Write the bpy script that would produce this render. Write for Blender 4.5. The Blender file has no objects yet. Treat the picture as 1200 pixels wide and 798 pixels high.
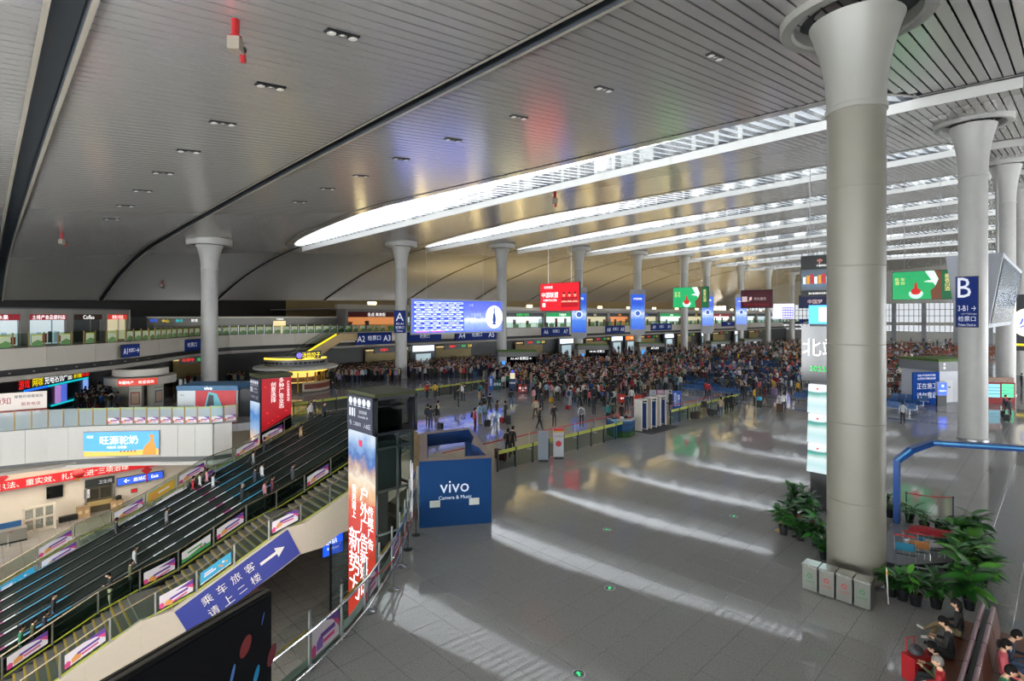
import bpy, bmesh, math, random
import numpy as np
from math import sin, cos, pi, radians, atan2, hypot, sqrt
from mathutils import Vector, Matrix
from mathutils.geometry import tessellate_polygon
rnd = random.Random(7)
S = bpy.context.scene
C = S.collection
# ---------------------------------------------------------------- camera, sky, exposure
FOC, HOR, EYE = 635.0, 370.0, 8.3            # focal length in px (1200 wide), horizon row, eye height in m
HEAD = math.atan(650/635)                     # hall axis X lies this much to the right of the view
FX, FY, RX, RY = cos(HEAD), sin(HEAD), sin(HEAD), -cos(HEAD)
cam = bpy.data.objects.new('camera', bpy.data.cameras.new('camera')); C.objects.link(cam)
cam.data.sensor_width = 36; cam.data.lens = FOC/1200*36
cam.data.shift_y = -(399-HOR)/1200
cam.data.clip_end = 800; cam.data.clip_start = .1
cam.location = (0, 0, EYE); cam.rotation_euler = (pi/2, 0, HEAD-pi/2)
S.camera = cam
w = bpy.data.worlds.new('overcast sky'); S.world = w; w.use_nodes = True
bgn = w.node_tree.nodes['Background']; bgn.inputs[0].default_value = (.93, .965, 1, 1); bgn.inputs[1].default_value = 16.0
S.view_settings.view_transform = 'Standard'; S.view_settings.look = 'None'
S.view_settings.exposure = 0.42; S.view_settings.gamma = 1
S.view_settings.use_curve_mapping = False
S.cycles.max_bounces = 9; S.cycles.diffuse_bounces = 4; S.cycles.glossy_bounces = 4; S.cycles.transparent_max_bounces = 16
S.cycles.sample_clamp_indirect = 2.5
S.cycles.caustics_reflective = False; S.cycles.caustics_refractive = False
# ---------------------------------------------------------------- helpers
def lin(h):
    h = h.lstrip('#'); r = []
    for i in (0, 2, 4):
        c = int(h[i:i+2], 16)/255; r.append(c/12.92 if c <= .04045 else ((c+.055)/1.055)**2.4)
    return (*r, 1)
MATS = {}
def mat(name, col='#888888', rough=.6, metal=0., emit=0., alpha=1., trans=0., noise=0., scale=8., bump=0., spec=.5, coat=0., emcol=None):
    """A procedural material: Principled, with optional noise in colour / relief."""
    if name in MATS: return MATS[name]
    m = bpy.data.materials.new(name); m.use_nodes = True; nt = m.node_tree; b = nt.nodes['Principled BSDF']
    c = lin(col) if isinstance(col, str) else col
    b.inputs['Base Color'].default_value = c; b.inputs['Roughness'].default_value = rough; b.inputs['Metallic'].default_value = metal
    b.inputs['Specular IOR Level'].default_value = spec; b.inputs['Coat Weight'].default_value = coat
    if emit: b.inputs['Emission Color'].default_value = lin(emcol) if emcol else c; b.inputs['Emission Strength'].default_value = emit*.74
    if alpha < 1: b.inputs['Alpha'].default_value = alpha
    if trans: b.inputs['Transmission Weight'].default_value = trans
    if noise or bump:
        tc = nt.nodes.new('ShaderNodeTexCoord'); nz = nt.nodes.new('ShaderNodeTexNoise'); nz.inputs['Scale'].default_value = scale; nz.inputs['Detail'].default_value = 4
        nt.links.new(tc.outputs['Object'], nz.inputs['Vector'])
        if noise:
            mx = nt.nodes.new('ShaderNodeMixRGB'); mx.blend_type = 'MULTIPLY'; mx.inputs[0].default_value = 1; mx.inputs[1].default_value = c
            rp = nt.nodes.new('ShaderNodeValToRGB'); rp.color_ramp.elements[0].position = .3; rp.color_ramp.elements[1].position = .7
            rp.color_ramp.elements[0].color = (1-noise,)*3+(1,); rp.color_ramp.elements[1].color = (1, 1, 1, 1)
            nt.links.new(nz.outputs['Fac'], rp.inputs[0]); nt.links.new(rp.outputs[0], mx.inputs[2]); nt.links.new(mx.outputs[0], b.inputs['Base Color'])
        if bump:
            bp = nt.nodes.new('ShaderNodeBump'); bp.inputs['Strength'].default_value = bump; bp.inputs['Distance'].default_value = .02
            nt.links.new(nz.outputs['Fac'], bp.inputs['Height']); nt.links.new(bp.outputs[0], b.inputs['Normal'])
    MATS[name] = m; return m
def glassy(name, tint='#cfe3dc', opacity=.2, rough=.05, thru=1., gloss=0.):
    """Architectural glass: clear with a tint plus a mirror coat (cheap to render, no caustics)."""
    if name in MATS: return MATS[name]
    m = bpy.data.materials.new(name); m.use_nodes = True; nt = m.node_tree; nt.nodes.clear()
    o = nt.nodes.new('ShaderNodeOutputMaterial'); t = nt.nodes.new('ShaderNodeBsdfTransparent'); g = nt.nodes.new('ShaderNodeBsdfGlossy'); d = nt.nodes.new('ShaderNodeBsdfDiffuse')
    t.inputs[0].default_value = (*[(.72+.28*x)*thru for x in lin(tint)[:3]], 1); g.inputs['Roughness'].default_value = rough; d.inputs[0].default_value = lin(tint)
    a = nt.nodes.new('ShaderNodeMixShader'); b = nt.nodes.new('ShaderNodeMixShader'); a.inputs[0].default_value = opacity*.55
    nt.links.new(t.outputs[0], a.inputs[1]); nt.links.new(d.outputs[0], a.inputs[2])
    b.inputs[0].default_value = gloss; nt.links.new(a.outputs[0], b.inputs[1]); nt.links.new(g.outputs[0], b.inputs[2]); nt.links.new((b if gloss else (a if opacity > .3 else t)).outputs[0], o.inputs[0])
    MATS[name] = m; return m
class MB:
    """Collects faces for ONE mesh."""
    def __init__(s): s.v = []; s.f = []; s.m = []; s.smooth = False; s.angle = radians(40)
    def add(s, vs, fs, m=0):
        o = len(s.v); s.v += [tuple(p) for p in vs]; s.f += [tuple(i+o for i in f) for f in fs]; s.m += [m]*len(fs); return s
    def box(s, x0, x1, y0, y1, z0, z1, m=0):
        return s.add([(x0,y0,z0),(x1,y0,z0),(x1,y1,z0),(x0,y1,z0),(x0,y0,z1),(x1,y0,z1),(x1,y1,z1),(x0,y1,z1)],
            [(0,3,2,1),(4,5,6,7),(0,1,5,4),(1,2,6,5),(2,3,7,6),(3,0,4,7)], m)
    def cbox(s, c, sz, rz=0, m=0, rx=0, ry=0):
        M = Matrix.Rotation(rz,3,'Z') @ Matrix.Rotation(ry,3,'Y') @ Matrix.Rotation(rx,3,'X'); hx,hy,hz = sz[0]/2,sz[1]/2,sz[2]/2
        vs = [M @ Vector(p) + Vector(c) for p in ((-hx,-hy,-hz),(hx,-hy,-hz),(hx,hy,-hz),(-hx,hy,-hz),(-hx,-hy,hz),(hx,-hy,hz),(hx,hy,hz),(-hx,hy,hz))]
        return s.add(vs, [(0,3,2,1),(4,5,6,7),(0,1,5,4),(1,2,6,5),(2,3,7,6),(3,0,4,7)], m)
    def face(s, pts, m=0): return s.add(pts, [tuple(range(len(pts)))], m)
    def prism(s, pts, z0, z1, m=0, caps=True):
        n = len(pts); vs = [(x,y,z0) for x,y in pts]+[(x,y,z1) for x,y in pts]
        fs = [(i,(i+1)%n,n+(i+1)%n,n+i) for i in range(n)]
        if caps: fs += [tuple(range(n-1,-1,-1)), tuple(range(n,2*n))]
        return s.add(vs, fs, m)
    def prismy(s, pts, y0, y1, m=0):
        """polygon in XZ extruded along Y"""
        n = len(pts); vs = [(x,y0,z) for x,z in pts]+[(x,y1,z) for x,z in pts]
        tri = [tuple(t) for t in tessellate_polygon([[Vector((x,z,0)) for x,z in pts]])]
        fs = [(i,(i+1)%n,n+(i+1)%n,n+i) for i in range(n)]+[t for t in tri]+[tuple(n+i for i in t[::-1]) for t in tri]
        return s.add(vs, fs, m)
    def sweep(s, pts, prof, m=0, closed=False, up=Vector((0,0,1))):
        """profile (side, up) swept along a polyline, sides kept vertical"""
        P = [Vector(p) for p in pts]; n = len(P); k = len(prof); vs = []
        for i in range(n):
            d = (P[min(i+1,n-1)]-P[max(i-1,0)]).normalized(); sd = d.cross(up); sd = sd.normalized() if sd.length > 1e-6 else Vector((1,0,0)); u = sd.cross(d)
            vs += [P[i]+sd*a+u*b for a,b in prof]
        fs = []
        for i in range(n-1):
            for j in range(k if closed else k-1): fs.append((i*k+j, i*k+(j+1)%k, (i+1)*k+(j+1)%k, (i+1)*k+j))
        if closed: fs += [tuple(range(k-1,-1,-1)), tuple((n-1)*k+j for j in range(k))]
        return s.add(vs, fs, m)
    def tube(s, pts, r, n=6, m=0):
        P = [Vector(p) for p in pts]; d = P[-1]-P[0]
        up = Vector((0,0,1)) if abs(d.normalized().z) < .9 else Vector((1,.02,0))
        return s.sweep(P, [(r*cos(2*pi*j/n), r*sin(2*pi*j/n)) for j in range(n)], m, True, up)
    def lathe(s, prof, n=24, c=(0,0,0), m=0, a0=0, a1=2*pi):
        full = abs(a1-a0-2*pi) < 1e-6; k = n if full else n+1; L = len(prof)
        vs = [(c[0]+r*cos(a0+(a1-a0)*j/n), c[1]+r*sin(a0+(a1-a0)*j/n), c[2]+z) for r,z in prof for j in range(k)]
        fs = [(i*k+j, i*k+(j+1)%k, (i+1)*k+(j+1)%k, (i+1)*k+j) for i in range(L-1) for j in range(n)]
        return s.add(vs, fs, m)
    def ell(s, c, r, nu=10, nv=7, m=0, rz=0, rx=0):
        M = Matrix.Rotation(rz,3,'Z') @ Matrix.Rotation(rx,3,'X'); vs = []; fs = []
        for i in range(nv+1):
            t = pi*i/nv
            for j in range(nu): a = 2*pi*j/nu; vs.append(M @ Vector((r[0]*sin(t)*cos(a), r[1]*sin(t)*sin(a), r[2]*cos(t))) + Vector(c))
        for i in range(nv):
            for j in range(nu): fs.append((i*nu+j, (i+1)*nu+j, (i+1)*nu+(j+1)%nu, i*nu+(j+1)%nu))
        return s.add(vs, fs, m)
    def mesh(s, name, mats):
        me = bpy.data.meshes.new(name); me.from_pydata(s.v, [], s.f)
        for x in (mats if isinstance(mats, (list, tuple)) else [mats]): me.materials.append(x)
        if any(s.m): me.polygons.foreach_set('material_index', s.m)
        if s.smooth:
            me.polygons.foreach_set('use_smooth', [True]*len(me.polygons)); me.set_sharp_from_angle(angle=s.angle)
        me.update(); return me
    def build(s, name, mats, parent=None, loc=(0,0,0), rz=0):
        return put(name, s.mesh(name, mats), parent, loc, rz)
def put(name, me, parent=None, loc=(0,0,0), rz=0):
    o = bpy.data.objects.new(name, me); C.objects.link(o); o.location = loc
    if rz: o.rotation_euler = (0,0,rz)
    if parent is not None: o.parent = parent
    return o
def tag(o, label=None, cat=None, group=None, kind=None):
    if label: o['label'] = label
    if cat: o['category'] = cat
    if group: o['group'] = group
    if kind: o['kind'] = kind
    return o
def thing(name, label, cat, loc=(0,0,0), rz=0, group=None, kind=None):
    o = bpy.data.objects.new(name, None); C.objects.link(o); o.location = loc; o.rotation_euler = (0,0,rz); o.empty_display_size = .2
    return tag(o, label, cat, group, kind)
KIDS = {}
def dup(root, loc=None, rz=None, label=None, group=None):
    """copy a thing with copies of its parts and sub-parts (shared mesh data)"""
    def kids(o):
        if o.name not in KIDS: KIDS[o.name] = [k.name for k in C.objects if k.parent == o]
        return [C.objects[k] for k in KIDS[o.name]]
    r = root.copy(); C.objects.link(r)
    if loc is not None: r.location = loc
    if rz is not None: r.rotation_euler = (0,0,rz)
    if label: r['label'] = label
    if group: r['group'] = group
    for k in kids(root):
        c = k.copy(); C.objects.link(c); c.parent = r
        for g in kids(k): d = g.copy(); C.objects.link(d); d.parent = c
    return r
TXT = {}
def tmesh(body, spacing=1.0, vertical=False):
    """flat lettering, 1 em high, centred on its own box, in the XZ plane facing -Y"""
    k = (body, spacing, vertical)
    if k in TXT: return TXT[k]
    cu = bpy.data.curves.new('lettering', 'FONT'); cu.body = '\n'.join(body) if vertical else body; cu.resolution_u = 2; cu.space_character = spacing; cu.space_line = .95
    o = bpy.data.objects.new('lettering', cu); me = o.to_mesh()
    vs = np.array([v.co for v in me.vertices]) if len(me.vertices) else np.zeros((1,3)); fs = [tuple(p.vertices) for p in me.polygons]; o.to_mesh_clear()
    bpy.data.objects.remove(o); lo, hi = vs.min(0), vs.max(0)
    TXT[k] = (vs-(lo+hi)/2, fs, hi-lo); return TXT[k]
def text_into(mb, body, x, z, h, y=0, m=0, wmax=None, shear=0, rot=0, vertical=False, bold=0.):
    """lettering h high (cap box) centred at x,z on the plane y (facing -y)"""
    vs, fs, dim = tmesh(body, 1.0, vertical); k = h/max(dim[1],1e-6)
    kx = k if not wmax or dim[0]*k <= wmax else wmax/dim[0]
    ca, sa = cos(rot), sin(rot); P = []
    for a,b,_ in vs:
        a, b = a*kx + shear*b*k, b*k; P.append((x+a*ca-b*sa, y, z+a*sa+b*ca))
    mb.add(P, fs, m)
    if bold:
        for dx in (-bold, bold): mb.add([(a+dx,b-.001,c) for a,b,c in P], fs, m)
    return mb
def lettering(parent, mt, items, y, name='lettering'):
    """items: (text, x, z, height[, wmax[, options]])"""
    mb = MB()
    for it in items:
        o = it[5] if len(it) > 5 else {}
        text_into(mb, it[0], it[1], it[2], it[3], y, 0, it[4] if len(it) > 4 else None, **o)
    return mb.build(name, mt, parent)
def ground(px, py, z=0.):
    """floor point seen at a photo pixel"""
    d = FOC*(EYE-z)/(py-HOR); r = (px-600)/FOC*d; return (FX*d+RX*r, FY*d+RY*r, z)
def atdepth(px, py, d):
    r = (px-600)/FOC*d; return (FX*d+RX*r, FY*d+RY*r, EYE-(py-HOR)*d/FOC)
def on_y(px, py, Y):
    t = (px-600)/FOC; d = Y/(FY+RY*t); return ((FX+RX*t)*d, Y, EYE-(py-HOR)*d/FOC)
def on_x(px, py, X):
    t = (px-600)/FOC; d = X/(FX+RX*t); return (X, (FY+RY*t)*d, EYE-(py-HOR)*d/FOC)
def depth(x, y): return FX*x+FY*y
def pixel(x, y, z):
    d = depth(x, y); return 600+FOC*(RX*x+RY*y)/d, HOR-FOC*(z-EYE)/d
CAMRZ = HEAD-pi/2        # a thing with its front on local -Y faces the camera at this turn
def em(name, col='#ffffff', k=1.0): return mat(name, col, .5, 0, k)
# ---------------------------------------------------------------- common materials
white_paint = mat('white paint', '#c9c8c2', .45, noise=.06, scale=3)
cream_panel = mat('cream wall panel', '#cfc5b4', .4, noise=.05, scale=2)
grey_panel = mat('grey wall panel', '#77766f', .5, noise=.08, scale=2)
dark_metal = mat('dark metal', '#1b1d20', .35, .4)
black = mat('black matt', '#0b0c0e', .5)
black_gloss = mat('black gloss', '#08090b', .12)
steel = mat('brushed steel', '#b6b8ba', .28, .95, noise=.12, scale=40)
chrome = mat('chrome tube', '#d6d8da', .15, 1.)
sign_blue = mat('sign blue', '#12296c', .7, emit=.1, spec=.2)
sign_white = mat('sign white', '#dfe4ee', .5, emit=.35)
green_glass = glassy('green tinted glass', '#7fb89a', .16, thru=.95)
clear_glass = glassy('clear glass', '#d8e6e2', .06)
red_rope = mat('red rope', '#a8121e', .5)
# ---------------------------------------------------------------- roof surface
_t5 = np.array([(-25,13.6),(1.5,15.9),(12.5,16.9),(20,18),(36,20.2),(49.5,21.7),(61,22.9),(80,24.9),(111,26.8),(136,27.9),(161,28.2),(186,27.8),(215,25.5),(235,23)])
_t62 = np.array([(-25,13.2),(1.4,15.2),(12.5,15.8),(16.8,16.0),(29,16.9),(40,17.9),(58.3,19.6),(77.5,20.7),(96.8,21.4),(116,21.8),(160,22.4),(200,22.0),(235,20.5)])
P5 = np.polyfit(_t5[:,0], _t5[:,1], 5); P62 = np.polyfit(_t62[:,0], _t62[:,1], 5)
def zroof(X, Y):
    a = np.polyval(P5, X); b = np.polyval(P62, X); u = (Y-5)/57
    if Y <= 62:
        if u < 0: return a + (.45*pi*.5)*u*.6 - .15*u*u
        return a+(b-a)*u + .45*sin(pi*u)*.5
    v = min((Y-62)/40, 1.05); ze = 9.9+.012*max(X,0)
    return b+(ze-b)*(.22*v+.78*v*v)
def xline(i, Y):
    """plan of the roof joints: 0,1 = dark slots, 2.. = skylight strips"""
    if i < 0: return -25.
    if i > 9: return 236.
    if i == 0: return 1.5
    if i == 1: return 12.5
    k = i-2; u = min(max((Y-5)/57, -1), 1.1); return 36+25*k+(29+19.4*k-36-25*k)*u
TIP0, TIP1 = 5.5, 66.5
def wsky(i, Y):
    if i < 2 or Y <= TIP0 or Y >= TIP1: return 0.
    w_ = np.interp(Y, [5,25,45,66.5], [3.3,5.2,7.4,7.4]); e = min(1, (TIP1-Y)/26); b = min(1, (Y-TIP0)/1.5); return w_*sqrt(e)*b
YS = [-32+1.5*k for k in range(int(134/1.5)+1)]
YEND = YS[-1]
ceil_white = mat('ceiling panel', '#f0ede8', .19, .58, spec=.5)
lip_mat = mat('ceiling lip', '#b5ae9f', .4, .2)
fascia_mat = mat('skylight fascia', '#d2d2ce', .5)
deck_mat = mat('dark roof void', '#0a0c10', .9)
ceiling = thing('ceiling', 'curved silver ceiling of narrow metal slats with long lens-shaped skylights', 'ceiling', kind='structure')
def gap_edges(i, Y):
    """x of the near panel's end and of the far panel's start at joint i"""
    L = xline(i, Y); wk = wsky(i, Y)
    if i in (0, 1): g = (.55 if i == 1 else .7); return L-g/2, L+g/2
    if i < 0 or i > 9: return L, L
    if wk > 0: return L-wk-1.1, L
    return L-.45, L
# slats
cand = []
for bay in range(-1, 10):
    y = -30.
    while y < 100:
        xa, xb = gap_edges(bay, y)[1]+.12, gap_edges(bay+1, y)[0]-.12
        if xb-xa > .5: cand.append((bay, y, xa, xb))
        y += .45
def slat(mb, y, xa, xb, h=.19):
    n = max(4, int((xb-xa)/2.2)); r = []
    for k in range(n+1):
        x = xa+(xb-xa)*k/n; z0, z1 = zroof(x, y-h), zroof(x, y+h)
        r.append([(x,y-h,z0+.06),(x,y-h,z0),(x,y+h,z1),(x,y+h,z1+.06)])
    vs = [p for q in r for p in q]
    return mb.add(vs, [(4*k+j, 4*k+j+1, 4*k+j+5, 4*k+j+4) for k in range(n) for j in range(3)])
def cdist(c):
    xm = (c[2]+c[3])/2; px, py = pixel(xm, c[1], zroof(xm, c[1])) if depth(xm, c[1]) > 1 else (9999, 9999)
    return (0 if -250 < px < 1450 and -200 < py < 420 else 1000)+hypot(xm, c[1])
order = sorted(range(len(cand)), key=lambda k: cdist(cand[k]))
far = MB()
for n_, k in enumerate(order):
    _, y, xa, xb = cand[k]
    if n_ < 290:
        b = MB(); b.smooth = True; b.angle = radians(30); slat(b, y, xa, xb).build('slat', ceil_white, ceiling)
    else: slat(far, y, xa, xb)
far.smooth = True; far.angle = radians(30)
tag(far.build('ceiling_slats', ceil_white, ceiling), kind='stuff')
# dark deck above, with the skylights left open
dk = MB()
for bay in range(-1, 10):
    for k in range(len(YS)-1):
        row = []
        for y in (YS[k], YS[k+1]):
            xa = xline(bay, y)+(.0 if bay >= 2 else 0); xb = xline(bay+1, y)-wsky(bay+1, y)
            row.append([(xa+(xb-xa)*j/6, y) for j in range(7)])
        for j in range(6):
            q = [row[0][j], row[0][j+1], row[1][j+1], row[1][j]]
            dk.face([(x, y, zroof(x, y)+1.0) for x, y in q])
dk.build('roof_deck', deck_mat, ceiling)
fin_mat = mat('white louvre', '#eceef0', .5)
_nt = fin_mat.node_tree; _b = _nt.nodes['Principled BSDF']; _t = _nt.nodes.new('ShaderNodeBsdfTranslucent'); _t.inputs[0].default_value = lin('#f2f4f6')
_x = _nt.nodes.new('ShaderNodeMixShader'); _x.inputs[0].default_value = .4; _nt.links.new(_b.outputs[0], _x.inputs[1]); _nt.links.new(_t.outputs[0], _x.inputs[2]); _nt.links.new(_x.outputs[0], _nt.nodes['Material Output'].inputs[0])
for i in range(0, 10):
    # lips of both panel ends, smooth strip before each skylight, its white far fascia
    lip = MB(); fas = MB()
    ys = [y for y in YS if y <= 100.5]
    for e in (0, 1):
        pts = [(gap_edges(i, y)[e], y, zroof(gap_edges(i, y)[e], y)) for y in ys]
        s_ = -1 if e == 0 else 1
        for k in range(len(pts)-1):
            a, b = pts[k], pts[k+1]
            lip.face([(a[0],a[1],a[2]-.05),(b[0],b[1],b[2]-.05),(b[0]+s_*.14,b[1],b[2]-.05),(a[0]+s_*.14,a[1],a[2]-.05)])
            lip.face([(a[0],a[1],a[2]-.05),(b[0],b[1],b[2]-.05),(b[0],b[1],b[2]+1.0),(a[0],a[1],a[2]+1.0)], 1)
    lip.build('ceiling_lip', [lip_mat, mat('slot side', '#3b4046', .6)], ceiling)
    if i < 2:
        sp_ = MB()
        for y0, y1 in zip(ys[:-1], ys[1:]):
            q = [(gap_edges(i, y)[0], gap_edges(i, y)[1], y, zroof(xline(i, y), y)+.45) for y in (y0, y1)]
            sp_.face([(q[0][0],q[0][2],q[0][3]),(q[0][1],q[0][2],q[0][3]),(q[1][1],q[1][2],q[1][3]),(q[1][0],q[1][2],q[1][3])])
        sp_.build('slot_panel', mat('slot panel blue grey', '#6f7a86', .5), ceiling)
    if i >= 2:
        ds = [TIP0-4, TIP0-2, TIP0]+[TIP0+.3+k*.75 for k in range(int((TIP1-TIP0-.4)/.75)+1)]+[TIP1]
        sm = MB(); sm.smooth = True
        for y0, y1 in zip(ds[:-1], ds[1:]):
            q = []
            for y in (y0, y1):
                L = xline(i, y); wk = wsky(i, y); x0 = min(gap_edges(i, y)[0]+.12, L-wk-.2) ; q.append((x0, L-wk, L, y))
            a, b = q
            sm.face([(a[0],a[3],zroof(a[0],a[3])), (a[1],a[3],zroof(a[1],a[3])), (b[1],b[3],zroof(b[1],b[3])), (b[0],b[3],zroof(b[0],b[3]))])
            fas.face([(a[2],a[3],zroof(a[2],a[3])-.6), (b[2],b[3],zroof(b[2],b[3])-.6), (b[2],b[3],zroof(b[2],b[3])+1.05), (a[2],a[3],zroof(a[2],a[3])+1.05)])
            fas.face([(a[2],a[3],zroof(a[2],a[3])-.6), (b[2],b[3],zroof(b[2],b[3])-.6), (b[2]+.4,b[3],zroof(b[2],b[3])-.0), (a[2]+.4,a[3],zroof(a[2],a[3])-.0)])
            if a[1] < a[2]:
                fas.face([(a[1],a[3],zroof(a[1],a[3])), (b[1],b[3],zroof(b[1],b[3])), (b[1],b[3],zroof(b[1],b[3])+1.05), (a[1],a[3],zroof(a[1],a[3])+1.05)])
        sm.build('smooth_strip', ceil_white, ceiling); fas.build('skylight_fascia', fascia_mat, ceiling)
        fin = MB()
        y = TIP0+.4
        while y < TIP1-.3:
            L = xline(i, y); wk = wsky(i, y)
            if wk > .25:
                a, b = L-wk, L; n = 2
                pa, pb = (a, y, zroof(a, y)+.0), (b, y, zroof(b, y)+.0)
                fin.add([(pa[0],y-.34,pa[2]),(pb[0],y-.34,pb[2]),(pb[0],y+.3,pb[2]+.2),(pa[0],y+.3,pa[2]+.2),
                         (pa[0],y-.33,pa[2]+.04),(pb[0],y-.33,pb[2]+.04),(pb[0],y+.31,pb[2]+.24),(pa[0],y+.31,pa[2]+.24)],
                        [(0,1,2,3),(7,6,5,4),(0,4,5,1),(3,2,6,7)])
            y += .75
        tag(fin.build('skylight_louvres', fin_mat, ceiling), kind='stuff')
        gl = MB()
        for k in range(len(YS)-1):
            y0, y1 = YS[k], YS[k+1]
            if y1 <= TIP0 or y0 >= TIP1: continue
            r = [(xline(i, y)-wsky(i, y), xline(i, y), y) for y in (max(y0,TIP0+.01), min(y1,TIP1-.01))]
            gl.face([(r[0][0]-.1,r[0][2],zroof(r[0][0],r[0][2])+1.03),(r[0][1]+.1,r[0][2],zroof(r[0][1],r[0][2])+1.03),(r[1][1]+.1,r[1][2],zroof(r[1][1],r[1][2])+1.03),(r[1][0]-.1,r[1][2],zroof(r[1][0],r[1][2])+1.03)])
        gl.build('skylight_glass', glassy('skylight glass', '#eef4fa', .12, thru=.25), ceiling)
# ---------------------------------------------------------------- main floor, void, tiles
VOID = [(-14,52.3),(.87,52.16),(3.56,51.4),(7.27,49.15),(10.98,45.95),(12.6,44.7),(14.6,44.6),(17.4,44.6),(17.4,42.2),(18.6,42.2),(18.6,28.0),(16.6,24.6),(15.6,22.6),(14.2,21.2),(13.16,20.18),(12.2,18.8),(10.91,17.2),(9.7,15.85),(8.19,14.53),(7.25,13.68),(6.08,12.95),(5.0,12.37),(2.2,11.2),(-2,10.4),(-14,10.0)]
def inside(x, y, poly):
    r = False; n = len(poly)
    for i in range(n):
        (x0,y0),(x1,y1) = poly[i], poly[(i+1)%n]
        if (y0 > y) != (y1 > y) and x < (x1-x0)*(y-y0)/(y1-y0)+x0: r = not r
    return r
def floor_mat(name, c1, c2, joint, rough, tiles=True, bump=.05):
    m = bpy.data.materials.new(name); m.use_nodes = True; nt = m.node_tree; b = nt.nodes['Principled BSDF']; N = nt.nodes.new; L = nt.links.new
    tc = N('ShaderNodeTexCoord'); nz = N('ShaderNodeTexNoise'); nz.inputs['Scale'].default_value = 22; nz.inputs['Detail'].default_value = 6; nz.inputs['Roughness'].default_value = .8
    L(tc.outputs['Object'], nz.inputs['Vector']); rp = N('ShaderNodeValToRGB'); rp.color_ramp.elements[0].position = .35; rp.color_ramp.elements[1].position = .65
    rp.color_ramp.elements[0].color = lin(c1); rp.color_ramp.elements[1].color = lin(c2); L(nz.outputs['Fac'], rp.inputs[0]); col = rp.outputs[0]
    n2 = N('ShaderNodeTexNoise'); n2.inputs['Scale'].default_value = .35; L(tc.outputs['Object'], n2.inputs['Vector'])
    mr = N('ShaderNodeMapRange'); mr.inputs['To Min'].default_value = rough*.7; mr.inputs['To Max'].default_value = rough*1.5; L(n2.outputs['Fac'], mr.inputs[0]); L(mr.outputs[0], b.inputs['Roughness'])
    if tiles:
        br = N('ShaderNodeTexBrick'); br.offset = 0; br.inputs['Scale'].default_value = 1; br.inputs['Brick Width'].default_value = 1; br.inputs['Row Height'].default_value = 1
        br.inputs['Mortar Size'].default_value = .008; br.inputs['Color1'].default_value = (1,1,1,1); br.inputs['Color2'].default_value = (.93,.93,.93,1); br.inputs['Mortar'].default_value = lin(joint)
        L(tc.outputs['Object'], br.inputs['Vector']); mx = N('ShaderNodeMixRGB'); mx.blend_type = 'MULTIPLY'; mx.inputs[0].default_value = 1; L(col, mx.inputs[1]); L(br.outputs[0], mx.inputs[2]); col = mx.outputs[0]
    L(col, b.inputs['Base Color']); b.inputs['Specular IOR Level'].default_value = .27
    bp = N('ShaderNodeBump'); bp.inputs['Strength'].default_value = bump; bp.inputs['Distance'].default_value = .01
    n3 = N('ShaderNodeTexNoise'); n3.inputs['Scale'].default_value = .9; L(tc.outputs['Object'], n3.inputs['Vector']); L(n3.outputs['Fac'], bp.inputs['Height']); L(bp.outputs[0], b.inputs['Normal'])
    MATS[name] = m; return m
terrazzo = floor_mat('polished grey tile floor', '#7f7d7c', '#a3a19e', '#707070', .04)
tile_mat = floor_mat('polished grey tile', '#7f7d7c', '#a3a19e', '#555555', .04, tiles=False)
floor = MB()
outer = [(-14,-32),(236,-32),(236,101),(-14,101)]
# one polygon with a notch: the void opens to the left edge of the slab
ring = [(-14,-32),(236,-32),(236,101),(-14,101)]+VOID
tri = tessellate_polygon([[Vector((x,y,0)) for x,y in ring]]); n = len(ring)
floor.add([(x,y,-.004) for x,y in ring]+[(x,y,-.6) for x,y in ring], [tuple(t) for t in tri]+[tuple(n+i for i in t[::-1]) for t in tri]+[(i,(i+1)%n,n+(i+1)%n,n+i) for i in range(n)])
fl = floor.build('floor', terrazzo); tag(fl, 'polished grey tiled floor of the waiting hall', 'floor', kind='structure')
bt = MB(); bt.add([(-.494,-.494,0),(.494,-.494,0),(.494,.494,0),(-.494,.494,0),(-.497,-.497,-.003),(.497,-.497,-.003),(.497,.497,-.003),(-.497,.497,-.003)], [(0,1,2,3),(0,4,5,1),(1,5,6,2),(2,6,7,3),(3,7,4,0)])
tme = bt.mesh('tile', tile_mat)
tl = []
for ix in range(-2, 60):
    for iy in range(-2, 45):
        x, y = ix+.5, iy+.5
        if depth(x, y) < 5: continue
        px, py = pixel(x, y, 0)
        if -30 < px < 1240 and py < 840 and not any(inside(x+a, y+b, VOID) for a in (-.55,.55) for b in (-.55,.55)): tl.append((depth(x,y), x, y))
tl.sort(); strip_t = MB()
for k, (d, x, y) in enumerate(tl):
    if k < 300: put('tile', tme, fl, (x, y, 0))
    elif d < 42: strip_t.add([(x+a, y+b, c) for a,b,c in ((-.494,-.494,0),(.494,-.494,0),(.494,.494,0),(-.494,.494,0),(-.497,-.497,-.003),(.497,-.497,-.003),(.497,.497,-.003),(-.497,.497,-.003))], [(0,1,2,3),(0,4,5,1),(1,5,6,2),(2,6,7,3),(3,7,4,0)])
tag(strip_t.build('floor_tiles', tile_mat, fl), kind='stuff')
# dark inlay bands in the floor
for (a, b) in ((ground(838,456), ground(1200,486)), (ground(690,448), ground(960,463))): pass
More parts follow.
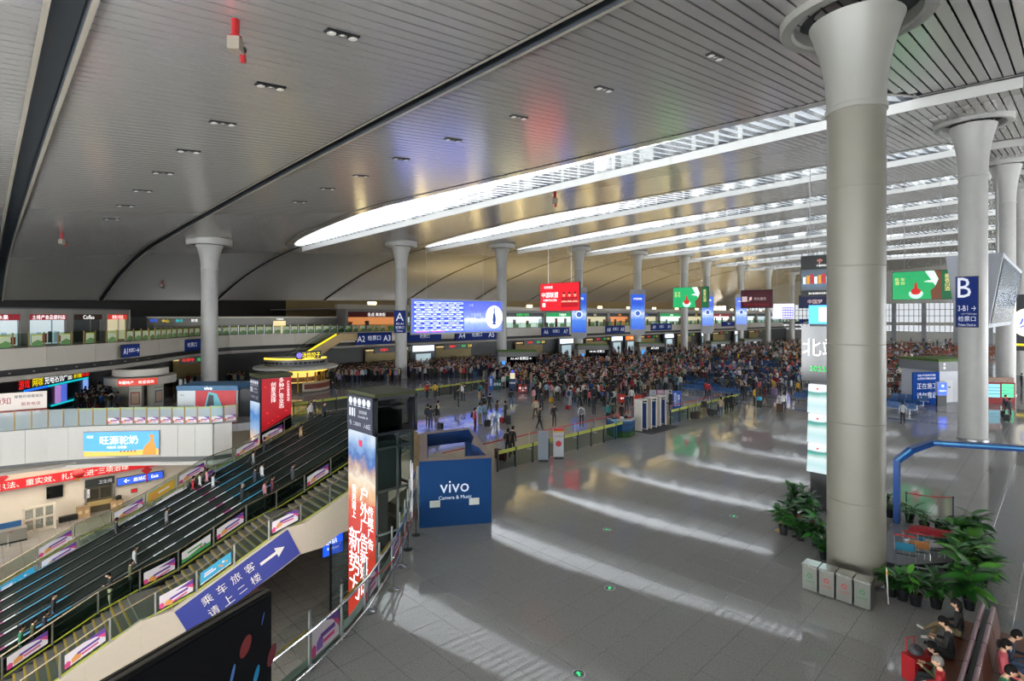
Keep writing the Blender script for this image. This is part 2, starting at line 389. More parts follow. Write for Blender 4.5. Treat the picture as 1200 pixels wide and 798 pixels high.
# ---------------------------------------------------------------- lower level
low_mat = floor_mat('lower hall floor', '#6f6b66', '#98948e', '#555555', .14)
ZL = -8.3
fl2 = MB(); fl2.box(-40,60,-6,58,ZL-.3,ZL); tag(fl2.build('floor_lower', low_mat), 'grey tiled floor of the arrivals level below the escalators', 'floor', kind='structure')
wl = MB(); wl.box(-40,60,57.4,58,ZL,-.6); wlo = wl.build('wall_lower', cream_panel); tag(wlo, 'cream stone wall of the lower hall behind the red banner', 'wall', kind='structure')
wr = MB(); wr.box(26,26.4,-6,57.4,ZL,-.6); tag(wr.build('wall_lower_right', cream_panel), 'stone wall under the hall beyond the lift tower', 'wall', kind='structure')
# white rim of the opening: fascia panels along the far edge
rim = thing('trim_1', 'white curved fascia around the far side of the opening', 'fascia', kind='structure')
FARRIM = [(-14,52.3),(-6,52.35),(.87,52.16),(3.56,51.4),(5.5,50.4),(7.27,49.15),(9.2,47.6),(10.98,45.95),(12.6,44.7),(14.6,44.6)]
def along(pts, step):
    """points every `step` along a 2-D polyline"""
    P = [Vector(p) for p in pts]; out = []; acc = 0; nxt = 0
    for a, b in zip(P[:-1], P[1:]):
        L = (b-a).length
        while nxt <= acc+L+1e-9: out.append(a.lerp(b, (nxt-acc)/L)); nxt += step
        acc += L
    return out
rim_white = mat('white rim panel', '#c6c3bc', .35, noise=.03)
smoothrim = along(FARRIM, 1.25)
for a, b in zip(smoothrim[:-1], smoothrim[1:]):
    p = MB(); d = (b-a).normalized(); nn = Vector((d.y, -d.x)); g = d*.008
    pts = [a+g+nn*.02, b-g+nn*.02, b-g+nn*.14, a+g+nn*.14]; q = [(v.x, v.y) for v in pts]
    p.prism(q, -2.2, .18); p.build('panel', rim_white, rim)
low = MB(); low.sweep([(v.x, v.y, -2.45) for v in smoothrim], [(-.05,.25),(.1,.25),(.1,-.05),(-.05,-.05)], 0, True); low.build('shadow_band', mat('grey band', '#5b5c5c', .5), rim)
low = MB(); low.sweep([(v.x, v.y, -2.75) for v in smoothrim], [(-.2,.28),(.35,.22),(.45,0),(-.2,0)], 0, True); low.build('bottom_edge', rim_white, rim)
# ---------------------------------------------------------------- outer walls
far_wall = thing('wall_far', 'grey end wall of the hall with a band of bright windows', 'wall', kind='structure')
b = MB()
XF = 216
b.box(XF,XF+.6,-32,101,12.3,32); b.box(XF,XF+.6,-32,101,-.5,3.2); b.box(XF,XF+.6,-32,101,5.2,6.2)
b.build('wall_panel', mat('end wall grey','#b4b3ae',.5), far_wall)
for k in range(0, 17):
    y = -32+k*8; p = MB(); p.box(XF-.3,XF+.5,y-.6,y+.6,0,12.4); p.build('pier', mat('pier', '#8c8f94', .5), far_wall)
    for j in range(1, 6):
        m_ = MB(); m_.box(XF+.1,XF+.25,y+j*8/6-.07,y+j*8/6+.07,3.2,12.4); m_.build('mullion', dark_metal, far_wall)
for k in range(16): MB().box(XF+.3,XF+.32,-31.4+k*8,-24.6+k*8,3.2,12.3).build('pane', glassy('hazy window pane','#f0f4f8',.3,thru=.2), far_wall)
m_ = MB(); m_.box(XF+.08,XF+.22,-32,101,8.2,8.35); m_.box(XF+.08,XF+.22,-32,101,10.2,10.35); m_.build('transom', dark_metal, far_wall)
def glazed_wall(name, label, axis, c, u0, u1, z0, z1, step=6.):
    """plain wall with one long band of daylight windows between piers"""
    t = thing(name, label, 'wall', kind='structure')
    def bx(mb, a0, a1, h0, h1, th=.3):
        return mb.box(c-th,c+th,a0,a1,h0,h1) if axis == 'x' else mb.box(a0,a1,c-th,c+th,h0,h1)
    b = MB(); bx(b,u0,u1,-9,z0); bx(b,u0,u1,z1,34); b.build('wall_panel', white_paint, t)
    u = u0
    while u <= u1: bx(MB(),u-.35,u+.35,z0,z1,.4).build('pier', grey_panel, t); u += step
glazed_wall('wall_right', 'pale side wall of the hall with an unseen window band added for daylight', 'y', -32.3, 44, 236, 3.2, 10.3)  # unseen window band, added to brighten the far half of the hall
b = MB(); b.box(-26,44,-32.6,-32,-9,34); tag(b.build('wall_right_front', white_paint), 'plain pale side wall at the near end of the hall', 'wall', kind='structure')
glazed_wall('wall_near', 'pale entrance wall with tall windows', 'x', -25.7, -32, 46, 1.0, 9.5)
b = MB(); b.box(-26,-25.4,46,102,-9,34); tag(b.build('wall_left', white_paint), 'pale wall behind the shops end of the hall', 'wall', kind='structure')
b = MB(); b.box(-26,40,100.6,101.2,-1,14); tag(b.build('wall_back_left', mat('back wall painted unlit', '#121212', .6)), 'back wall behind the left gallery, painted dark as unlit', 'wall', kind='structure')  # end beyond the cove lamps: its lack of light is put into the colour
b = MB(); b.box(40,236,100.6,101.2,-1,14); tag(b.build('wall_back', mat('ochre back wall', '#8f7a52', .5)), 'ochre back wall above the shops', 'wall', kind='structure')
# ---------------------------------------------------------------- columns
col_shaded = mat('cream shaded column cladding', '#757267', .42, noise=.06, scale=1.5); col_mat = mat('white lit column cladding', '#b3b2ae', .42, noise=.06, scale=1.5); ring_shaded = mat('cream shaded column capital', '#8b8a83', .38, noise=.04, scale=1.5)  # darker cream and lighter white tones paint in the columns' unequal light
ring_mat = mat('column capital', '#b9b8b3', .38, noise=.04, scale=1.5)
def column(x, y, r, label, rimz=None, group=None, seg=40, cm=None, rm=None):
    cm = cm or col_mat; rm = rm or ring_mat
    zt = (zroof(x, y)-.4 if rimz is None else rimz)
    t = thing('column', label, 'column', (x, y, 0), 0, group, kind='structure')
    cap = zt*.165; zc = zt-cap
    b = MB(); b.smooth = True
    for z0, z1 in zip(np.linspace(.12, zc-.12, 7)[:-1], np.linspace(.12, zc-.12, 7)[1:]): b.lathe([(r-.012,z0),(r,z0+.012),(r,z1-.012),(r-.012,z1)], seg)
    b.build('shaft', cm, t)
    b = MB(); b.smooth = True; b.lathe([(r*1.0,zc-.14),(r*1.07,zc-.12),(r*1.07,zc+.02),(r*1.02,zc+.05)], seg); b.build('collar', rm, t)
    b = MB(); b.smooth = True; b.lathe([(r*(1.02+.62*(k/10)**2.1), zc+.05+(cap-.25)*k/10) for k in range(11)], seg); b.build('capital', rm, t)
    R2 = r*2.65
    b = MB(); b.smooth = True; b.lathe([(R2-.38,zt+.3),(R2-.38,zt-.12),(R2-.3,zt-.2),(R2,zt-.2),(R2+.05,zt-.12),(R2+.05,zt+.5)], seg); b.build('rim', rm, t)
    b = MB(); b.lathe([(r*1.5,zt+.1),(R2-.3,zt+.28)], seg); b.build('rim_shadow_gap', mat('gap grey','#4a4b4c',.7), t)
    b = MB(); b.smooth = True; b.lathe([(r+.07,0),(r+.07,.10),(r+.03,.14),(r,.14)], seg); b.build('base_ring', steel, t)
    return t
colA = column(19.75, 4.66, .8, 'huge round column in front, behind the four steel recycling bins', 17.75, cm=col_shaded, rm=ring_shaded)
column(47.6, 4.4, .78, 'round column carrying the blue B sign', 21.2)
column(76.5, 4.45, .8, 'round column behind the B sign column, beside the slanted grey screen')
column(104.5, 4.5, .8, 'most distant round column of the right-hand row')
for x, lab in ((16.8,'white column before the shops, between the camel-milk rim and the balcony'), (39.9,'white column carrying the blue A sign'), (58.3,'white column at the right end of the blue timetable display'),
               (77.5,'column with blue watch poster box behind the red billboard'), (96.8,'column with blue poster box right of the red billboard')):
    column(x, 62, .78, lab, zroof(x,62)-.4, seg=28)
for px, yb, lab in ((802,60,'bare white column between the two blue poster boxes'), (828,62,'column behind the green pendant billboard'), (868,62,'column behind the dark red pendant billboard'),
                    (900,62,'slim far column left of the white hanging display'), (928,62,'slim far column right of the white hanging display')):
    x, y, _ = on_y(px, HOR, yb); column(x, y, .8, lab, zroof(x,y)-.4, seg=20)

# lamps of the lower hall: flat ceiling lights under the main floor
for k, (x, y, z, sx, sy, e) in enumerate(((3,54,-2.75,14,4,650),(4,36,-.8,0,0,0),(8,20,-.75,10,6,260),(-6,46,-.9,8,8,500))):
    if not e: continue
    l = bpy.data.lights.new('lower_hall_lamp', 'AREA'); l.shape = 'RECTANGLE'; l.size = sx; l.size_y = sy; l.energy = e; l.color = (1, .9, .74)
    o = bpy.data.objects.new('lower_hall_lamp', l); C.objects.link(o); o.location = (x, y, z)
# ================================================================ mezzanine across the hall
ZB = 6.0
EDGE = [(-14,40.5),(-6,44.4),(.84,48.9),(4.5,51.7),(8,54.8),(11,58.2),(13.6,61.8),(16.5,65),(20,67.2),(24,68),(30,68),(216,68)]
def offset(pts, d):
    P = [Vector(p) for p in pts]; out = []
    for i in range(len(P)):
        t = (P[min(i+1,len(P)-1)]-P[max(i-1,0)]).normalized(); out.append(P[i]+Vector((-t.y,t.x))*d)
    return out
mezz = thing('floor_mezzanine', 'upper gallery floor with pale curved fascia around the hall', 'gallery', kind='structure')
BACK = offset(EDGE, 26)
b = MB()
E_ = [Vector(p) for p in EDGE]; B_ = [Vector((min(max(v.x,-25),216), min(v.y,100))) for v in BACK]
for i in range(len(E_)-1):
    q = [E_[i], E_[i+1], B_[i+1], B_[i]]
    b.add([(v.x,v.y,5.7) for v in q]+[(v.x,v.y,ZB) for v in q], [(3,2,1,0),(4,5,6,7)])
b.build('slab', grey_panel, mezz)
pts = along(EDGE, 2.0)
shell = MB()
shell.sweep([(v.x,v.y,4.7) for v in pts], [(-.3,1.45),(.12,1.45),(.12,0),(-.3,0)], 0, True)
fas_m = mat('gallery fascia', '#b3ada1', .4)
for a, c in zip(pts[:110:2], pts[2:112:2]):
    p = MB(); d = (c-a).normalized(); nn = Vector((d.y,-d.x)); g = d*.012
    p.prism([(v.x,v.y) for v in (a+g-nn*.1, c-g-nn*.1, c-g+nn*.12, a+g+nn*.12)], 4.7, 6.1); p.build('panel', fas_m, mezz)
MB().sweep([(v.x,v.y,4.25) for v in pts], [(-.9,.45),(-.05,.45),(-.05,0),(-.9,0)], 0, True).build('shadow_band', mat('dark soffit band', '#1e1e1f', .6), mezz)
MB().sweep([(v.x,v.y,3.9) for v in pts], [(-5.5,.3),(.25,.36),(.3,.1),(.0,0),(-5.5,0)], 0, True).build('lower_lip', mat('soffit lip', '#98938a', .45), mezz)
for k, v in enumerate(along(offset(EDGE, -.06)[:6], 1.6)):
    MB().lathe([(0,4.42),(.07,4.42),(.07,4.5)], 8, (v.x, v.y, 0)).build('soffit_downlight', em('small lamp', '#6b6a62', .3), mezz)
# glass parapet with posters
par = thing('balcony_railing', 'glass parapet with small landscape posters along the upper gallery', 'railing')
poster_g = mat('landscape poster', '#5f8a4e', .5); poster_w = mat('poster sky', '#c9d2b4', .5); gold = mat('bronze post', '#8d7345', .35, .6)
pg = along(EDGE, 1.05)
for k in range(8, 62):
    a = pg[k]; c = pg[k+1]; d = (c-a).normalized(); ang = atan2(d.y, d.x)
    p = MB(); p.box(.03,.99,-.012,.012,6.12,7.1); p.build('glass_panel', green_glass, par, (a.x,a.y,0), ang)
    MB().box(-.025,.025,-.04,.04,6.05,7.16).build('post', gold if a.x < 18 else steel, par, (a.x,a.y,0), ang)
    if k % 2 == 0 or a.x > 8:
        p = MB(); p.box(.14,.88,-.05,-.03,6.18,7.0,0); p.add([(.14,-.054,6.18),(.88,-.054,6.18),(.88,-.054,6.5),(.55,-.054,6.62),(.14,-.054,6.42)], [(0,1,2,3,4)], 1)
        p.add([(.14,-.054,6.92),(.88,-.054,6.92),(.88,-.054,7.0),(.14,-.054,7.0)], [(0,1,2,3)], 2)
        p.build('poster', [poster_w, poster_g, mat('poster lime', '#a9b72e', .5)], par, (a.x,a.y,0), ang)
fp = [(v.x,v.y) for v in pg[62:]]
pme = MB().box(.05,2.05,-.015,.015,6.12,7.1).mesh('glass_panel', green_glass)
for a in fp[:-2:2]: put('glass_panel', pme, par, (a[0],a[1],0))
pme = MB().box(-.03,.03,-.04,.04,6.05,7.15).mesh('post', steel)
for a in fp[::2]: put('post', pme, par, (a[0],a[1],0))

pme = MB().box(.3,1.6,-.06,-.03,6.2,6.85).mesh('poster', poster_g)
for a in fp[::3]: put('poster', pme, par, (a[0],a[1],0))
# ---------------------------------------------------------------- boards and signs
def board(name, label, cat, c, w, h, rz, face, items, th=.14, casing=dark_metal, group=None, margin=.04, lname='lettering', extra=None):
    """flat sign: casing + face + lettering; items = [(material, [(text,x,z,h,...)])] with x,z in metres from the centre"""
    t = thing(name, label, cat, c, rz, group)
    b = MB(); b.box(-w/2-margin,w/2+margin,0,th,-h/2-margin,h/2+margin); b.build('casing', casing, t)
    b = MB(); b.box(-w/2,w/2,-.02,.01,-h/2,h/2); b.build('face', face, t)
    for mt, its in items: lettering(t, mt, its, -.045, lname)
    if extra: extra(t)
    return t
def span_y(x0, y0, x1, y1, Y):
    a = on_y(x0,y0,Y); c = on_y(x1,y1,Y); return ((a[0]+c[0])/2, Y, (a[2]+c[2])/2), abs(c[0]-a[0]), abs(a[2]-c[2])
def span_d(x0, y0, x1, y1, d):
    a = atdepth(x0,y0,d); c = atdepth(x1,y1,d); return tuple((a[i]+c[i])/2 for i in range(3)), hypot(a[0]-c[0],a[1]-c[1]), abs(a[2]-c[2])
def gate_sign(label, x0, x1, yc, big, arrow=False, Y=67.7, hpx=12):
    c, w, h = span_y(x0, yc-hpx/2, x1, yc+hpx/2, Y)
    L = [(big[0], -w*.36, 0, h*.5, w*.2), (big[1], 0, .06*h, h*.42, w*.36)]
    if big[2]: L.append((big[2], w*.36, 0, h*.5, w*.2))
    return board('gate_sign', label, 'sign', c, w, h, 0, sign_blue, [(sign_white, L)], .1, group='blue gate signs on the gallery fascia')
# left one hangs on the curved part
a = Vector((7.6,54.2)); c = Vector((9.9,56.6)); ang = atan2(c.y-a.y, c.x-a.x)
board('gate_sign', 'blue A1 gate sign with right arrow on the curved fascia', 'sign', ((a.x+c.x)/2+.2,(a.y+c.y)/2-.25,5.35), 2.1, 1.0, ang, sign_blue,
      [(sign_white, [('A1',-.7,0,.5,.5),('检票口',.05,.05,.34,.75),('→',.75,0,.4,.45)])], .1, group='blue gate signs on the gallery fascia')
a = Vector((14.0,62.1)); c = Vector((17.6,65.6))
board('gate_sign', 'blue sign reading A1 twice, just left of the first white column', 'sign', (15.55,63.55,5.25), 4.6, 1.15, radians(40), sign_blue,
      [(sign_white, [('A1',-1.7,0,.6,.7),('检票口',0,.05,.45,1.6),('A1',1.7,0,.6,.7)])], .1, group='blue gate signs on the gallery fascia')
gate_sign('blue A2 and A3 gate sign right of the small gallery escalator', 417, 459, 396.5, ('A2','检票口','A3'))
gate_sign('long blue gate sign under the timetable display, left half', 477, 517, 394.5, ('','检票口',''), hpx=9)
gate_sign('blue A4 and A5 gate sign under the timetable display, right half', 534, 582, 392.5, ('A4','检票口','A5'), hpx=10)
gate_sign('blue A6 and A7 gate sign right of the column with the timetable', 635, 667, 388.5, ('A6','检票口','A7'), hpx=8)
gate_sign('blue A8 gate sign between the first two blue poster columns', 710, 732, 386, ('A8','检票口','A8'), hpx=8)
gate_sign('far blue gate sign right of the second blue poster column', 763, 787, 383, ('A9','检票口','A9'), hpx=7)
gate_sign('far blue gate sign under the dark red pendant billboard', 846, 862, 379.5, ('','检票口',''), hpx=5)
gate_sign('far blue gate sign beneath the bottle billboard', 937, 953, 376, ('','检票口',''), hpx=4)
# ---------------------------------------------------------------- upper shops
shop_glass = em('shop interior light', '#c9d8dc', .75); shop_dark = mat('shop dark interior', '#4c5457', .3); red_sign = em('red shop sign', '#8c1a26', .45)
white_glow = em('white glowing letters', '#ffffff', 1.3); warm_glow = em('warm shop light', '#f3d9a0', .9); yellow_glow = em('yellow neon', '#ffe21a', 1.2); red_glow = em('red neon', '#ff2a25', 1.2)
green_glow = em('green neon', '#19d45a', 1.0); cyan_glow = em('cyan neon', '#17cdd8', .9); blue_glow = em('blue neon', '#2a6cff', 1.0); orange_glow = em('orange neon', '#ff8a2a', 1.1)
shop_wall = mat('shop row wall', '#8f8c87', .45)
SHOPL = [(-14,48.5),(-6,51.6),(-1.5,54.3),(2.4,57.0),(5.4,59.6),(8.2,62.8),(10.6,66.2)]
row = thing('wall_gallery_left', 'grey wall of the gallery shops at the far left', 'wall', kind='structure')
for i in range(len(SHOPL)-1):
    a, c = Vector(SHOPL[i]), Vector(SHOPL[i+1]); d = (c-a); L = d.length; ang = atan2(d.y, d.x)
    b = MB(); b.box(0,L,.5,.9,6,8.85); b.box(0,L,0,.5,8.45,8.85); b.box(0,.35,0,.5,6,8.5); b.box(L-.35,L,0,.5,6,8.5); b.box(.35,L-.35,.35,.5,6,8.5)
    b.build('bay', shop_wall, row, (a.x,a.y,0), ang)
b = MB(); b.prism([SHOPL[0]]+SHOPL+[(10.6,80),(-14,80)], 8.8, 8.95); b.build('roof', mat('shop roof','#55565a',.6), row)
b = MB(); b.box(10.4,10.7,66.2,80,6,8.9); b.build('end_wall', shop_wall, row)
def shop(i, label, signtext, signmat, lettermat, interior, extra=None, group='gallery shops at the far left'):
    a, c = Vector(SHOPL[i]), Vector(SHOPL[i+1]); d = (c-a); L = d.length; ang = atan2(d.y, d.x); m = (a+c)/2
    t = thing('shop_front', label, 'shop', (m.x,m.y,6), ang, group); W = L-.75
    MB().box(-W/2,W/2,.2,.3,0,1.95).build('window', interior, t)
    MB().box(-W/2,W/2,.02,.2,1.95,2.42).build('sign_band', signmat, t)
    lettering(t, lettermat, [(signtext, 0, 2.18, .36, W*.9)], -.01)
    for x in (-W/2+.05, W*.12, W/2-.05): MB().box(x-.03,x+.03,.12,.2,0,1.95).build('mullion', steel, t)
    if extra: extra(t, W)
    return t
def goods(t, W):
    r_ = random.Random(3)
    for k in range(6):
        x = -W/2+.4+k*(W-.8)/5; MB().box(x-.16,x+.16,.12,.2,.1,.6+r_.random()*.7).build('display_shelf', [shop_dark, em('shelf light','#9fb7c4',.5), mat('red poster','#b3323a',.4)][k%3], t)
shop(1, 'gallery shop with white letters on red sign, left picture edge', '果产水果', red_sign, white_glow, shop_glass, goods)
shop(2, 'gallery shop with glowing white letters on dark red sign and pale window', '干果特产水果', red_sign, white_glow, shop_glass, goods)
shop(3, 'gallery shop reading across a long dark red sign, with a small red notice inside', '土特产食品便利店', red_sign, white_glow, shop_glass, goods)
shop(4, 'closed grey gallery shop with short white neon on brown sign', 'Coffee', mat('brown sign','#3c2018',.4), white_glow, shop_dark)
shop(5, 'last gallery shop with bright white and red sign and warm lit room', '美食小吃店', em('bright sign','#c93a2a',.7), white_glow, em('cream lit room','#cfc7a4',.75))
# striped glass hall wall, px 195-440
t = thing('wall_gallery_glass', 'striped grey glass wall along the gallery behind the first white column', 'wall', kind='structure')
GX0, GX1, GY = 13.5, 36.5, 73.5
b = MB(); b.box(GX0,GX1,GY+.2,GY+.5,6,8.0); b.build('backing', mat('ribbed wall','#4f4d48',.3,.3), t)
for k in range(14): MB().box(GX0,GX1,GY+.12,GY+.2,6.1+k*.135,6.1+k*.135+.1).build('slat', mat('ribbed slat','#6a665e',.3,.3), t)
b = MB(); b.box(GX0-.1,GX1+.1,GY-.1,GY+.6,8.0,8.2); b.build('coping', lip_mat, t)
MB().box(GX0-1.6,GX0-.1,GY-.3,GY+.6,6,8.15).build('dark_return', mat('return','#2b2c2e',.5), t)
b = MB()
for k, (tx, x, z, mt) in enumerate((('购物',.6,7.75,0),('中心',1.8,7.7,1),('服务',3.2,7.72,2),('旅客',4.8,7.74,3))): text_into(b, tx, GX0+x, z, .36, GY+.08, k)
b.build('neon_lettering', [blue_glow, yellow_glow, cyan_glow, white_glow], t)
MB().box(27.6,29.1,GY-.2,GY+.1,6,7.6).build('white_kiosk_light', warm_glow, t); lettering(t, white_glow, [('中国邮政',28.4,7.85,.22)], GY-.1)
# red-sign shop and the long bright row
RSX = 38
def far_shop(x0, x1, label, text, signm, lm, interior, zt=9.4, kind=0):
    w = x1-x0; t = thing('shop_front', label, 'shop', ((x0+x1)/2, 74.5, 6), 0, 'bright gallery shops behind the columns')
    MB().box(-w/2,w/2,.1,3,2.9,3.5).build('bulkhead', shop_wall, t)
    for s in (-1, 1): MB().box(s*w/2-.2,s*w/2+.2,0,3,0,3.2).build('pier', shop_wall, t)
    MB().box(-w/2+.2,w/2-.2,.6,.7,0,2.1).build('window', interior, t)
    MB().box(-w/2+.2,w/2-.2,.05,.3,2.1,2.9).build('sign_band', signm, t)
    lettering(t, lm, [(text, 0, 2.5, .55, w*.85)], 0)
    r_ = random.Random(int(x0))
    for k in range(4):
        x = -w/2+.8+k*(w-1.6)/3; MB().box(x-.3,x+.3,.4,.6,0,.7+r_.random()*1.1).build('display_shelf', [shop_dark, mat('goods warm','#8a4a28',.5), em('shelf light','#9fb7c4',.5)][r_.randrange(3)], t)
    return t
far_shop(38.6,48.5,'gallery snack shop with dark red sign left of the blue A sign','名点 美食街', mat('dark red sign','#5a0f14',.4), white_glow, em('snack light','#d98b52',.75))
dk_ = mat('shop sign dark', '#24282c', .4); gr_ = em('green sign box','#0f8f4a',.8)
SHOPS = [(49,58,'gallery shop hidden behind the timetable display','便利店',dk_,white_glow,shop_glass),(60,69,'dim gallery shop right of the timetable display','电脑',dk_,cyan_glow,shop_dark),
 (69.5,82,'gallery shop with green letters and bright white windows','新疆特产超市',dk_,green_glow,em('bright shop','#e6f2ee',1.0)),(82.5,93,'gallery shop with green sign behind the red billboard','干果超市',gr_,white_glow,em('bright shop','#e6f2ee',1.0)),
 (94,104,'warm lit gallery shop right of the first poster column','书店',dk_,warm_glow,em('cream lit room','#cfc7a4',.75)),(104.5,113,'orange lit gallery shop with round white sign','烤肉',dk_,orange_glow,em('snack light','#d98b52',.75)),
 (114,126,'gallery shop with blue neon between poster columns','手机数码',dk_,blue_glow,em('cream lit room','#cfc7a4',.75)),(127,139,'gallery shop with green strip behind the green billboard','水果店',gr_,white_glow,em('bright shop','#e6f2ee',1.0)),
 (140,154,'far gallery shop with yellow lettering','特产',dk_,yellow_glow,em('cream lit room','#cfc7a4',.75)),(155,170,'far gallery shop with red sign','餐厅',red_sign,white_glow,em('bright shop','#e6f2ee',1.0)),(171,190,'far gallery shop with white sign near the end wall','超市',dk_,white_glow,em('bright shop','#e6f2ee',1.0)),(191,213,'last gallery shop by the end wall','商店',dk_,warm_glow,shop_glass)]
for s_ in SHOPS: far_shop(*s_)
t = thing('trim_2', 'ledge over the gallery shops hiding the warm cove lamps', 'ledge', kind='structure')
MB().box(37,216,74.3,75,9.3,10.0).build('parapet', lip_mat, t); MB().box(37,216,75,100,9.3,9.45).build('shop_roof', shop_wall, t)
for k in range(14):
    x = 46+k*12.5; MB().box(x-.7,x+.7,80,80.3,9.45,10.6).build('streak_window', em('overbright warm window', '#f6e0a0', 7.0), t)  # glowing boxes, strength raised to throw warm streaks on the ceiling
# warm cove lamps lying on the shop roofs, shining up
for k in range(8):
    l = bpy.data.lights.new('cove_lamp', 'AREA'); l.shape = 'RECTANGLE'; l.size = 16; l.size_y = 2.2; l.energy = 900; l.color = (1, .76, .33)
    o = bpy.data.objects.new('cove_lamp', l); C.objects.link(o); o.location = (64+19*k, 79, 9.6); o.rotation_euler = (pi, 0, 0)
# ---------------------------------------------------------------- ground floor under the gallery
t = thing('wall_gates', 'dark wall with ticket gates under the gallery', 'wall', kind='structure')
_a, _c = Vector(ground(2,463,2.4)[:2]), Vector(ground(101,442,2.4)[:2]); _n = (_c-_a).normalized(); _n = Vector((-_n.y,_n.x))*.55
GW = [Vector((-14,_a.y-3))+_n, _a+_n, _c+_n, Vector((13.2,72.6)), Vector((20,73.6)), Vector((216,73.6))]
for i in range(len(GW)-1):
    a, c = GW[i], GW[i+1]; d = c-a; MB().box(0,d.length,0,.3,0,4.1).build('panel', mat('gate wall grey','#4c4d4e',.5), t, (a.x,a.y,0), atan2(d.y,d.x))
ochre = mat('ochre gate recess', '#8f7f4f', .5); led_black = mat('led board', '#0a0a0b', .3)
def ticket_gate(x, label, w=7.5, Y=73.0):
    t = thing('ticket_gate', label, 'ticket gate', (x,Y,0), 0, 'ticket gates under the gallery')
    MB().box(-w/2,w/2,-.1,.1,0,3.1).build('recess_wall', ochre, t); MB().box(-w/2,w/2,-.5,-.1,3.05,3.2).build('recess_light', warm_glow, t)
    MB().box(-w*.42,w*.42,-1.6,-1.4,2.75,3.55).build('led_board', led_black, t)
    lettering(t, red_glow, [('检票中',-w*.2,3.2,.42,w*.3)], -1.63); lettering(t, green_glow, [('候车',w*.12,3.2,.42,w*.18)], -1.63); lettering(t, yellow_glow, [('正点',w*.3,3.2,.42,w*.14)], -1.63)
    for k in range(7):
        b = MB(); b.box(-.16,.16,-.7,.7,0,1.05); b.build('turnstile', steel, t, (-w*.42+k*w*.14,-1.4,0))
    return t
for x, lab in ((44.5,'ticket gate with red LED letters between the food kiosk and the A column'),(57.4,'ticket gate under the timetable display'),(76,'ticket gate right of the first dark retail box'),(97.5,'ticket gate beyond the second dark retail box'),(118,'far ticket gate under the second blue poster'),(137,'distant ticket gate behind the green billboard column'),(158,'distant ticket gate below the dark red billboard'),(184,'most distant ticket gate'))    : ticket_gate(x, lab)
ticket_gate(17.8, 'ticket gate with bright counter windows behind the round white kiosk', 4.0, 72.6)
def light_box_shop(x, label, text, face, lm, w=4.8, Y=73.0):
    t = thing('kiosk_shop', label, 'shop', (x,Y,0), 0, 'lit shops under the gallery')
    MB().box(-w/2,w/2,-.6,0,0,3.9).build('front', shop_dark, t); MB().box(-w*.42,w*.42,-.75,-.6,2.6,3.5).build('light_box', face, t)
    lettering(t, lm, [(text,0,3.05,.45,w*.7)], -.78); MB().box(-w*.3,w*.3,-.7,-.6,0,2.2).build('doorway', em('doorway glow','#b8ccd2',.6), t)
    return t
wl_ = em('white light box', '#eef6ff', 1.25)
for x, lab, tx, f_, l_ in ((50.75,'shop with white light box right of the A column','便利超市',wl_,blue_glow),(86.5,'shop with white light box between dark retail boxes','超市',wl_,blue_glow),(104.5,'shop with white light box right of a ticket gate','特产',wl_,blue_glow),(110.2,'shop with orange light box at the second poster column','小吃',em('orange light box','#ff7a2a',1.1),white_glow),(128,'far shop with white light box','超市',wl_,blue_glow),(148,'distant shop with white light box','便利',wl_,blue_glow),(170,'most distant shop with white light box','超市',wl_,blue_glow)):
    light_box_shop(x, lab, tx, f_, l_)
# neon shop at the far left
a, c = Vector(ground(2,463,2.4)[:2]), Vector(ground(101,442,2.4)[:2]); d = c-a; L = d.length; ang = atan2(d.y,d.x)
t = thing('neon_shop', 'dark shop with red, yellow and white neon characters and cyan light strips, far left', 'shop', (a.x,a.y,0), ang)
MB().box(-1.0,L+.3,.05,.4,0,3.9).build('front', mat('shop front dark blue','#14161c',.3), t)
MB().box(-1.0,L+.3,-.1,.05,2.4,3.35).build('sign_band', mat('sign band black','#0d0e11',.4), t)
b = MB()
for tx, u, k in (('游戏',.2,0),('网咖',.345,1),('充电',.48,2),('名优',.6,2),('产品',.71,2),('新疆',.85,1),('食品',.96,0)): text_into(b, tx, L*u, 2.88, .68, -.14, k, wmax=L*.115)
b.build('neon_lettering', [red_glow, yellow_glow, white_glow], t)
MB().box(L*.2,L*1.0,-.2,-.1,2.28,2.42).build('light_strip', cyan_glow, t); MB().box(L*.2,L*.45,-.22,-.12,2.28,2.42).build('light_strip', blue_glow, t); MB().box(L*.5,L*1.0,-.2,-.1,.55,.68).build('light_strip', cyan_glow, t)
for u, m_ in ((.6,'#b98ad0'),(.68,'#5a74e0'),(.985,'#8fb4ff')): MB().box(L*u-.3,L*u+.3,-.12,.05,.7,2.2).build('lit_poster', em('poster glow '+m_, m_, .8), t)
a2, c2 = Vector(ground(103,432,2.75)[:2]), Vector(ground(142,425,2.75)[:2]); d = c2-a2; L2 = d.length
t = thing('phone_shop', 'shop with very bright white lettering right of the neon shop', 'shop', (a2.x,a2.y,0), atan2(d.y,d.x))
MB().box(0,L2,.05,.4,0,3.9).build('front', mat('shop front blue grey','#3b4750',.3), t); lettering(t, em('white shop letters','#ffffff',2.2), [('新疆特产超市',L2*.27,2.85,.6,L2*.5),('手机快充',L2*.8,3.0,.5,L2*.35)], -.02)
MB().box(L2*.1,L2*.42,-.05,.06,0,2.2).build('doorway', em('cyan doorway','#9fd6d2',.5), t)
for u in (.1,.42): MB().box(L2*u-.05,L2*u+.05,-.12,-.03,0,2.3).build('light_strip', cyan_glow, t)
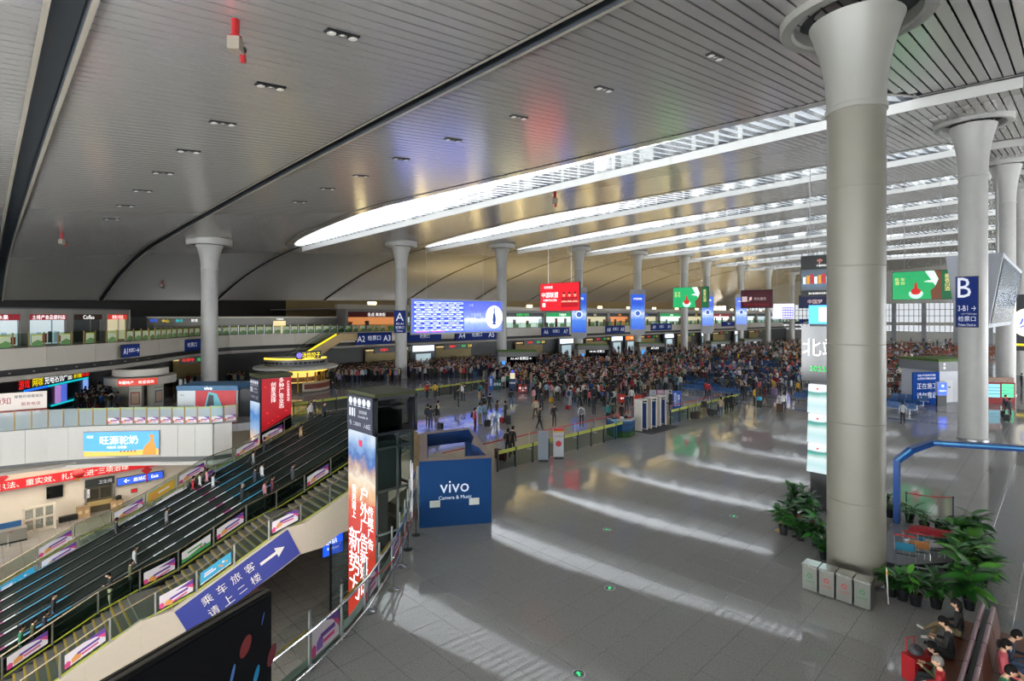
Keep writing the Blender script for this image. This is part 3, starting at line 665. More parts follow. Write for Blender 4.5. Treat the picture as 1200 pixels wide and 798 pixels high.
# ================================================================ escalators and stairs in the opening
XT, SL = 18.6, .407
XB = XT+ZL/SL
def zesc(x): return 0. if x >= XT else (ZL if x <= XB else (x-XT)*SL)
esc_dark = mat('escalator dark metal', '#17191a', .35, .5); step_m = mat('escalator step', '#3a3d3d', .45, .4); deck_grey = mat('escalator deck', '#757a77', .35, .5)
hand_blk = mat('black handrail', '#0e0f10', .3); esc_glass = glassy('escalator glass', '#b4c4ba', .03)
ad_white = mat('deck advert white', '#e6eaec', .5); ad_mag = mat('deck advert magenta', '#b0367e', .5); ad_cyan = mat('deck advert cyan', '#3a93b8', .5)
ELANE, EY0, NESC = 1.36, 31.5, 6
escalators = []
stp = MB(); stp.box(-.2,.2,-.42,.42,-.16,0,0); stp.add([(-.2,-.42,.002),(-.16,-.42,.002),(-.16,.42,.002),(-.2,.42,.002)], [(0,1,2,3)], 1); stp_me = stp.mesh('step', [step_m, mat('step edge', '#4a4a40', .5)])
prof = [(XT+2.4,0),(XT,0),(XB,ZL),(XB-2.5,ZL)]
names = ['farthest of the six dark escalators, along the far glass stair','second escalator from the far stair','third escalator from the far stair, with a man in grey','third escalator from the near stair','second escalator from the near stair','nearest escalator, along the glass rail of the near stair']
for k in range(NESC):
    yc = EY0+ELANE*(k+.5)
    t = thing('escalator', names[NESC-1-k], 'escalator', (XT,yc,0), 0, 'escalators in the opening')
    P = lambda dz: [(x-XT, z+dz) for x,z in prof]
    b = MB(); b.prismy([(2.4,-.25),(0,-.25),(XB-XT,ZL-.25),(XB-XT-2.5,ZL-.25),(XB-XT-2.5,ZL-.02),(XB-XT+2.2,ZL-.02),(0,-1.1),(2.4,-1.1)] if 0 else [(2.4,-.2),(0,-.2),(XB-XT,ZL-.2)]+[(XB-XT+1.6,ZL-.2),(0,-1.0),(2.4,-1.0)], -.5,.5); b.build('truss', esc_dark, t)
    n = int((XT-XB)/.4)
    for j in range(n): put('step', stp_me, t, (-.2-j*.4, 0, -(.2+j*.4)*SL))
    MB().box(.1,2.4,-.42,.42,-.1,.01).build('landing_plate', steel, t)
    for s in (-1, 1):
        b = MB(); pts = P(.1)+P(.92)[::-1]; b.prismy(pts, s*.47-.008, s*.47+.008); b.build('balustrade_glass', esc_glass, t)
        b = MB(); b.sweep([(x,s*.47,z) for x,z in P(.95)], [(-.035,-.02),(.035,-.02),(.035,.03),(-.035,.03)], 0, True); b.build('handrail', hand_blk, t)
        b = MB(); b.sweep([(x,s*.47,z) for x,z in P(.12)], [(-.03,-.1),(.03,-.1),(.03,.0),(-.03,.0)], 0, True); b.build('skirt', deck_grey, t)
    escalators.append(t)
# metal decks between the lanes with their printed strips: parts of the neighbouring escalator
for k in range(NESC):
    t = escalators[k]; y = ELANE/2
    b = MB(); b.sweep([(x-XT,y,z+.9) for x,z in prof], [(-.165,-.75),(.165,-.75),(.165,0),(-.165,0)], 0, True); b.build('deck', deck_grey, t)
    for x0, ln, cols in ((6.3,4.6,1),(15.6,4.6,1),(11.3,1.0,2)):
        for u0, u1, m_ in (((0,.42,0),(.42,.5,1),(.5,.62,0),(.62,1,2)) if cols == 1 else ((0,.4,0),(.5,1,0))):
            xa, xb = -(x0+ln*(1-u0)), -(x0+ln*(1-u1)); xs = -(x0)
            a, c = -(x0+ln)+ln*u0, -(x0+ln)+ln*u1
            b = MB(); b.add([(a,y-.15,a*SL+.906),(c,y-.15,c*SL+.906),(c,y+.15,c*SL+.906),(a,y+.15,a*SL+.906)], [(0,1,2,3)]); b.build('deck_advert', [ad_white, ad_mag, ad_cyan][m_], t)
    for xx in (4.2, 9.4, 13.2, 17.4): MB().lathe([(0,.06),(.05,.05),(.06,0)], 8, (-xx,y,-xx*SL+.9)).build('deck_stud', chrome, t)
# stairs: walking line (x, z) with landings
NPROF = [(18.6,0),(14.86,-1.55),(12.14,-2.7),(11.19,-2.7),(6.15,-5.02),(4.91,-5.02),(-2.1,ZL)]
def zst(x):
    for (x0,z0),(x1,z1) in zip(NPROF[:-1], NPROF[1:]):
        if x1 <= x <= x0: return z0+(z1-z0)*(x0-x)/(x0-x1)
    return 0 if x > 18.6 else ZL
stair_tread = mat('stair tread', '#6f6d66', .45, noise=.1, scale=5); yellow_edge = mat('yellow stair edge', '#b7992f', .5)
def stair(label, y0, y1, edge):
    t = thing('staircase', label, 'stairs', (XT,(y0+y1)/2,0)); h = (y1-y0)/2
    for (x0,z0),(x1,z1) in zip(NPROF[:-1], NPROF[1:]):
        if z0 == z1: MB().box(x1-XT,x0-XT,-h,h,z0-.25,z0).build('landing', stair_tread, t); continue
        n = max(1, round((z0-z1)/.155)); dx = (x0-x1)/n; dz = (z0-z1)/n
        b = MB(); b.box(-dx,.02,-h,h,-dz-.12,-dz); b.add([(-dx-.001,-h,-dz+.003),(-dx+.07,-h,-dz+.003),(-dx+.07,h,-dz+.003),(-dx-.001,h,-dz+.003)], [(0,1,2,3)], 1)
        me = b.mesh('step', [stair_tread, edge])
        for j in range(n): put('step', me, t, (x0-XT-j*dx, 0, z0-j*dz))
    return t
st_near = stair('wide stair with yellow edges beside the white stringer and blue sign', 28.2, 31.25, yellow_edge)
st_far = stair('narrow stair on the far side of the escalators', 39.97, 41.98, mat('grey stair edge', '#8a8a84', .5))
stringer = mat('cream stringer panel', '#c4b8a6', .4, noise=.04)
BOT = [(18.6,-2.0),(15,-3.66),(14.07,-3.68),(13.08,-4.16),(11.84,-4.16),(10.9,-4.6),(7,-6.2),(5.5,-6.35),(1.4,-8.25),(-2.1,-8.29)]
def zbot(x): return float(np.interp(x, [p[0] for p in BOT[::-1]], [p[1] for p in BOT[::-1]]))
def stringer_side(t, y0, y1):
    xs = sorted({18.6,14.86,12.14,11.19,6.15,4.91,-2.0,15,14.07,13.08,11.84,10.9,7,5.5,1.4,16.4,9.4,7.8,3,0,9.0})
    cuts = [-2.0,0,3,4.91,7,9.0,11.0,12.6,14.4,16.4,18.6]
    for a, c in zip(cuts[:-1], cuts[1:]):
        xx = [a+.004]+[x for x in xs if a < x < c]+[c-.004]
        b = MB(); b.prismy([(x-XT, zst(x)+.12) for x in xx]+[(x-XT, min(zbot(x), zst(x)-.2)) for x in xx[::-1]], y0, y1); b.build('stringer_panel', stringer, t)
stringer_side(st_near, 27.95-29.725, 28.18-29.725)
b = MB(); b.prismy([(x-XT, zst(x)-.2) for x in (18.6,12.14,11.19,6.15,4.91,-1.4)]+[(x-XT, zbot(x)-.0) for x in (-1.4,5.5,7,10.9,11.84,13.08,14.07,15,18.6)], 28.2-29.725, 31.2-29.725); b.build('soffit', stringer, st_near)
# blue wayfinding sign on the stringer
u = Vector((11.19-6.15,-2.67+4.99)); ang = atan2(u.y,u.x); W_, H_ = u.length, 1.55
cx = (6.15+11.19)/2+sin(ang)*H_/2; cz = (-4.99-2.67)/2-cos(ang)*H_/2
t = thing('wayfinding_sign', 'large blue sign with white Chinese text and arrow on the cream stair side', 'sign', (cx,27.93,cz)); t.rotation_euler = (0,-ang,0)
wf_blue = mat('wayfinding blue', '#2a3583', .5, emit=.05)
MB().box(-W_/2,W_/2,-.03,.02,-H_/2,H_/2).build('face', wf_blue, t)
b = MB()
for k, chx in enumerate('乘车旅客'): text_into(b, chx, -1.55+k*.69, .33, .46, -.05)
for k, chx in enumerate('请上二楼'): text_into(b, chx, -1.55+k*.69, -.36, .46 if chx != '二' else .3, -.05)
b.build('lettering', mat('sign lettering white', '#e9e4da', .5), t)
b = MB(); ar = [(-.75,-.09),(.25,-.09),(.25,-.33),(.78,.0),(.25,.33),(.25,.09),(-.75,.09)]
b.add([(x*.85+1.62,-.05,z*.85+.12) for x,z in ar], [(0,1,5,6),(2,3,4)]); b.build('arrow', mat('sign lettering white', '#e9e4da'), t)
# ---------------------------------------------------------------- glass rails with posters
p_white = mat('poster white', '#d9d2d6', .5); p_pink = mat('poster pink', '#c23a74', .5); p_purple = mat('poster purple', '#5a2f86', .5); p_blue = mat('poster blue', '#2f6fb0', .5); p_cyan = mat('poster cyan', '#2a93b8', .5); p_yellow = mat('poster yellow', '#c79a1e', .5); p_green = mat('poster green', '#3d8a4a', .5); p_orange = mat('poster orange', '#d08a4a', .5)
def poster_faces(b, x0, x1, zf, h, y, kind):
    """printed sheet between x0 and x1 whose foot follows zf(x); facing -Y"""
    q = lambda u, v: (x0+(x1-x0)*u, y, zf(x0+(x1-x0)*u)+h*v)
    def poly(pts, m, dy=0): b.add([(lambda p: (p[0], p[1]-dy, p[2]))(q(*p)) for p in pts], [tuple(range(len(pts)))], m)
    if kind == 0:
        poly([(0,0),(1,0),(1,1),(0,1)], 0); poly([(.45,1),(1,.62),(1,1)], 2, .004); poly([(.75,.8),(1,.3),(1,.62)], 1, .004); poly([(0,0),(.13,0),(.15,.3),(.07,.45),(0,.35)], 1, .004)
        poly([(.16,.1),(.38,.1),(.4,.4),(.27,.58),(.16,.4)], 7, .004); poly([(.3,.44),(.85,.44),(.85,.62),(.3,.62)], 2, .006); poly([(.4,.2),(.82,.2),(.82,.34),(.4,.34)], 1, .006)
    elif kind == 1:
        poly([(0,0),(1,0),(1,1),(0,1)], 4); poly([(.12,.42),(.5,.42),(.5,.56),(.12,.56)], 0, .004); poly([(.12,.62),(.4,.62),(.4,.74),(.12,.74)], 0, .004); poly([(0,0),(1,0),(1,.08),(0,.08)], 0, .004)
        for u, v, m in ((.62,.5,5),(.74,.62,0),(.84,.48,5),(.7,.34,7)): poly([(u-.035,v-.08),(u+.035,v-.08),(u+.035,v+.08),(u-.035,v+.08)], m, .004)
    elif kind == 2:
        poly([(0,0),(1,0),(1,1),(0,1)], 5); poly([(.1,.2),(.3,.2),(.32,.55),(.2,.7),(.1,.5)], 7, .004); poly([(.38,.4),(.8,.4),(.8,.62),(.38,.62)], 0, .004)
    else:
        poly([(0,0),(1,0),(1,1),(0,1)], 0); poly([(0,0),(1,0),(1,.3),(.6,.42),(.2,.25),(0,.36)], 6, .004); poly([(.2,.55),(.7,.55),(.7,.72),(.2,.72)], 6, .006)
        for u, m in ((.66,1),(.74,5),(.8,3)): poly([(u-.03,.32),(u+.03,.32),(u+.03,.52),(u-.03,.52)], m, .006)
PM = [p_white, p_pink, p_purple, p_blue, p_cyan, p_yellow, p_green, p_orange]
rail_gold = mat('warm steel rail', '#a2937a', .25, .8)
band_y = mat('yellow green warning band', '#98a02c', .5)
def stair_rail(label, y, zf, posters, pitch=1.75, x_hi=18.4, x_lo=-2, h=1.0, glass=green_glass):
    t = thing('glass_railing', label, 'railing', (XT,y,0)); xs = []; x = x_hi
    while x > x_lo: xs.append(x); x -= pitch
    b = MB(); b.sweep([(xx-XT,0,zf(xx)+h) for xx in xs], [(.03*cos(a),.03*sin(a)) for a in np.linspace(0,2*pi,7)[:-1]], 0, True); b.build('handrail', rail_gold, t)
    for i, xx in enumerate(xs):
        MB().box(xx-XT-.03,xx-XT+.03,-.03,.03,zf(xx),zf(xx)+h).build('post', steel, t)
        if i+1 < len(xs):
            a, c = xs[i+1]+.05, xx-.05
            MB().prismy([(a-XT,zf(a)+.08),(c-XT,zf(c)+.08),(c-XT,zf(c)+h-.06),(a-XT,zf(a)+h-.06)], -.008, .008).build('glass_panel', glass, t)
            b = MB(); b.add([(a-XT,-.012,zf(a)+.02),(c-XT,-.012,zf(c)+.02),(c-XT,-.012,zf(c)+.1),(a-XT,-.012,zf(a)+.1)], [(0,1,2,3)]); b.build('band', band_y, t)
            k = posters[i % len(posters)]
            if k is not None:
                b = MB(); poster_faces(b, a-XT+.1, c-XT-.1, lambda q: zf(q+XT)+.22, .56, -.03, k); b.build('poster', PM, t)
    return t
stair_rail('outer glass rail of the near stair, above the blue sign', 28.06, lambda x: zst(x)+.125, [None,0,None,None,0,None,1,0,None,0,None,0], 1.62)
stair_rail('glass rail with colourful posters between near stair and escalators', 31.32, lambda x: zst(x)+.05, [0,None,0,None,None,0,3,0,None,None,0,1], 1.62)
stair_rail('glass rail between far stair and escalators', 39.89, lambda x: zst(x)+.05, [None,0,None,None,0,3,0,None,0,1,0,None], 1.8)
stair_rail('outer glass rail of the far stair, over the lower hall', 42.05, lambda x: zst(x)+.1, [None,0,0,None,0,2,0,None,0,None,0,1], 1.8, x_hi=18.4)
# ---------------------------------------------------------------- glass rail around the far rim
t = thing('rim_railing', 'tall glass railing with bronze posts on the white curved rim', 'railing')
P_ = along(FARRIM, .92)
for k in range(len(P_)):
    a = P_[k]
    if k+1 < len(P_):
        d = P_[k+1]-a; ang = atan2(d.y,d.x); L = d.length
        MB().box(.04,L-.04,-.01,.01,.2,1.5).build('glass_panel', glassy('rim glass with pale reflection', '#dbe8ea', .62, .02), t, (a.x,a.y,0), ang)  # milky tint paints in the bright window reflections on the panes
        if a.x > 6.0:
            b = MB(); poster_faces(b, .08, L-.08, lambda q: .32, .42, -.03, 0); b.build('poster', PM, t, (a.x,a.y,0), ang)
        MB().box(0,L,-.02,.02,1.36,1.46).build('band', mat('lime band','#8aa05a',.5), t, (a.x,a.y,0), ang) if a.x > 4.5 else None
    MB().box(-.035,.035,-.05,.05,.1,1.55).build('post', gold, t, (a.x,a.y,0), ang)
# ---------------------------------------------------------------- foreground rail along the near edge
NEAR = [(-2,10.4),(2.2,11.15),(5.0,12.37),(6.08,12.95),(7.25,13.68),(8.19,14.53),(9.7,15.85),(10.91,17.2),(12.0,18.6),(13.16,20.18),(13.9,21.1),(14.4,21.8)]
t = thing('edge_railing', 'curved glass railing with silver tubes along the near edge of the opening', 'railing')
P_ = along([(x+.12,y-.16) for x,y in NEAR], 1.28)
b = MB(); b.tube([(v.x+.1,v.y-.12,1.02) for v in P_], .035, 8); b.smooth = True; b.build('handrail', chrome, t)
b = MB(); b.tube([(v.x+.1,v.y-.12,.16) for v in P_], .03, 8); b.smooth = True; b.build('foot_rail', chrome, t)
posts = along([(x+.12,y-.16) for x,y in NEAR], 1.28)
for k, a in enumerate(posts):
    d = (posts[min(k+1,len(posts)-1)]-posts[max(k-1,0)]); ang = atan2(d.y,d.x)
    b = MB(); b.box(-.035,.035,-.07,-.03,0,1.42); b.box(-.02,.02,-.16,-.02,.13,.19); b.box(-.02,.02,-.16,-.02,.99,1.05); b.build('post', steel, t, (a.x,a.y,0), ang)
    if k+1 < len(posts):
        d = posts[k+1]-a; ang = atan2(d.y,d.x); L = d.length
        MB().box(.03,L-.03,-.01,.01,.05,1.38).build('glass_panel', glassy('clear edge glass', '#cfe0d8', .08), t, (a.x,a.y,0), ang)
        if k % 2 == 0:
            b = MB(); poster_faces(b, .1, L-.1, lambda q: .22, .66, -.03, 0); o = b.build('poster', [p_white, p_pink, p_purple, p_blue, p_cyan, p_yellow, p_green, mat('poster violet','#7a5aa8',.5)], t, (a.x,a.y,0), ang)
        else: MB().box(.05,L-.05,-.02,-.012,.88,1.0).build('warning_strip', mat('yellow warning strip', '#b8a02a', .5), t, (a.x,a.y,0), ang)
b = MB(); b.sweep([(v.x,v.y,.0) for v in along([(x,y) for x,y in NEAR], .64)], [(-.08,-.3),(.12,-.3),(.12,.06),(-.08,.06)], 0, True); b.build('kerb', mat('green edge glass kerb', '#5c6e62', .3), t)
# ---------------------------------------------------------------- lift tower with tall screen
def screen_grad(name, stops, lo, hi, k=1.0):
    """a lit display whose picture runs from stops[0] at local z=lo to stops[-1] at z=hi"""
    if name in MATS: return MATS[name]
    m = bpy.data.materials.new(name); m.use_nodes = True; nt = m.node_tree; b = nt.nodes['Principled BSDF']; N = nt.nodes.new; L = nt.links.new
    tc = N('ShaderNodeTexCoord'); sx = N('ShaderNodeSeparateXYZ'); mr = N('ShaderNodeMapRange'); rp = N('ShaderNodeValToRGB'); nz = N('ShaderNodeTexNoise'); ad = N('ShaderNodeMath')
    nz.inputs['Scale'].default_value = 1.6; nz.inputs['Detail'].default_value = 5; L(tc.outputs['Object'], nz.inputs['Vector'])
    L(tc.outputs['Object'], sx.inputs[0]); L(sx.outputs['Z'], mr.inputs[0]); mr.inputs['From Min'].default_value = lo; mr.inputs['From Max'].default_value = hi
    ad.operation = 'MULTIPLY_ADD'; ad.inputs[1].default_value = .16; L(nz.outputs['Fac'], ad.inputs[0]); sb = N('ShaderNodeMath'); sb.operation = 'SUBTRACT'; sb.inputs[1].default_value = .08
    L(mr.outputs[0], ad.inputs[2]); L(ad.outputs[0], sb.inputs[0]); L(sb.outputs[0], rp.inputs[0]); e = rp.color_ramp.elements
    while len(e) < len(stops): e.new(.5)
    for q, (p, c) in zip(e, stops): q.position = p; q.color = lin(c)
    b.inputs['Base Color'].default_value = (.01,.01,.01,1); b.inputs['Roughness'].default_value = .25; L(rp.outputs[0], b.inputs['Emission Color']); b.inputs['Emission Strength'].default_value = k*.74
    MATS[name] = m; return m
olive = mat('mossy dark roof', '#3b3f22', .8, noise=.3, scale=6)
panel_navy = mat('dark slate sign panel', '#2f3342', .5, emit=.06); txt_w = mat('panel lettering', '#c9ccd4', .5, emit=.25)
def icon_panel(t, xf, y0, y1, z0, z1):
    """dark sign with a row of round icons, a bilingual line and an arrow line; faces -X"""
    yc = (y0+y1)/2; w = y1-y0; o = bpy.data.objects.new('sign_panel', None)
    b = MB(); b.box(-w/2,w/2,-.05,.02,-(z1-z0)/2,(z1-z0)/2); so = b.build('sign_panel', panel_navy, t, (xf,yc,(z0+z1)/2), -pi/2); h = z1-z0
    b = MB()
    for k in range(5):
        x = -w*.36+k*w*.18; b.add([(x+.075*w*cos(a),-.06,h*.34+.075*w*sin(a)) for a in np.linspace(0,2*pi,13)[:-1]], [tuple(range(12))]); b.add([(x-.06*w,-.06,h*.2),(x+.06*w,-.06,h*.2),(x+.06*w,-.06,h*.225),(x-.06*w,-.06,h*.225)], [(0,1,2,3)])
    b.build('icons', txt_w, so)
    lettering(so, txt_w, [('自动扶梯',w*.14,.06*h,h*.1,w*.56),('Accessible lift',w*.14,-.07*h,h*.07,w*.56),('↑',-w*.37,-.3*h,h*.17,w*.1),('二层乘车',-w*.1,-.3*h,h*.11,w*.36),('入B区',w*.3,-.3*h,h*.14,w*.3)], -.06)
    b = MB(); b.box(-w*.42,-w*.36,-.06,-.05,-.1*h,.13*h); b.box(-w*.32,-w*.26,-.06,-.05,-.1*h,.13*h); b.box(-w*.22,-w*.18,-.06,-.05,-.1*h,.13*h); b.build('pictogram', txt_w, so)
TX0, TX1, TY0, TY1 = 13.05, 15.15, 22.4, 24.8
t = thing('lift_tower', 'black glass lift tower with tall orange lit screen, left of the blue kiosk', 'lift', (TX0,TY0,ZL))
b = MB(); q = lambda z: z-ZL
def tb(mb, x0, x1, y0, y1, z0, z1, m=0): return mb.box(x0-TX0,x1-TX0,y0-TY0,y1-TY0,z0-ZL,z1-ZL,m)
tb(MB(),TX0-.1,TX1+.1,TY0-.1,TY1+.1,4.5,4.66).build('roof', olive, t)
b = MB(); tb(b,TX0-.1,TX1+.12,TY0-.12,TY1+.1,4.36,4.5); tb(b,TX0-.1,TX1+.12,TY0-.12,TY1+.1,2.72,2.84)
for x in (TX0-.1,TX1-.02): 
    for y in (TY0-.12,TY1-.04): tb(b,x,x+.14,y,y+.14,2.7,4.5)
b.build('head_frame', dark_metal, t)
tb(MB(),TX0+.1,TX1-.05,TY0+.0,TY0+.04,2.84,4.36).build('head_glass', glassy('dark lift glass', '#5a706c', .1, thru=.6), t)
tb(MB(),TX0+.1,TX1,TY1-.1,TY1,2.84,4.36).build('head_back', dark_metal, t)
tb(MB(),TX0+.6,TX1-.3,TY0+.6,TY0+1.6,2.9,3.7).build('winch', mat('winch', '#3c4a44', .4, .5), t); tb(MB(),TX0+.3,TX1-.2,TY0+.5,TY0+.62,3.9,4.0).build('beam', steel, t)
icon_panel(t, -.12, .02, TY1-TY0, q(2.76), q(4.46))
b = MB(); b.box(-1.22,1.22,-.06,.02,0,2.7+6.6); art = b.build('screen', screen_grad('lift screen picture', [(0,'#d2351c'),(.5,'#d9402a'),(.62,'#e2563a'),(.7,'#f4c79a'),(.76,'#fff2dc'),(.82,'#c9a9a0'),(.87,'#4a78c0'),(.93,'#8fb6e6'),(1,'#d8e8f8')], 0, 9.3, 1.0), t, (-.05,(TY1-TY0)/2,q(-6.6)), -pi/2)
b = MB()
text_into(b,'新势力',-.55,2.9,3.4,-.08,0,None,vertical=True); text_into(b,'户外广告新媒体',.35,4.2,5.2,-.08,0,None,vertical=True); text_into(b,'乘势而上',-.62,5.9,1.6,-.08,0,None,vertical=True); text_into(b,'传媒广告',.95,5.0,2.0,-.08,0,None,vertical=True)
b.build('screen_lettering', em('screen white', '#ffffff', 1.05), art)
b = MB(); b.add([(-.16,-.08,8.65),(.16,-.08,8.65),(.16,-.08,8.95),(-.16,-.08,8.95)], [(0,1,2,3)]); b.build('screen_emblem', em('emblem red blue', '#b02a4a', .8), art)
b = MB()
for x in (TX0,TX0+1.15,TX1-.1):
    tb(b,x,x+.1,TY0,TY0+.1,ZL,2.75)
for z in (-6,-4,-2,0,2): tb(b,TX0,TX1,TY0,TY0+.08,z,z+.1); tb(b,TX1-.1,TX1,TY0,TY1,z,z+.1)
b.build('shaft_frame', mat('shaft steel', '#4d5452', .35, .6), t)
tb(MB(),TX0+.05,TX1-.05,TY0+.1,TY0+.12,ZL,2.72).build('shaft_glass', glassy('shaft glass', '#8aa39a', .25, .25), t); tb(MB(),TX0,TX1,TY1-.05,TY1,ZL,2.72).build('shaft_back', mat('shaft back', '#343a38', .5), t)
tb(MB(),TX1-.08,TX1-.05,TY0+.1,TY1-.1,ZL,2.72).build('shaft_glass', glassy('shaft glass'), t)
b = MB(); tb(b,TX0+.4,TX1-.4,TY0+.5,TY1-.4,-.05,2.3); b.build('lift_cab', mat('lift cab', '#55605c', .3, .6), t)
# lift bridge with white wedge panels and wooden boards at the tower's foot
for k, (x, y) in enumerate(((15.75,23.2),(16.0,23.8),(16.25,24.4))):
    t = thing('leaning_board', ['pale wooden board leaning nearest the lift tower','middle pale wooden board beside the lift tower','rear pale wooden board beside the lift tower'][k], 'board', (x+.25,y,0), 0, 'pale boards by the lift tower')
    b = MB(); b.prismy([(-.16,0),(.16,0),(.16,1.9),(.05,2.25),(-.16,2.0)], -.02, .02); b.build('board', mat('pale wood', '#b89a6a', .5, noise=.15), t)
    b = MB(); b.box(-.12,.12,-.03,-.02,.9,.96); b.build('batten', mat('batten','#8d744c',.6), t)
# ---------------------------------------------------------------- red billboard tower on the far side
RX0, RX1, RYA, RYB = 14.95, 17.3, 42.45, 44.45
t = thing('billboard_tower', 'dark tower with slanted red billboard at the top of the far stair', 'billboard', (RX0,RYA,ZL))
def rb(mb, x0, x1, y0, y1, z0, z1): return mb.box(x0-RX0,x1-RX0,y0-RYA,y1-RYA,z0-ZL,z1-ZL)
rb(MB(),RX0,RX1,RYA+.02,RYB,ZL,3.6).build('core', dark_metal, t); rb(MB(),RX0-.08,RX1+.1,RYA-.06,RYB+.05,3.6,3.85).build('roof', olive, t)
icon_panel(t, -.03, .05, RYB-RYA-.05, 1.75-ZL, 3.5-ZL)
b = MB(); b.box(-.9,.9,-.05,.02,0,6.2); art = b.build('screen', screen_grad('tower screen picture', [(0,'#c93a1c'),(.25,'#e0643a'),(.4,'#d84a34'),(.55,'#f2c9a0'),(.68,'#8fb4dc'),(.85,'#4a86cc'),(1,'#cfe2f6')], 0, 6.2, 1.0), t, (-.02,(RYB-RYA)/2,-4.5-ZL), -pi/2)
text_into(MB(),'新势力',-.2,2.4,2.2,-.07,0,None,vertical=True).build('screen_lettering', em('screen white', '#ffffff', 1.05), art)
b = MB(); b.prismy([(.12,3.5-ZL),(RX1-RX0-.02,3.5-ZL),(RX1-RX0-.02,.65-ZL),(.12,-.45-ZL)], -.06, .02); bb = b.build('billboard_face', em('billboard red', '#8f0a16', .75), t)
b = MB(); text_into(b,'多种广告业态',1.55,2.35-ZL,2.35,-.08,0,None,vertical=True); text_into(b,'创意选择',.95,2.45-ZL,1.55,-.08,0,None,vertical=True); text_into(b,'户外传媒有限公司',2.08,2.45-ZL,1.6,-.08,0,None,vertical=True)
b.build('lettering', em('billboard white','#f2e9e4',.9), bb)
b = MB()
for x, z, r_ in ((.5,.9,.07),(.9,.3,.05),(1.9,.95,.06),(.35,2.9,.05),(1.3,.55,.05),(.6,.15,.05)): b.add([(x+r_*1.6*cos(a),-.075,z-ZL+r_*sin(a)) for a in np.linspace(0,2*pi,9)[:-1]], [tuple(range(8))])
b.build('confetti', em('confetti red', '#c8202c', .9), bb)
# ---------------------------------------------------------------- black LED screen in the foreground
fe = Vector(atdepth(318,693,7.5)); ne = Vector(atdepth(135,798,5.62)); ang = atan2(fe.y-ne.y, fe.x-ne.x); L_ = 6.0; c_ = Vector((fe.x-cos(ang)*L_/2, fe.y-sin(ang)*L_/2, 0)); zt = fe.z
t = thing('led_screen', 'big black LED screen seen from above in the bottom left corner', 'screen', c_, ang)
MB().box(-L_/2,L_/2,0,.2,.6,zt).build('cabinet', mat('led cabinet', '#0c0c0e', .7, spec=.2), t)
b = MB(); b.box(-L_/2+.03,L_/2-.03,-.02,0,.65,zt-.04); sc = b.build('display', mat('led display off', '#030304', .6, spec=.15, emit=.1, emcol='#06081a'), t)
b = MB(); b.box(-L_/2,L_/2,.04,.09,zt,zt+.02); b.box(-L_/2,L_/2,.14,.17,zt,zt+.015); b.build('top_groove', mat('led trim','#4b463f',.4), t)
for cxx, czz, ra, rb_, m_ in ((2.55,zt-.5,.085,.13,'#5a1014'),(2.98,zt-.86,.07,.14,'#4a0c18'),(2.35,zt-.75,.025,.12,'#3a5f94'),(2.72,zt-.98,.04,.12,'#10658a'),(2.14,zt-1.02,.12,.09,'#8a4a1a'),(2.83,zt-.28,.012,.08,'#2a4a84'),(1.7,zt-.9,.06,.05,'#2a3a94')):
    b = MB(); b.add([(cxx+ra*cos(a)+.3*rb_*sin(a),-.03,czz+rb_*sin(a)) for a in np.linspace(0,2*pi,15)[:-1]], [tuple(range(14))]); b.build('light_spot', em('led spot '+m_, m_, .28), sc)
for x in (-2.5, 0, 2.5): MB().box(x-.1,x+.1,-.3,.5,0,.6).build('foot', dark_metal, t)
# ---------------------------------------------------------------- lower hall things on the cream wall
YW = 57.35
banner = thing('banner', 'long red banner with white slogan across the lower hall wall', 'banner', (4.6,56.9,-4.75))
MB().box(-9.5,8.6,-.01,.01,-.38,.38).build('cloth', em('banner red','#c0161e',.25), banner)
lettering(banner, mat('banner white','#efe6e2',.5,emit=.2), [('、严执法、重实效、扎实推进“三项治理”',-.1,0,.5,14.5)], -.03)
def low_item(x0, y0, x1, y1, Y=YW): return span_y(x0, y0, x1, y1, Y)
c, w, h = low_item(137,552.5,190,567); c = (c[0],c[1]-.2,c[2])
board('direction_sign', 'glowing blue sign with white left arrow on the lower hall wall', 'sign', c, w, .62, 0, em('blue glow sign','#2a52c8',.9), [(white_glow, [('←',-w*.3,0,.36,.6),('出站口',0,.02,.34,w*.3),('Exit',w*.32,0,.26,w*.2)])], .12)
door = thing('door_1', 'restroom doorway with dark sign above it', 'door', (*on_y(117,599,YW)[:2],ZL), 0, kind='structure')
MB().box(-.9,.9,-.02,.25,0,2.15).build('opening', mat('doorway warm dark','#4a4232',.5), door); MB().box(-1.0,-.88,-.1,.1,0,2.9).build('jamb', steel, door); MB().box(.88,1.0,-.1,.1,0,2.9).build('jamb', steel, door)
MB().box(-1.0,1.0,-.12,.02,2.2,2.85).build('door_sign', mat('door sign','#202624',.5), door); lettering(door, txt_w, [('卫生间',.35,2.52,.3,.9)], -.14)
b = MB(); b.lathe([(.1,0),(.2,0)], 14, (0,0,0)); 
for k, x in enumerate((-.45,.4)): MB().box(x-.36,x+.36,-.05,-.02,1.15,2.0).build('mirror', mat('mirror dark','#59584c',.1,.8), door)
MB().box(-.88,.88,-.06,-.02,.55,.95).build('basin', mat('basin','#a58f5c',.4), door)
c, w, h = low_item(55,572,73,580); board('wall_television', 'black television on the lower hall wall', 'television', (c[0],c[1]-.12,c[2]), w, h*1.15, 0, black_gloss, [], .1)
c, w, h = low_item(99.5,574,105,583); board('small_notice', 'small white and blue notice left of the restroom door', 'notice', (c[0],c[1]-.05,c[2]), w, h, 0, p_white, [(p_blue, [('禁止',0,-.1,.2,w*.7)])], .03)
c, w, h = low_item(154,573,160,576.5); board('small_notice', 'small red sign on the wall right of the restroom door', 'notice', (c[0],c[1]-.05,c[2]), w, .25, 0, em('small red','#c01818',.5), [], .03)
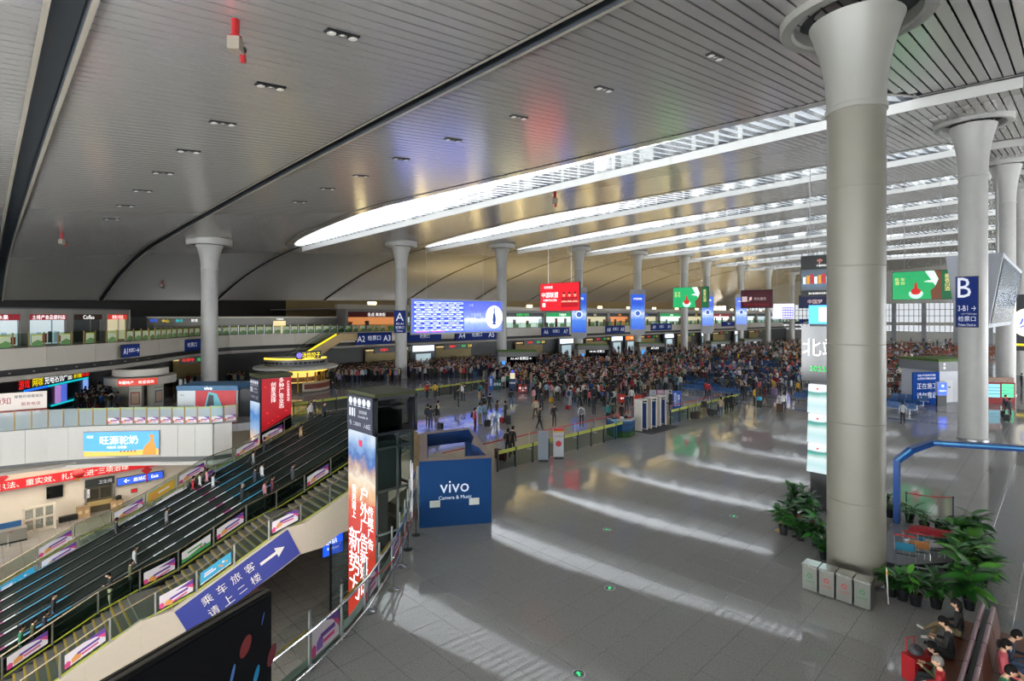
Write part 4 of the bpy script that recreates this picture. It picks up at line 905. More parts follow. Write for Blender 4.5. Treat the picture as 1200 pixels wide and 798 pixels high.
t = thing('glass_gate', 'cream double gate with glass panes standing in the lower hall', 'gate', (*on_y(46,612,55.4)[:2],ZL), radians(8))
MB().box(-.95,-.85,-.05,.05,0,1.95).build('post', cream_panel, t); MB().box(.85,.95,-.35,.05,0,1.95).build('post', cream_panel, t); MB().box(-.95,.95,-.05,.05,1.8,1.95).build('top_rail', cream_panel, t); MB().box(-.95,.95,-.05,.05,0,.2).build('bottom_rail', cream_panel, t); MB().box(-.95,.95,-.05,.05,.95,1.1).build('middle_rail', cream_panel, t)
for x in (-.3,.3): MB().box(x-.07,x+.07,-.05,.05,.1,1.9).build('stile', cream_panel, t)
for x in (-.6,0,.6):
    for z in (.2,1.1): MB().box(x-.23,x+.23,-.01,.01,z,z+.72).build('pane', glassy('gate glass','#6f7f80',.4), t)
def crate(px, py, Y, label):
    t = thing('recycling_bin', label, 'bin', (*on_y(px,py,Y)[:2],ZL), 0, 'tan bins in the lower hall'); MB().box(-.21,.21,-.2,.2,0,.85).build('body', mat('tan bin','#a98a64',.5), t); MB().box(-.23,.23,-.22,.22,.85,.9).build('lid', mat('tan lid','#8b7352',.5), t); MB().box(-.12,.12,-.215,-.2,.35,.6).build('label', mat('bin label','#c9b48a',.5), t)
crate(93.5,604,56.6,'tan bin on the left, between black case and restroom door'); crate(101.5,602,56.6,'tan bin touching the left jamb of the restroom door'); crate(133.5,596.5,56.7,'tan bin just right of the restroom door'); crate(141,594.5,56.7,'tan bin right of restroom door under black bag')
t = thing('black_case', 'low black case on the floor by the lower hall wall', 'case', (*on_y(80,605,56.5)[:2],ZL)); MB().box(-.6,.6,-.2,.2,0,.42).build('body', black, t); MB().box(-.2,.2,-.22,-.2,.28,.32).build('handle', dark_metal, t)
t = thing('black_bag', 'black bag on top of a tan bin right of the restroom door', 'bag', (*on_y(139,594.5,56.7)[:2],ZL+.9)); MB().box(-.2,.2,-.15,.15,0,.3).build('body', black, t); MB().box(-.05,.05,-.03,.03,.3,.38).build('handle', dark_metal, t)
t = thing('service_desk', 'steel service desk with blue top panel at left edge of the lower hall', 'desk', (*on_y(8,624,54.2)[:2],ZL))
MB().box(-3.4,1.1,-.4,.4,0,.95).build('counter', mat('desk steel','#8d8a80',.35,.4), t)
for k in range(3): MB().box(-3.0+k*1.3,-1.8+k*1.3,.2,.26,.98,1.4).build('blue_panel', mat('desk blue','#1f4f7e',.4), t)
MB().box(-3.4,1.1,-.42,-.4,.0,.12).build('plinth', dark_metal, t)
def lantern(p, label):
    t = thing('lantern', label, 'lantern', p, 0, 'red lanterns in the lower hall'); b = MB(); b.smooth = True; b.ell((0,0,0),(.42,.42,.34),14,10); b.build('body', mat('lantern red','#a3161c',.5), t)
    b = MB(); b.lathe([(.12,-.36),(.17,-.36),(.17,-.3),(.12,-.3)],12); b.lathe([(.03,-.62),(.06,-.36)],8); b.build('tassel', mat('tassel gold','#c9992a',.5), t); MB().box(-.01,.01,-.01,.01,.33,1.8).build('cord', dark_metal, t)
# the bottom edge of the rim is at about z -2.75: cords reach the ceiling of the lower hall
def hang(px, py, Y): return on_y(px, py, Y)
lantern(hang(92,555,54.5), 'red lantern hanging before the banner'); lantern(hang(236,551,54.5), 'red lantern seen through the far stair rail')
for px, py, lab in ((2,560,'red Chinese knot at the left picture edge'),(172,551,'red Chinese knot hanging by the blue exit sign')):
    t = thing('chinese_knot', lab, 'ornament', hang(px,py,54.5), 0, 'red knots in the lower hall'); b = MB(); b.cbox((0,0,0),(.55,.08,.55),0,0,0,pi/4); b.build('diamond', mat('lantern red','#a3161c',.5), t); MB().box(-.05,.05,-.03,.03,-1.0,-.35).build('tassel', mat('lantern red','#a3161c',.5), t); MB().box(-.01,.01,-.01,.01,.35,1.9).build('cord', dark_metal, t)
# ceiling of the lower hall behind the rim
MBc = MB(); MBc.box(-14,26,42.5,57.4,-2.55,-2.35); MBc2 = tag(MB().box(-14,12,50.6,57.4,-2.6,-2.4).build('trim_3', mat('lower ceiling','#a8a298',.6)), 'pale ceiling of the lower hall behind the rim', 'ceiling', kind='structure')
# camel milk advert on the rim, following its tangent
c = Vector((7.3,49.0)); a0, c0 = Vector((5.5,50.4)), Vector((9.2,47.6)); ang = atan2((c0-a0).y,(c0-a0).x)
n_ = Vector((sin(ang),-cos(ang))); cc = (a0+c0)/2+n_*.3
t = board('camel_milk_advert', 'lit blue and sand camel milk advert on the white rim', 'advertisement', (cc.x+.15,cc.y-.1,-1.12), 5.1, 1.75, ang, em('advert sky','#4a92dc',.95), [(white_glow, [('旺源驼奶',-.15,.28,.62,3.2),('喝驼奶 认旺源',-.3,-.25,.2,2.2),('旺源',-2.1,.55,.2,.5)])], .1, casing=steel)
b = MB(); b.add([(-2.55,-.03,-.875),(2.55,-.03,-.875),(2.55,-.03,-.42),(1.2,-.03,-.5),(-.4,-.03,-.58),(-2.55,-.03,-.5)], [(0,1,2,3,4,5)]); b.build('sand', em('advert sand','#e0a84a',.95), t)
b = MB(); camel = [(1.45,-.86),(1.55,-.3),(1.75,-.05),(1.95,.12),(2.02,.42),(1.9,.5),(1.88,.58),(2.1,.68),(2.25,.56),(2.22,.2),(2.3,-.1),(2.38,-.4),(2.4,-.86)]
tri = tessellate_polygon([[Vector((x,z,0)) for x,z in camel]]); b.add([(x,-.04,z) for x,z in camel], [tuple(q) for q in tri]); b.build('camel', em('advert camel','#b9812f',.8), t)
b = MB()
for k in range(5):
    x = -.1+k*.24; b.add([(x,-.04,-.62),(x+.16,-.04,-.62),(x+.14,-.04,-.5),(x+.1,-.04,-.54),(x+.05,-.04,-.48)], [(0,1,2,3,4)])
b.build('caravan', em('advert caravan','#6e4a22',.5), t)
c2 = cc+n_*.05; MB().box(-.4,.4,-.05,.02,-1.02,-.92).build('plate', steel, t)
# blue screen under the stair, by the lift
c, w, h = span_y(381,624,399,648,29.5)
board('hall_sign', 'bright blue lit sign under the stair, left of the lift tower', 'sign', c, 1.2, 1.3, 0, em('blue glow sign 2','#1a55e8',1.0), [(white_glow, [('进站',-.1,.12,.32,.7),('Entrance',0,-.25,.14,.7)])], .15)
t = thing('glazed_partition', 'steel framed glass partition under the stair beside the lift', 'partition', (13.3,27.5,ZL))
for x in (0,1.2,2.4): MB().box(x-.05,x+.05,-.05,.05,0,4.4).build('post', dark_metal, t)
for x in (.05,1.25): 
    for z in (0,1.5,3.0): MB().box(x,x+1.1,-.01,.01,z+.05,z+1.4).build('pane', glassy('gate glass'), t)
# stanchions and ropes
def stanchion(p, label, mt=chrome, h=.97, group='rope stanchions by the near railing'):
    t = thing('stanchion', label, 'stanchion', p, 0, group); b = MB(); b.smooth = True; b.lathe([(0,.0),(.17,0),(.17,.015),(.05,.05),(.022,.07),(.022,h-.06),(.035,h-.05),(.035,h),(0,h)], 16); b.build('post', mt, t); return t
def rope(name, label, a, c, sag=.06, r=.02, mt=red_rope, group='red ropes'):
    A, B = Vector(a), Vector(c); b = MB(); b.tube([A.lerp(B,k/8)-Vector((0,0,sag*4*(k/8)*(1-k/8))) for k in range(9)], r, 6); o = b.build(name, mt); return tag(o, label, 'rope', group)
sp = [ground(432,717), ground(461,691), ground(471,664), ground(478,644), ground(487.5,627)]
labs = ['nearest silver rope stanchion beside the near railing','second silver rope stanchion from the near end','third silver stanchion, close to the railing','black stanchion nearest the silver ones','black stanchion at the corner of the blue kiosk']
for k, p in enumerate(sp): stanchion(p, labs[k], chrome if k < 3 else black)
for k in range(4): rope('red_rope', ['red rope from the nearest silver stanchion','red rope between the second and third silver stanchions','red rope joining silver and black stanchions','red rope between the two black stanchions'][k], (*sp[k][:2],.9), (*sp[k+1][:2],.9))
low_st = [ground(9.5,640,ZL), ground(31.5,625,ZL), ground(49,619,ZL), ground(56.5,616,ZL)]
for k, p in enumerate(low_st): stanchion(p, ['silver stanchion nearest the service desk, lower hall','second silver stanchion in the lower hall','silver stanchion before the cream gate, lower hall','last silver stanchion beside the cream gate'][k], chrome, group='stanchions in the lower hall')
for k in range(3): rope('red_rope', ['red rope nearest the service desk, lower hall','middle red rope in the lower hall','short red rope at the cream gate, lower hall'][k], (*low_st[k][:2],ZL+.9), (*low_st[k+1][:2],ZL+.9))
# white notice boards on the left rim
t = thing('notice_board', 'white and red-brown notice board standing behind the left rim', 'notice board', (1.05,53.5,0), radians(-8))
MB().box(-3.3,2.4,0,.12,1.35,2.7).build('panel', em('notice white','#d9cfc6',.35), t); MB().box(-3.3,2.4,-.01,.1,.9,1.45).build('red_band', mat('notice red brown','#9a4a40',.5), t)
lettering(t, mat('notice red','#a8332c',.5), [('通知',-.1,2.15,.5),('服务电话',1.5,1.85,.25)], -.02); lettering(t, white_glow, [('即日起候车旅客请到二层检票',.2,1.18,.26,3.8)], -.03); lettering(t, black, [('尊敬的旅客朋友',1.4,2.4,.22,1.6)], -.02)
for x in (-2.6,1.9): MB().box(x-.05,x+.05,.12,.2,0,1.4).build('leg', steel, t)
# ================================================================ displays hung in the hall
d_blue = em('display blue', '#2e4fd6', 1.8); d_row = em('display row white', '#cfd8ff', 1.0); d_deep = em('display deep blue', '#1c2fae', 1.0); casing_grey = mat('display casing', '#8d9096', .4, .3)
c, w, h = span_y(483.5,351.5,588,387.5,61.0)
def rods(t, xs, h, top):
    for x in xs: MB().tube([(x,.1,h/2),(x,.1,top)], .035, 6).build('hanging_rod', steel, t)
def timetable(t):
    b = MB(); n = 13; x0, x1 = -w*.485, w*.03
    for k in range(n):
        z = h*.46-(k+.5)*h*.92/n
        b.add([(x0,-.03,z-h*.03),(x1,-.03,z-h*.03),(x1,-.03,z+h*.03),(x0,-.03,z+h*.03)], [(0,1,2,3)], 0 if k % 2 == 0 else 1)
    b.build('timetable_rows', [em('row pale','#b9c6f2',1.6), em('row blue','#2438b8',1.8)], t)
    b = MB(); r_ = random.Random(5)
    for k in range(n):
        z = h*.46-(k+.5)*h*.92/n
        for j in range(6):
            x = x0+.3+j*(x1-x0)/6.2; L_ = .5+r_.random()*.7; b.add([(x,-.05,z-h*.012),(x+L_,-.05,z-h*.012),(x+L_,-.05,z+h*.012),(x,-.05,z+h*.012)], [(0,1,2,3)], 0 if k % 2 else 1)
    for j in range(2): x = x0+.2+j*2.6; b.add([(x,-.05,-h*.485),(x+2.2,-.05,-h*.485),(x+2.2,-.05,-h*.455),(x,-.05,-h*.455)], [(0,1,2,3)], 2)
    tag(b.build('timetable_entries', [em('entry white','#f2f5ff',1.0), em('entry blue','#3a4cc0',.9), em('entry magenta','#d23aa8',1.0)], t), kind='stuff')
    b = MB(); b.add([(w*.04,-.03,-h*.48),(w*.49,-.03,-h*.48),(w*.49,-.03,h*.48),(w*.04,-.03,h*.48)], [(0,1,2,3)]); b.build('advert_picture', screen_grad('liquor advert', [(0,'#3a5ae8'),(.25,'#6a86f4'),(.4,'#c4cdfa'),(.48,'#5a74ee'),(.7,'#3145d8'),(1,'#2b3fce')], -h/2, h/2, 1.8), t)
    b = MB(); mx = w*.4; b.add([(mx+1.75*cos(a),-.05,-.1+1.75*sin(a)) for a in np.linspace(0,2*pi,25)[:-1]], [tuple(range(24))]); b.build('moon', em('moon white','#e8eeff',1.1), t)
    b = MB(); pf = [(.1,1.5),(.1,.7),(.22,.4),(.3,0),(.34,-.5),(.2,-.8),(.36,-.95),(.36,-1.1)]; b.add([(mx-x,-.07,z-.15) for x,z in pf]+[(mx+x,-.07,z-.15) for x,z in pf[::-1]], [tuple(range(16))]); b.build('bottle', em('bottle blue','#1a3a8a',.8), t)
    lettering(t, em('advert lettering','#aab8ff',1.0), [('中国窖藏',w*.18,.25,.5,2.2),('人生',w*.12,h*.38,.4,1.2)], -.06); rods(t, (-w*.36,w*.27), h, 9.5)
    for s in (-1, 1):
        for z in (-.9, .9): MB().box(s*w/2-.6*(s<0)-0,s*w/2+.6*(s>0),.1,.25,z-.1,z+.1).build('bracket', casing_grey, t)
board('timetable_display', 'wide blue train timetable display with bottle advert between two white columns', 'display', c, w, h, 0, d_blue, [], .35, casing=casing_grey, margin=.25, extra=timetable)
def pendant(name, label, X, xl, yt, xr, yb, face, items, top=8, extra=None, th=.3, cat='billboard'):
    a = on_x(xl,yt,X); c2 = on_x(xr,yb,X); zc = (on_x(xl,yt,X)[2]+on_x(xl,yb,X)[2])/2; w = abs(a[1]-c2[1]); h = abs(on_x(xl,yt,X)[2]-on_x(xl,yb,X)[2])
    def ex(t):
        rods(t, (-w*.3, w*.3), h, zroof(X,(a[1]+c2[1])/2)-zc+.2)
        if extra: extra(t, w, h)
    return board(name, label, cat, (X,(a[1]+c2[1])/2,zc), w, h, -pi/2, face, items(w,h), th, extra=ex)
def team(t, w, h):
    for k in range(3):
        x = w*(.13+.14*k); z = -h*.12
        b = MB(); b.add([(x-.5,-.04,-h*.38),(x+.5,-.04,-h*.38),(x+.42,-.04,z+.35),(x-.42,-.04,z+.35)], [(0,1,2,3)]); b.build('figure_shirt', em('shirt red','#a81420',.9), t)
        b = MB(); b.add([(x+.2*cos(a),-.05,z+.62+.27*sin(a)) for a in np.linspace(0,2*pi,13)[:-1]], [tuple(range(12))]); b.add([(x-.45,-.055,z-.28),(x+.45,-.055,z-.28),(x+.3,-.055,z-.08),(x-.3,-.055,z-.08)], [(0,1,2,3)]); b.build('figure_face', em('skin print','#d9a184',.9), t)
        b = MB(); b.add([(x+.22*cos(a),-.06,z+.7+.24*sin(a)) for a in np.linspace(0,pi,8)], [tuple(range(8))]); b.build('figure_hair', em('hair print','#1a1210',.6), t)
pendant('red_billboard', 'red pendant billboard with white characters and three people', 50, 633.5, 333, 678.5, 364, em('billboard bright red','#d81a26',1.0), lambda w,h: [(white_glow, [('中国联盟',-w*.24,.25,h*.2,w*.44),('联想联盟',-w*.28,h*.36,h*.1,w*.36),('新疆联想总经销',-w*.24,-.4,h*.09,w*.42),('■',-w*.4,-h*.3,h*.14)])], extra=team)
def bottle_ad(t, w, h):
    b = MB(); b.add([(w*.16,-.03,-h*.5),(w*.32,-.03,-h*.5),(w*.32,-.03,h*.5),(w*.2,-.03,h*.5),(w*.27,-.03,h*.2),(w*.22,-.03,-.05*h),(w*.14,-.03,-h*.2)], [(0,1,2,3,4,5,6)]); b.build('rock', em('rock print','#6b3f28',.8), t)
    b = MB(); b.add([(w*.32,-.03,-h*.5),(w*.5,-.03,-h*.5),(w*.5,-.03,h*.5),(w*.32,-.03,h*.5)], [(0,1,2,3)]); b.build('side_panel', em('dark green print','#0a5a34',.9), t)
    x = -w*.1; z = -h*.22
    b = MB(); b.add([(x+w*.12*cos(a),-.04,z-h*.06+h*.2*sin(a)*(1.0 if sin(a)<0 else .5)) for a in np.linspace(0,2*pi,17)[:-1]], [tuple(range(16))]); b.build('splash', em('splash print','#bfe8d8',1.0), t)
    b = MB(); b.add([(x+w*.085*cos(a),-.05,z+h*.12*sin(a)) for a in np.linspace(0,2*pi,15)[:-1]], [tuple(range(14))]); b.add([(x-.03*w,-.05,z+.1*h),(x+.03*w,-.05,z+.1*h),(x+.015*w,-.05,z+.32*h),(x-.015*w,-.05,z+.32*h)], [(0,1,2,3)]); b.build('bottle', em('bottle red','#b81c1e',1.0), t)
    b = MB(); b.add([(w*.05,-.03,h*.5),(w*.2,-.03,h*.5),(w*.27,-.03,h*.2),(w*.22,-.03,-.02*h)], [(0,1,2,3)]); b.build('sky', em('sky print','#d9f4e6',1.0), t)
    b = MB(); b.add([(w*.03,-.045,h*.12),(w*.2,-.045,h*.08),(w*.23,-.045,h*.16),(w*.1,-.045,h*.17)], [(0,1,2,3)]); b.build('bird', em('bird print','#e9efe8',.9), t)
gold_glow = em('gold lettering', '#e8d98a', 1.0)
green_items = lambda w,h: [(gold_glow, [('陈酒',-w*.42,.16*h,h*.26,w*.1,{'vertical':True}),('年份',-w*.32,.16*h,h*.26,w*.1,{'vertical':True}),('酱香白酒',w*.41,0.08*h,h*.6,w*.12,{'vertical':True})])]
pendant('green_billboard', 'small green pendant billboard with red bottle over the far crowd', 75, 789, 337.5, 829.8, 360.6, em('billboard green','#1f9d5c',1.0), green_items, extra=bottle_ad)
pendant('green_billboard', 'large green billboard with red bottle between the two nearest columns', 72, 1046, 319.4, 1117, 351.2, em('billboard green','#1f9d5c',1.0), green_items, extra=bottle_ad)
pendant('maroon_billboard', 'dark maroon pendant billboard right of the small green one', 85, 868.4, 340.6, 905, 360.8, em('billboard maroon','#3a0f18',.7), lambda w,h: [(em('maroon lettering','#c9b4b4',.8), [('华为音乐',w*.12,.02,h*.16,w*.5),('♫',-w*.2,0,h*.26),('■',-w*.38,0,h*.3)]), (em('maroon strip','#8a1420',.8), [('新疆总代理 热线电话',0,-h*.32,h*.14,w*.8)])])
def bottles(t, w, h):
    b = MB(); b.add([(-w/2,-.03,-h*.36),(w/2,-.03,-h*.36),(w/2,-.03,h*.16),(-w/2,-.03,h*.16)], [(0,1,2,3)]); b.build('sea_picture', screen_grad('sea picture', [(0,'#0d2a44'),(.3,'#2c5f82'),(.45,'#0f3350'),(.7,'#1d4a68'),(1,'#143246')], -h*.36, h*.16, .9), t)
    for k in range(10): x = -w*.42+k*w*.09; MB().box(x-.12,x+.12,-.06,-.04,-h*.2,-h*.02+.12*(k%3)).build('bottle', [em('print white','#cfd6da',.9), em('print amber','#c98a2a',.9), em('print red','#a8262a',.9)][k%3], t)
pendant('liquor_billboard', 'tall dark billboard with a row of lit bottles, left of the huge column', 54, 939, 301, 990, 347, em('billboard black','#0e1512',.5), lambda w,h: [(em('salmon lettering','#e08a78',1.0), [('宁',-w*.06,h*.36,h*.12)]), (white_glow, [('宁夏枸杞酒',0,h*.25,h*.05,w*.3),('酒业集团股份有限公司',-w*.08,-h*.44,h*.045,w*.6)])], extra=bottles)
pendant('navy_billboard', 'dark navy billboard below the bottle billboard', 80, 936.5, 346.5, 985, 361, em('billboard navy','#141a3a',.6), lambda w,h: [(em('pale red lettering','#d8b4b4',.9), [('中国梦',-w*.1,0,h*.34,w*.4)])])
pendant('white_display', 'tilted white and blue hanging display before the far columns', 120, 905.5, 356, 931, 373.5, em('display white','#e8e4ee',1.0), lambda w,h: [(em('display indigo','#5a5fd0',.9), [('▦',w*.2,-.1*h,h*.7,w*.5)]), (em('display peach','#f0a070',1.0), [('检票',-w*.3,h*.25,h*.2)])], cat='display')
# blue poster boxes clasping the columns
def poster_box(cx, cy, xl, xr, yt, yb, syt, syb, label):
    dd = depth(cx,cy)-1.35; a = atdepth((xl+xr)/2,(yt+yb)/2,dd); w = (xr-xl)/FOC*dd; h = (yb-yt)/FOC*dd
    t = thing('poster_box', label, 'advertisement', a, CAMRZ, 'blue poster boxes on the columns')
    b = MB(); b.prismy([(-w/2,-h*.42),(-w*.36,-h/2),(w*.36,-h/2),(w/2,-h*.42),(w/2,h*.46),(w*.4,h/2),(-w*.4,h/2),(-w/2,h*.46)], 0, .45); b.build('casing', mat('poster box grey','#9a9a9c',.45), t)
    z1 = (yt+yb)/2-syt; z0 = (yt+yb)/2-syb; z1 *= dd/FOC; z0 *= dd/FOC; ww = w*.44
    b = MB(); b.add([(-ww,-.03,z0),(ww,-.03,z0),(ww,-.03,z1),(-ww,-.03,z1)], [(0,1,2,3)]); b.build('poster', screen_grad('blue watch poster', [(0,'#2a62e0'),(.3,'#4f8cf4'),(.48,'#cfe2ff'),(.6,'#4f86f0'),(.75,'#2a5ae0'),(1,'#2f66ea')], z0, z1, 1.0), t)
    zc = z0+(z1-z0)*.46
    b = MB(); b.add([(.62*cos(q),-.06,zc+.66*sin(q)) for q in np.linspace(0,2*pi,17)[:-1]], [tuple(range(16))]); b.build('emblem_ring', em('watch ring','#dfe8ff',1.1), t)
    b = MB(); b.add([(.46*cos(q),-.09,zc+.5*sin(q)) for q in np.linspace(0,2*pi,17)[:-1]], [tuple(range(16))]); b.build('emblem', em('watch face','#3a5aa8',.8), t)
    lettering(t, white_glow, [('中国银联',0,z1-.9,.42,ww*1.3)], -.06)
poster_box(77.5,62, 669,688, 336.5,396.5, 344,389.5, 'blue poster box on the column right of the red billboard')
poster_box(96.8,62, 738.3,756.3, 339,393, 345,386, 'second blue poster box, between red and green billboards')
for (px, yb, xl, xr, yt, ybb, s0, s1, lab) in ((828,0,822,836.6,342,391,347.5,381.5,'third blue poster box, just right of the green billboard'),(868,0,861.5,876,344.5,387,349,380,'fourth blue poster box, under the maroon billboard')):
    x, y, _ = on_y(px, HOR, 62); poster_box(x, y, xl, xr, yt, ybb, s0, s1, lab)
# column signs A and B
c = atdepth(468.5,377,depth(39.9,62)-1.0); board('column_sign', 'blue sign with large white A on a column', 'sign', c, 1.5, 2.9, CAMRZ, sign_blue, [(sign_white, [('A',0,.65,1.05),('A3-A1',0,-.25,.28),('检票口',0,-.75,.36,1.2),('Tickets',0,-1.2,.2)])], .12)
yB = (on_x(1120.5,350,46.7)[1]+on_x(1146,350,46.7)[1])/2
za, zb = on_x(1133,324.5,46.7)[2], on_x(1133,383,46.7)[2]; wB = abs(on_x(1120.5,350,46.7)[1]-on_x(1146,350,46.7)[1])
board('column_sign', 'large blue sign with white B and arrow on the second column', 'sign', (46.7,yB,(za+zb)/2), wB, za-zb, -pi/2, sign_blue, [(sign_white, [('B',-.12*wB,.95,1.32,wB*.62),('3-B1 →',0,-.42,.36,wB*.82),('بىلەت تەكشۈرۈش ئېغىزى',.1,-.8,.18,wB*.7),('检票口',0,-1.12,.34,wB*.8),('Tickets Check-in',.0,-1.52,.17,wB*.8)])], .1)
# slanted double display behind the B column
t = thing('slanted_display', 'grey slanted display housing with dark screen behind the B column', 'display', (52,3.15,0))
X0, X1 = 52, 75.2; zt, zb = 12.8, 7.4
V_ = [(X0,3.15,zt),(X1,3.15,zt),(X1,6.4,zt),(X0,6.4,zt),(X0+.6,4.0,zb),(X1-.5,4.0,zb),(X1-.5,5.8,zb),(X0+.6,5.8,zb)]
V_ = [(x-52,y-3.15,z) for x,y,z in V_]
MB().add(V_, [(0,1,2,3),(7,6,5,4),(0,4,5,1),(1,5,6,2),(2,6,7,3),(3,7,4,0)]).build('housing', mat('display housing grey','#8b8e96',.4,.2), t)
def lerp3(a, b, k): return tuple(a[i]+(b[i]-a[i])*k for i in range(3))
def onface(u, v): return lerp3(lerp3(V_[4],V_[5],u), lerp3(V_[0],V_[1],u), v)
MB().add([(p[0],p[1]-.06,p[2]) for p in (onface(.03,.06),onface(.97,.06),onface(.97,.94),onface(.03,.94))], [(0,1,2,3)]).build('screen', mat('switched off screen','#4a6076',.18,.5), t)
for x in (3, 20): MB().tube([(x,1.6,zt-.1),(x,1.6,zroof(52+x,4.7)+.2)], .06, 6).build('hanging_rod', steel, t)
x_, y_, z_ = on_x(1205,378,96); board('round_advert', 'lit screen with blue character on a pale disc at the right picture edge', 'advertisement', (96,y_-.2,z_), 3.4, 7.2, -pi/2, em('dark advert','#1c2024',.5), [], .2,
    extra=lambda t: (MB().add([(1.9*cos(a),-.05,1.9*sin(a)) for a in np.linspace(0,2*pi,25)[:-1]], [tuple(range(24))]).build('disc', em('pale disc','#f3ead2',1.0), t), text_into(MB(),'必',0,.2,2.0,-.08).build('lettering', em('advert blue','#1f4fc0',1.0), t), MB().box(-1.7,1.7,-.06,-.03,-3.0,-2.75).build('yellow_line', yellow_glow, t), MB().tube([(0,.1,3.6),(0,.1,zroof(96,y_)-z_+.2)],.05,6).build('hanging_rod', steel, t)))
# ================================================================ ceiling fittings
def ceiling_lamp(px, py, s, label):
    """triple recessed spotlight lying in the slats"""
    lo, hi = 5., 120.
    for _ in range(40):
        m = (lo+hi)/2; p = atdepth(px, py, m)
        if p[2] > zroof(p[0], p[1])-.02: hi = m
        else: lo = m
    p = atdepth(px, py, lo); t = thing('ceiling_spotlight', label, 'lamp', (p[0],p[1],zroof(p[0],p[1])-.02), 0, 'recessed triple spotlights in the ceiling')
    # long side along the slats
    sl = (zroof(p[0]+.5,p[1])-zroof(p[0]-.5,p[1])); t.rotation_euler = (0, -atan2(sl,1), 0)
    MB().box(-.5,.5,-.14,.14,-.02,.05).build('housing', black, t)
    for k in (-1, 0, 1):
        b = MB(); b.smooth = True; b.lathe([(.06,.0),(.125,-.05),(.135,-.04)], 12, (k*.33,0,-.02)); b.build('reflector', mat('spot reflector','#e9e9e6',.3,.3) if k else mat('spot grey','#8d8d8d',.3,.6), t)
        MB().lathe([(0,-.035),(.07,-.035)], 10, (k*.33,0,-.0)).build('bulb', em('dim bulb','#d8d2c4',.7), t)
LAMPS = [(401,40,1),(317,101,1),(261,144,1),(221,177,1),(191,202.5,1),(167,223.5,1),(147,241,1),(131,256.5,1),(838,66,2),(708,104,2),(608,137,2),(531,163.5,2),(470,186,2),(423,206,2),(384,221,2),(351,236.5,2)]
for k, (x, y, g) in enumerate(LAMPS):
    n_ = ['nearest','second','third','fourth','fifth','sixth','seventh','farthest'][k % 8]
    ceiling_lamp(x, y, 1, f"{n_} triple spotlight in the {'left' if g == 1 else 'middle'} ceiling row, counted from the camera")
def cannon(px, py, h, d, label):
    p = atdepth(px, py, d); zt = zroof(p[0],p[1])-.06
    t = thing('water_cannon', label, 'fire nozzle', (p[0],p[1],zt), radians(35)); s = h
    b = MB(); b.smooth = True; b.lathe([(.11*s,.0),(.11*s,-.01),(.10*s,-.42*s),(.16*s,-.44*s),(.16*s,-.5*s),(0,-.5*s)], 14); b.build('pipe', mat('fire red','#a3181c',.4), t)
    b = MB(); b.smooth = True; b.cbox((0,0,-.66*s),(.34*s,.3*s,.34*s),.3); b.build('gearbox', mat('nozzle beige','#8f8578',.5), t)
    b = MB(); b.smooth = True; b.tube([(.1*s,0,-.72*s),(.26*s,-.02,-.8*s),(.28*s,-.02,-1.0*s)],.08*s,10); b.build('nozzle', mat('fire red','#a3181c'), t); b = MB(); b.tube([(.1*s,0,-.66*s),(.3*s,0,-.66*s)],.11*s,10); b.build('motor', dark_metal, t)
cannon(276,50,1.0,14.2,'red and beige fire water cannon hanging from the near ceiling')
cannon(72.5,281,1.1,45,'small red and beige water cannon hanging over the left shops')
cannon(650.5,223,1.3,47,'red water cannon hanging below the first skylight')
cannon(190,356,1.0,76,'distant water cannon just left of the first white column')
# ================================================================ blue kiosk (logo kiosk) by the railing
k0, k1 = Vector((12.2,17.66)), Vector((14.6,16.12)); u = (k1-k0); ang = atan2(u.y,u.x); KW = u.length
t = thing('phone_kiosk', 'open-topped royal blue phone kiosk with white logo near the rail', 'kiosk', (k0.x,k0.y,0), ang)
M_ = Matrix.Rotation(-ang,2); loc2 = lambda x,y: tuple(M_ @ (Vector((x,y))-k0))
kb = mat('kiosk royal blue', '#043260', .6, noise=.04, scale=3, spec=.2); kb2 = mat('kiosk inner blue', '#0f3468', .5); ktop = mat('kiosk raw board top', '#8a7466', .6, noise=.1)
outer = [loc2(*ground(px,py,2.6)[:2]) for px,py in ((550,501),(557.7,509.5),(565,519),(570.5,527.5))]
bl = loc2(*ground(493,507,2.6)[:2]); fr = (KW,0)
ring_o = [(0,0),(KW,0)]+[(KW-.06,.5)]+outer[::-1]+[bl]
cxk = sum(p[0] for p in ring_o)/len(ring_o); cyk = sum(p[1] for p in ring_o)/len(ring_o)
def inset(p, d):
    v = Vector((cxk-p[0],cyk-p[1])); return tuple(Vector(p)+v.normalized()*d)
ring_i = [inset(p,.5) for p in ring_o]
b = MB(); n = len(ring_o)
for i in range(1, n):
    j = (i+1) % n; o0, o1, i0, i1 = ring_o[i], ring_o[j], ring_i[i], ring_i[j]
    b.add([(*o0,2.0),(*o1,2.0),(*i1,2.0),(*i0,2.0),(*o0,2.6),(*o1,2.6),(*i1,2.6),(*i0,2.6)], [(0,1,5,4),(2,3,7,6),(0,3,2,1)], 0); b.add([(*o0,2.602),(*o1,2.602),(*i1,2.602),(*i0,2.602)], [(0,1,2,3)], 1)
b.build('ring_beam', [kb2, ktop], t)
b = MB(); b.box(0,KW,0,.45,0,2.6,0); b.add([(0,0,2.603),(KW,0,2.603),(KW,.45,2.603),(0,.45,2.603)],[(0,1,2,3)],1); b.build('front_wall', [kb, ktop], t)
lettering(t, mat('logo white','#c9d6e6',.5,emit=.15), [('vivo',KW*.48,1.55,.46,1.55),('Camera & Music',KW*.49,1.13,.14,1.3)], -.015, 'logo_lettering')
for x in (.6, 2.15): MB().box(x-.2,x+.2,-.02,-.002,.78,1.04).build('paper_notice', mat('paper notice','#b9bdb4',.6), t)
b = MB()
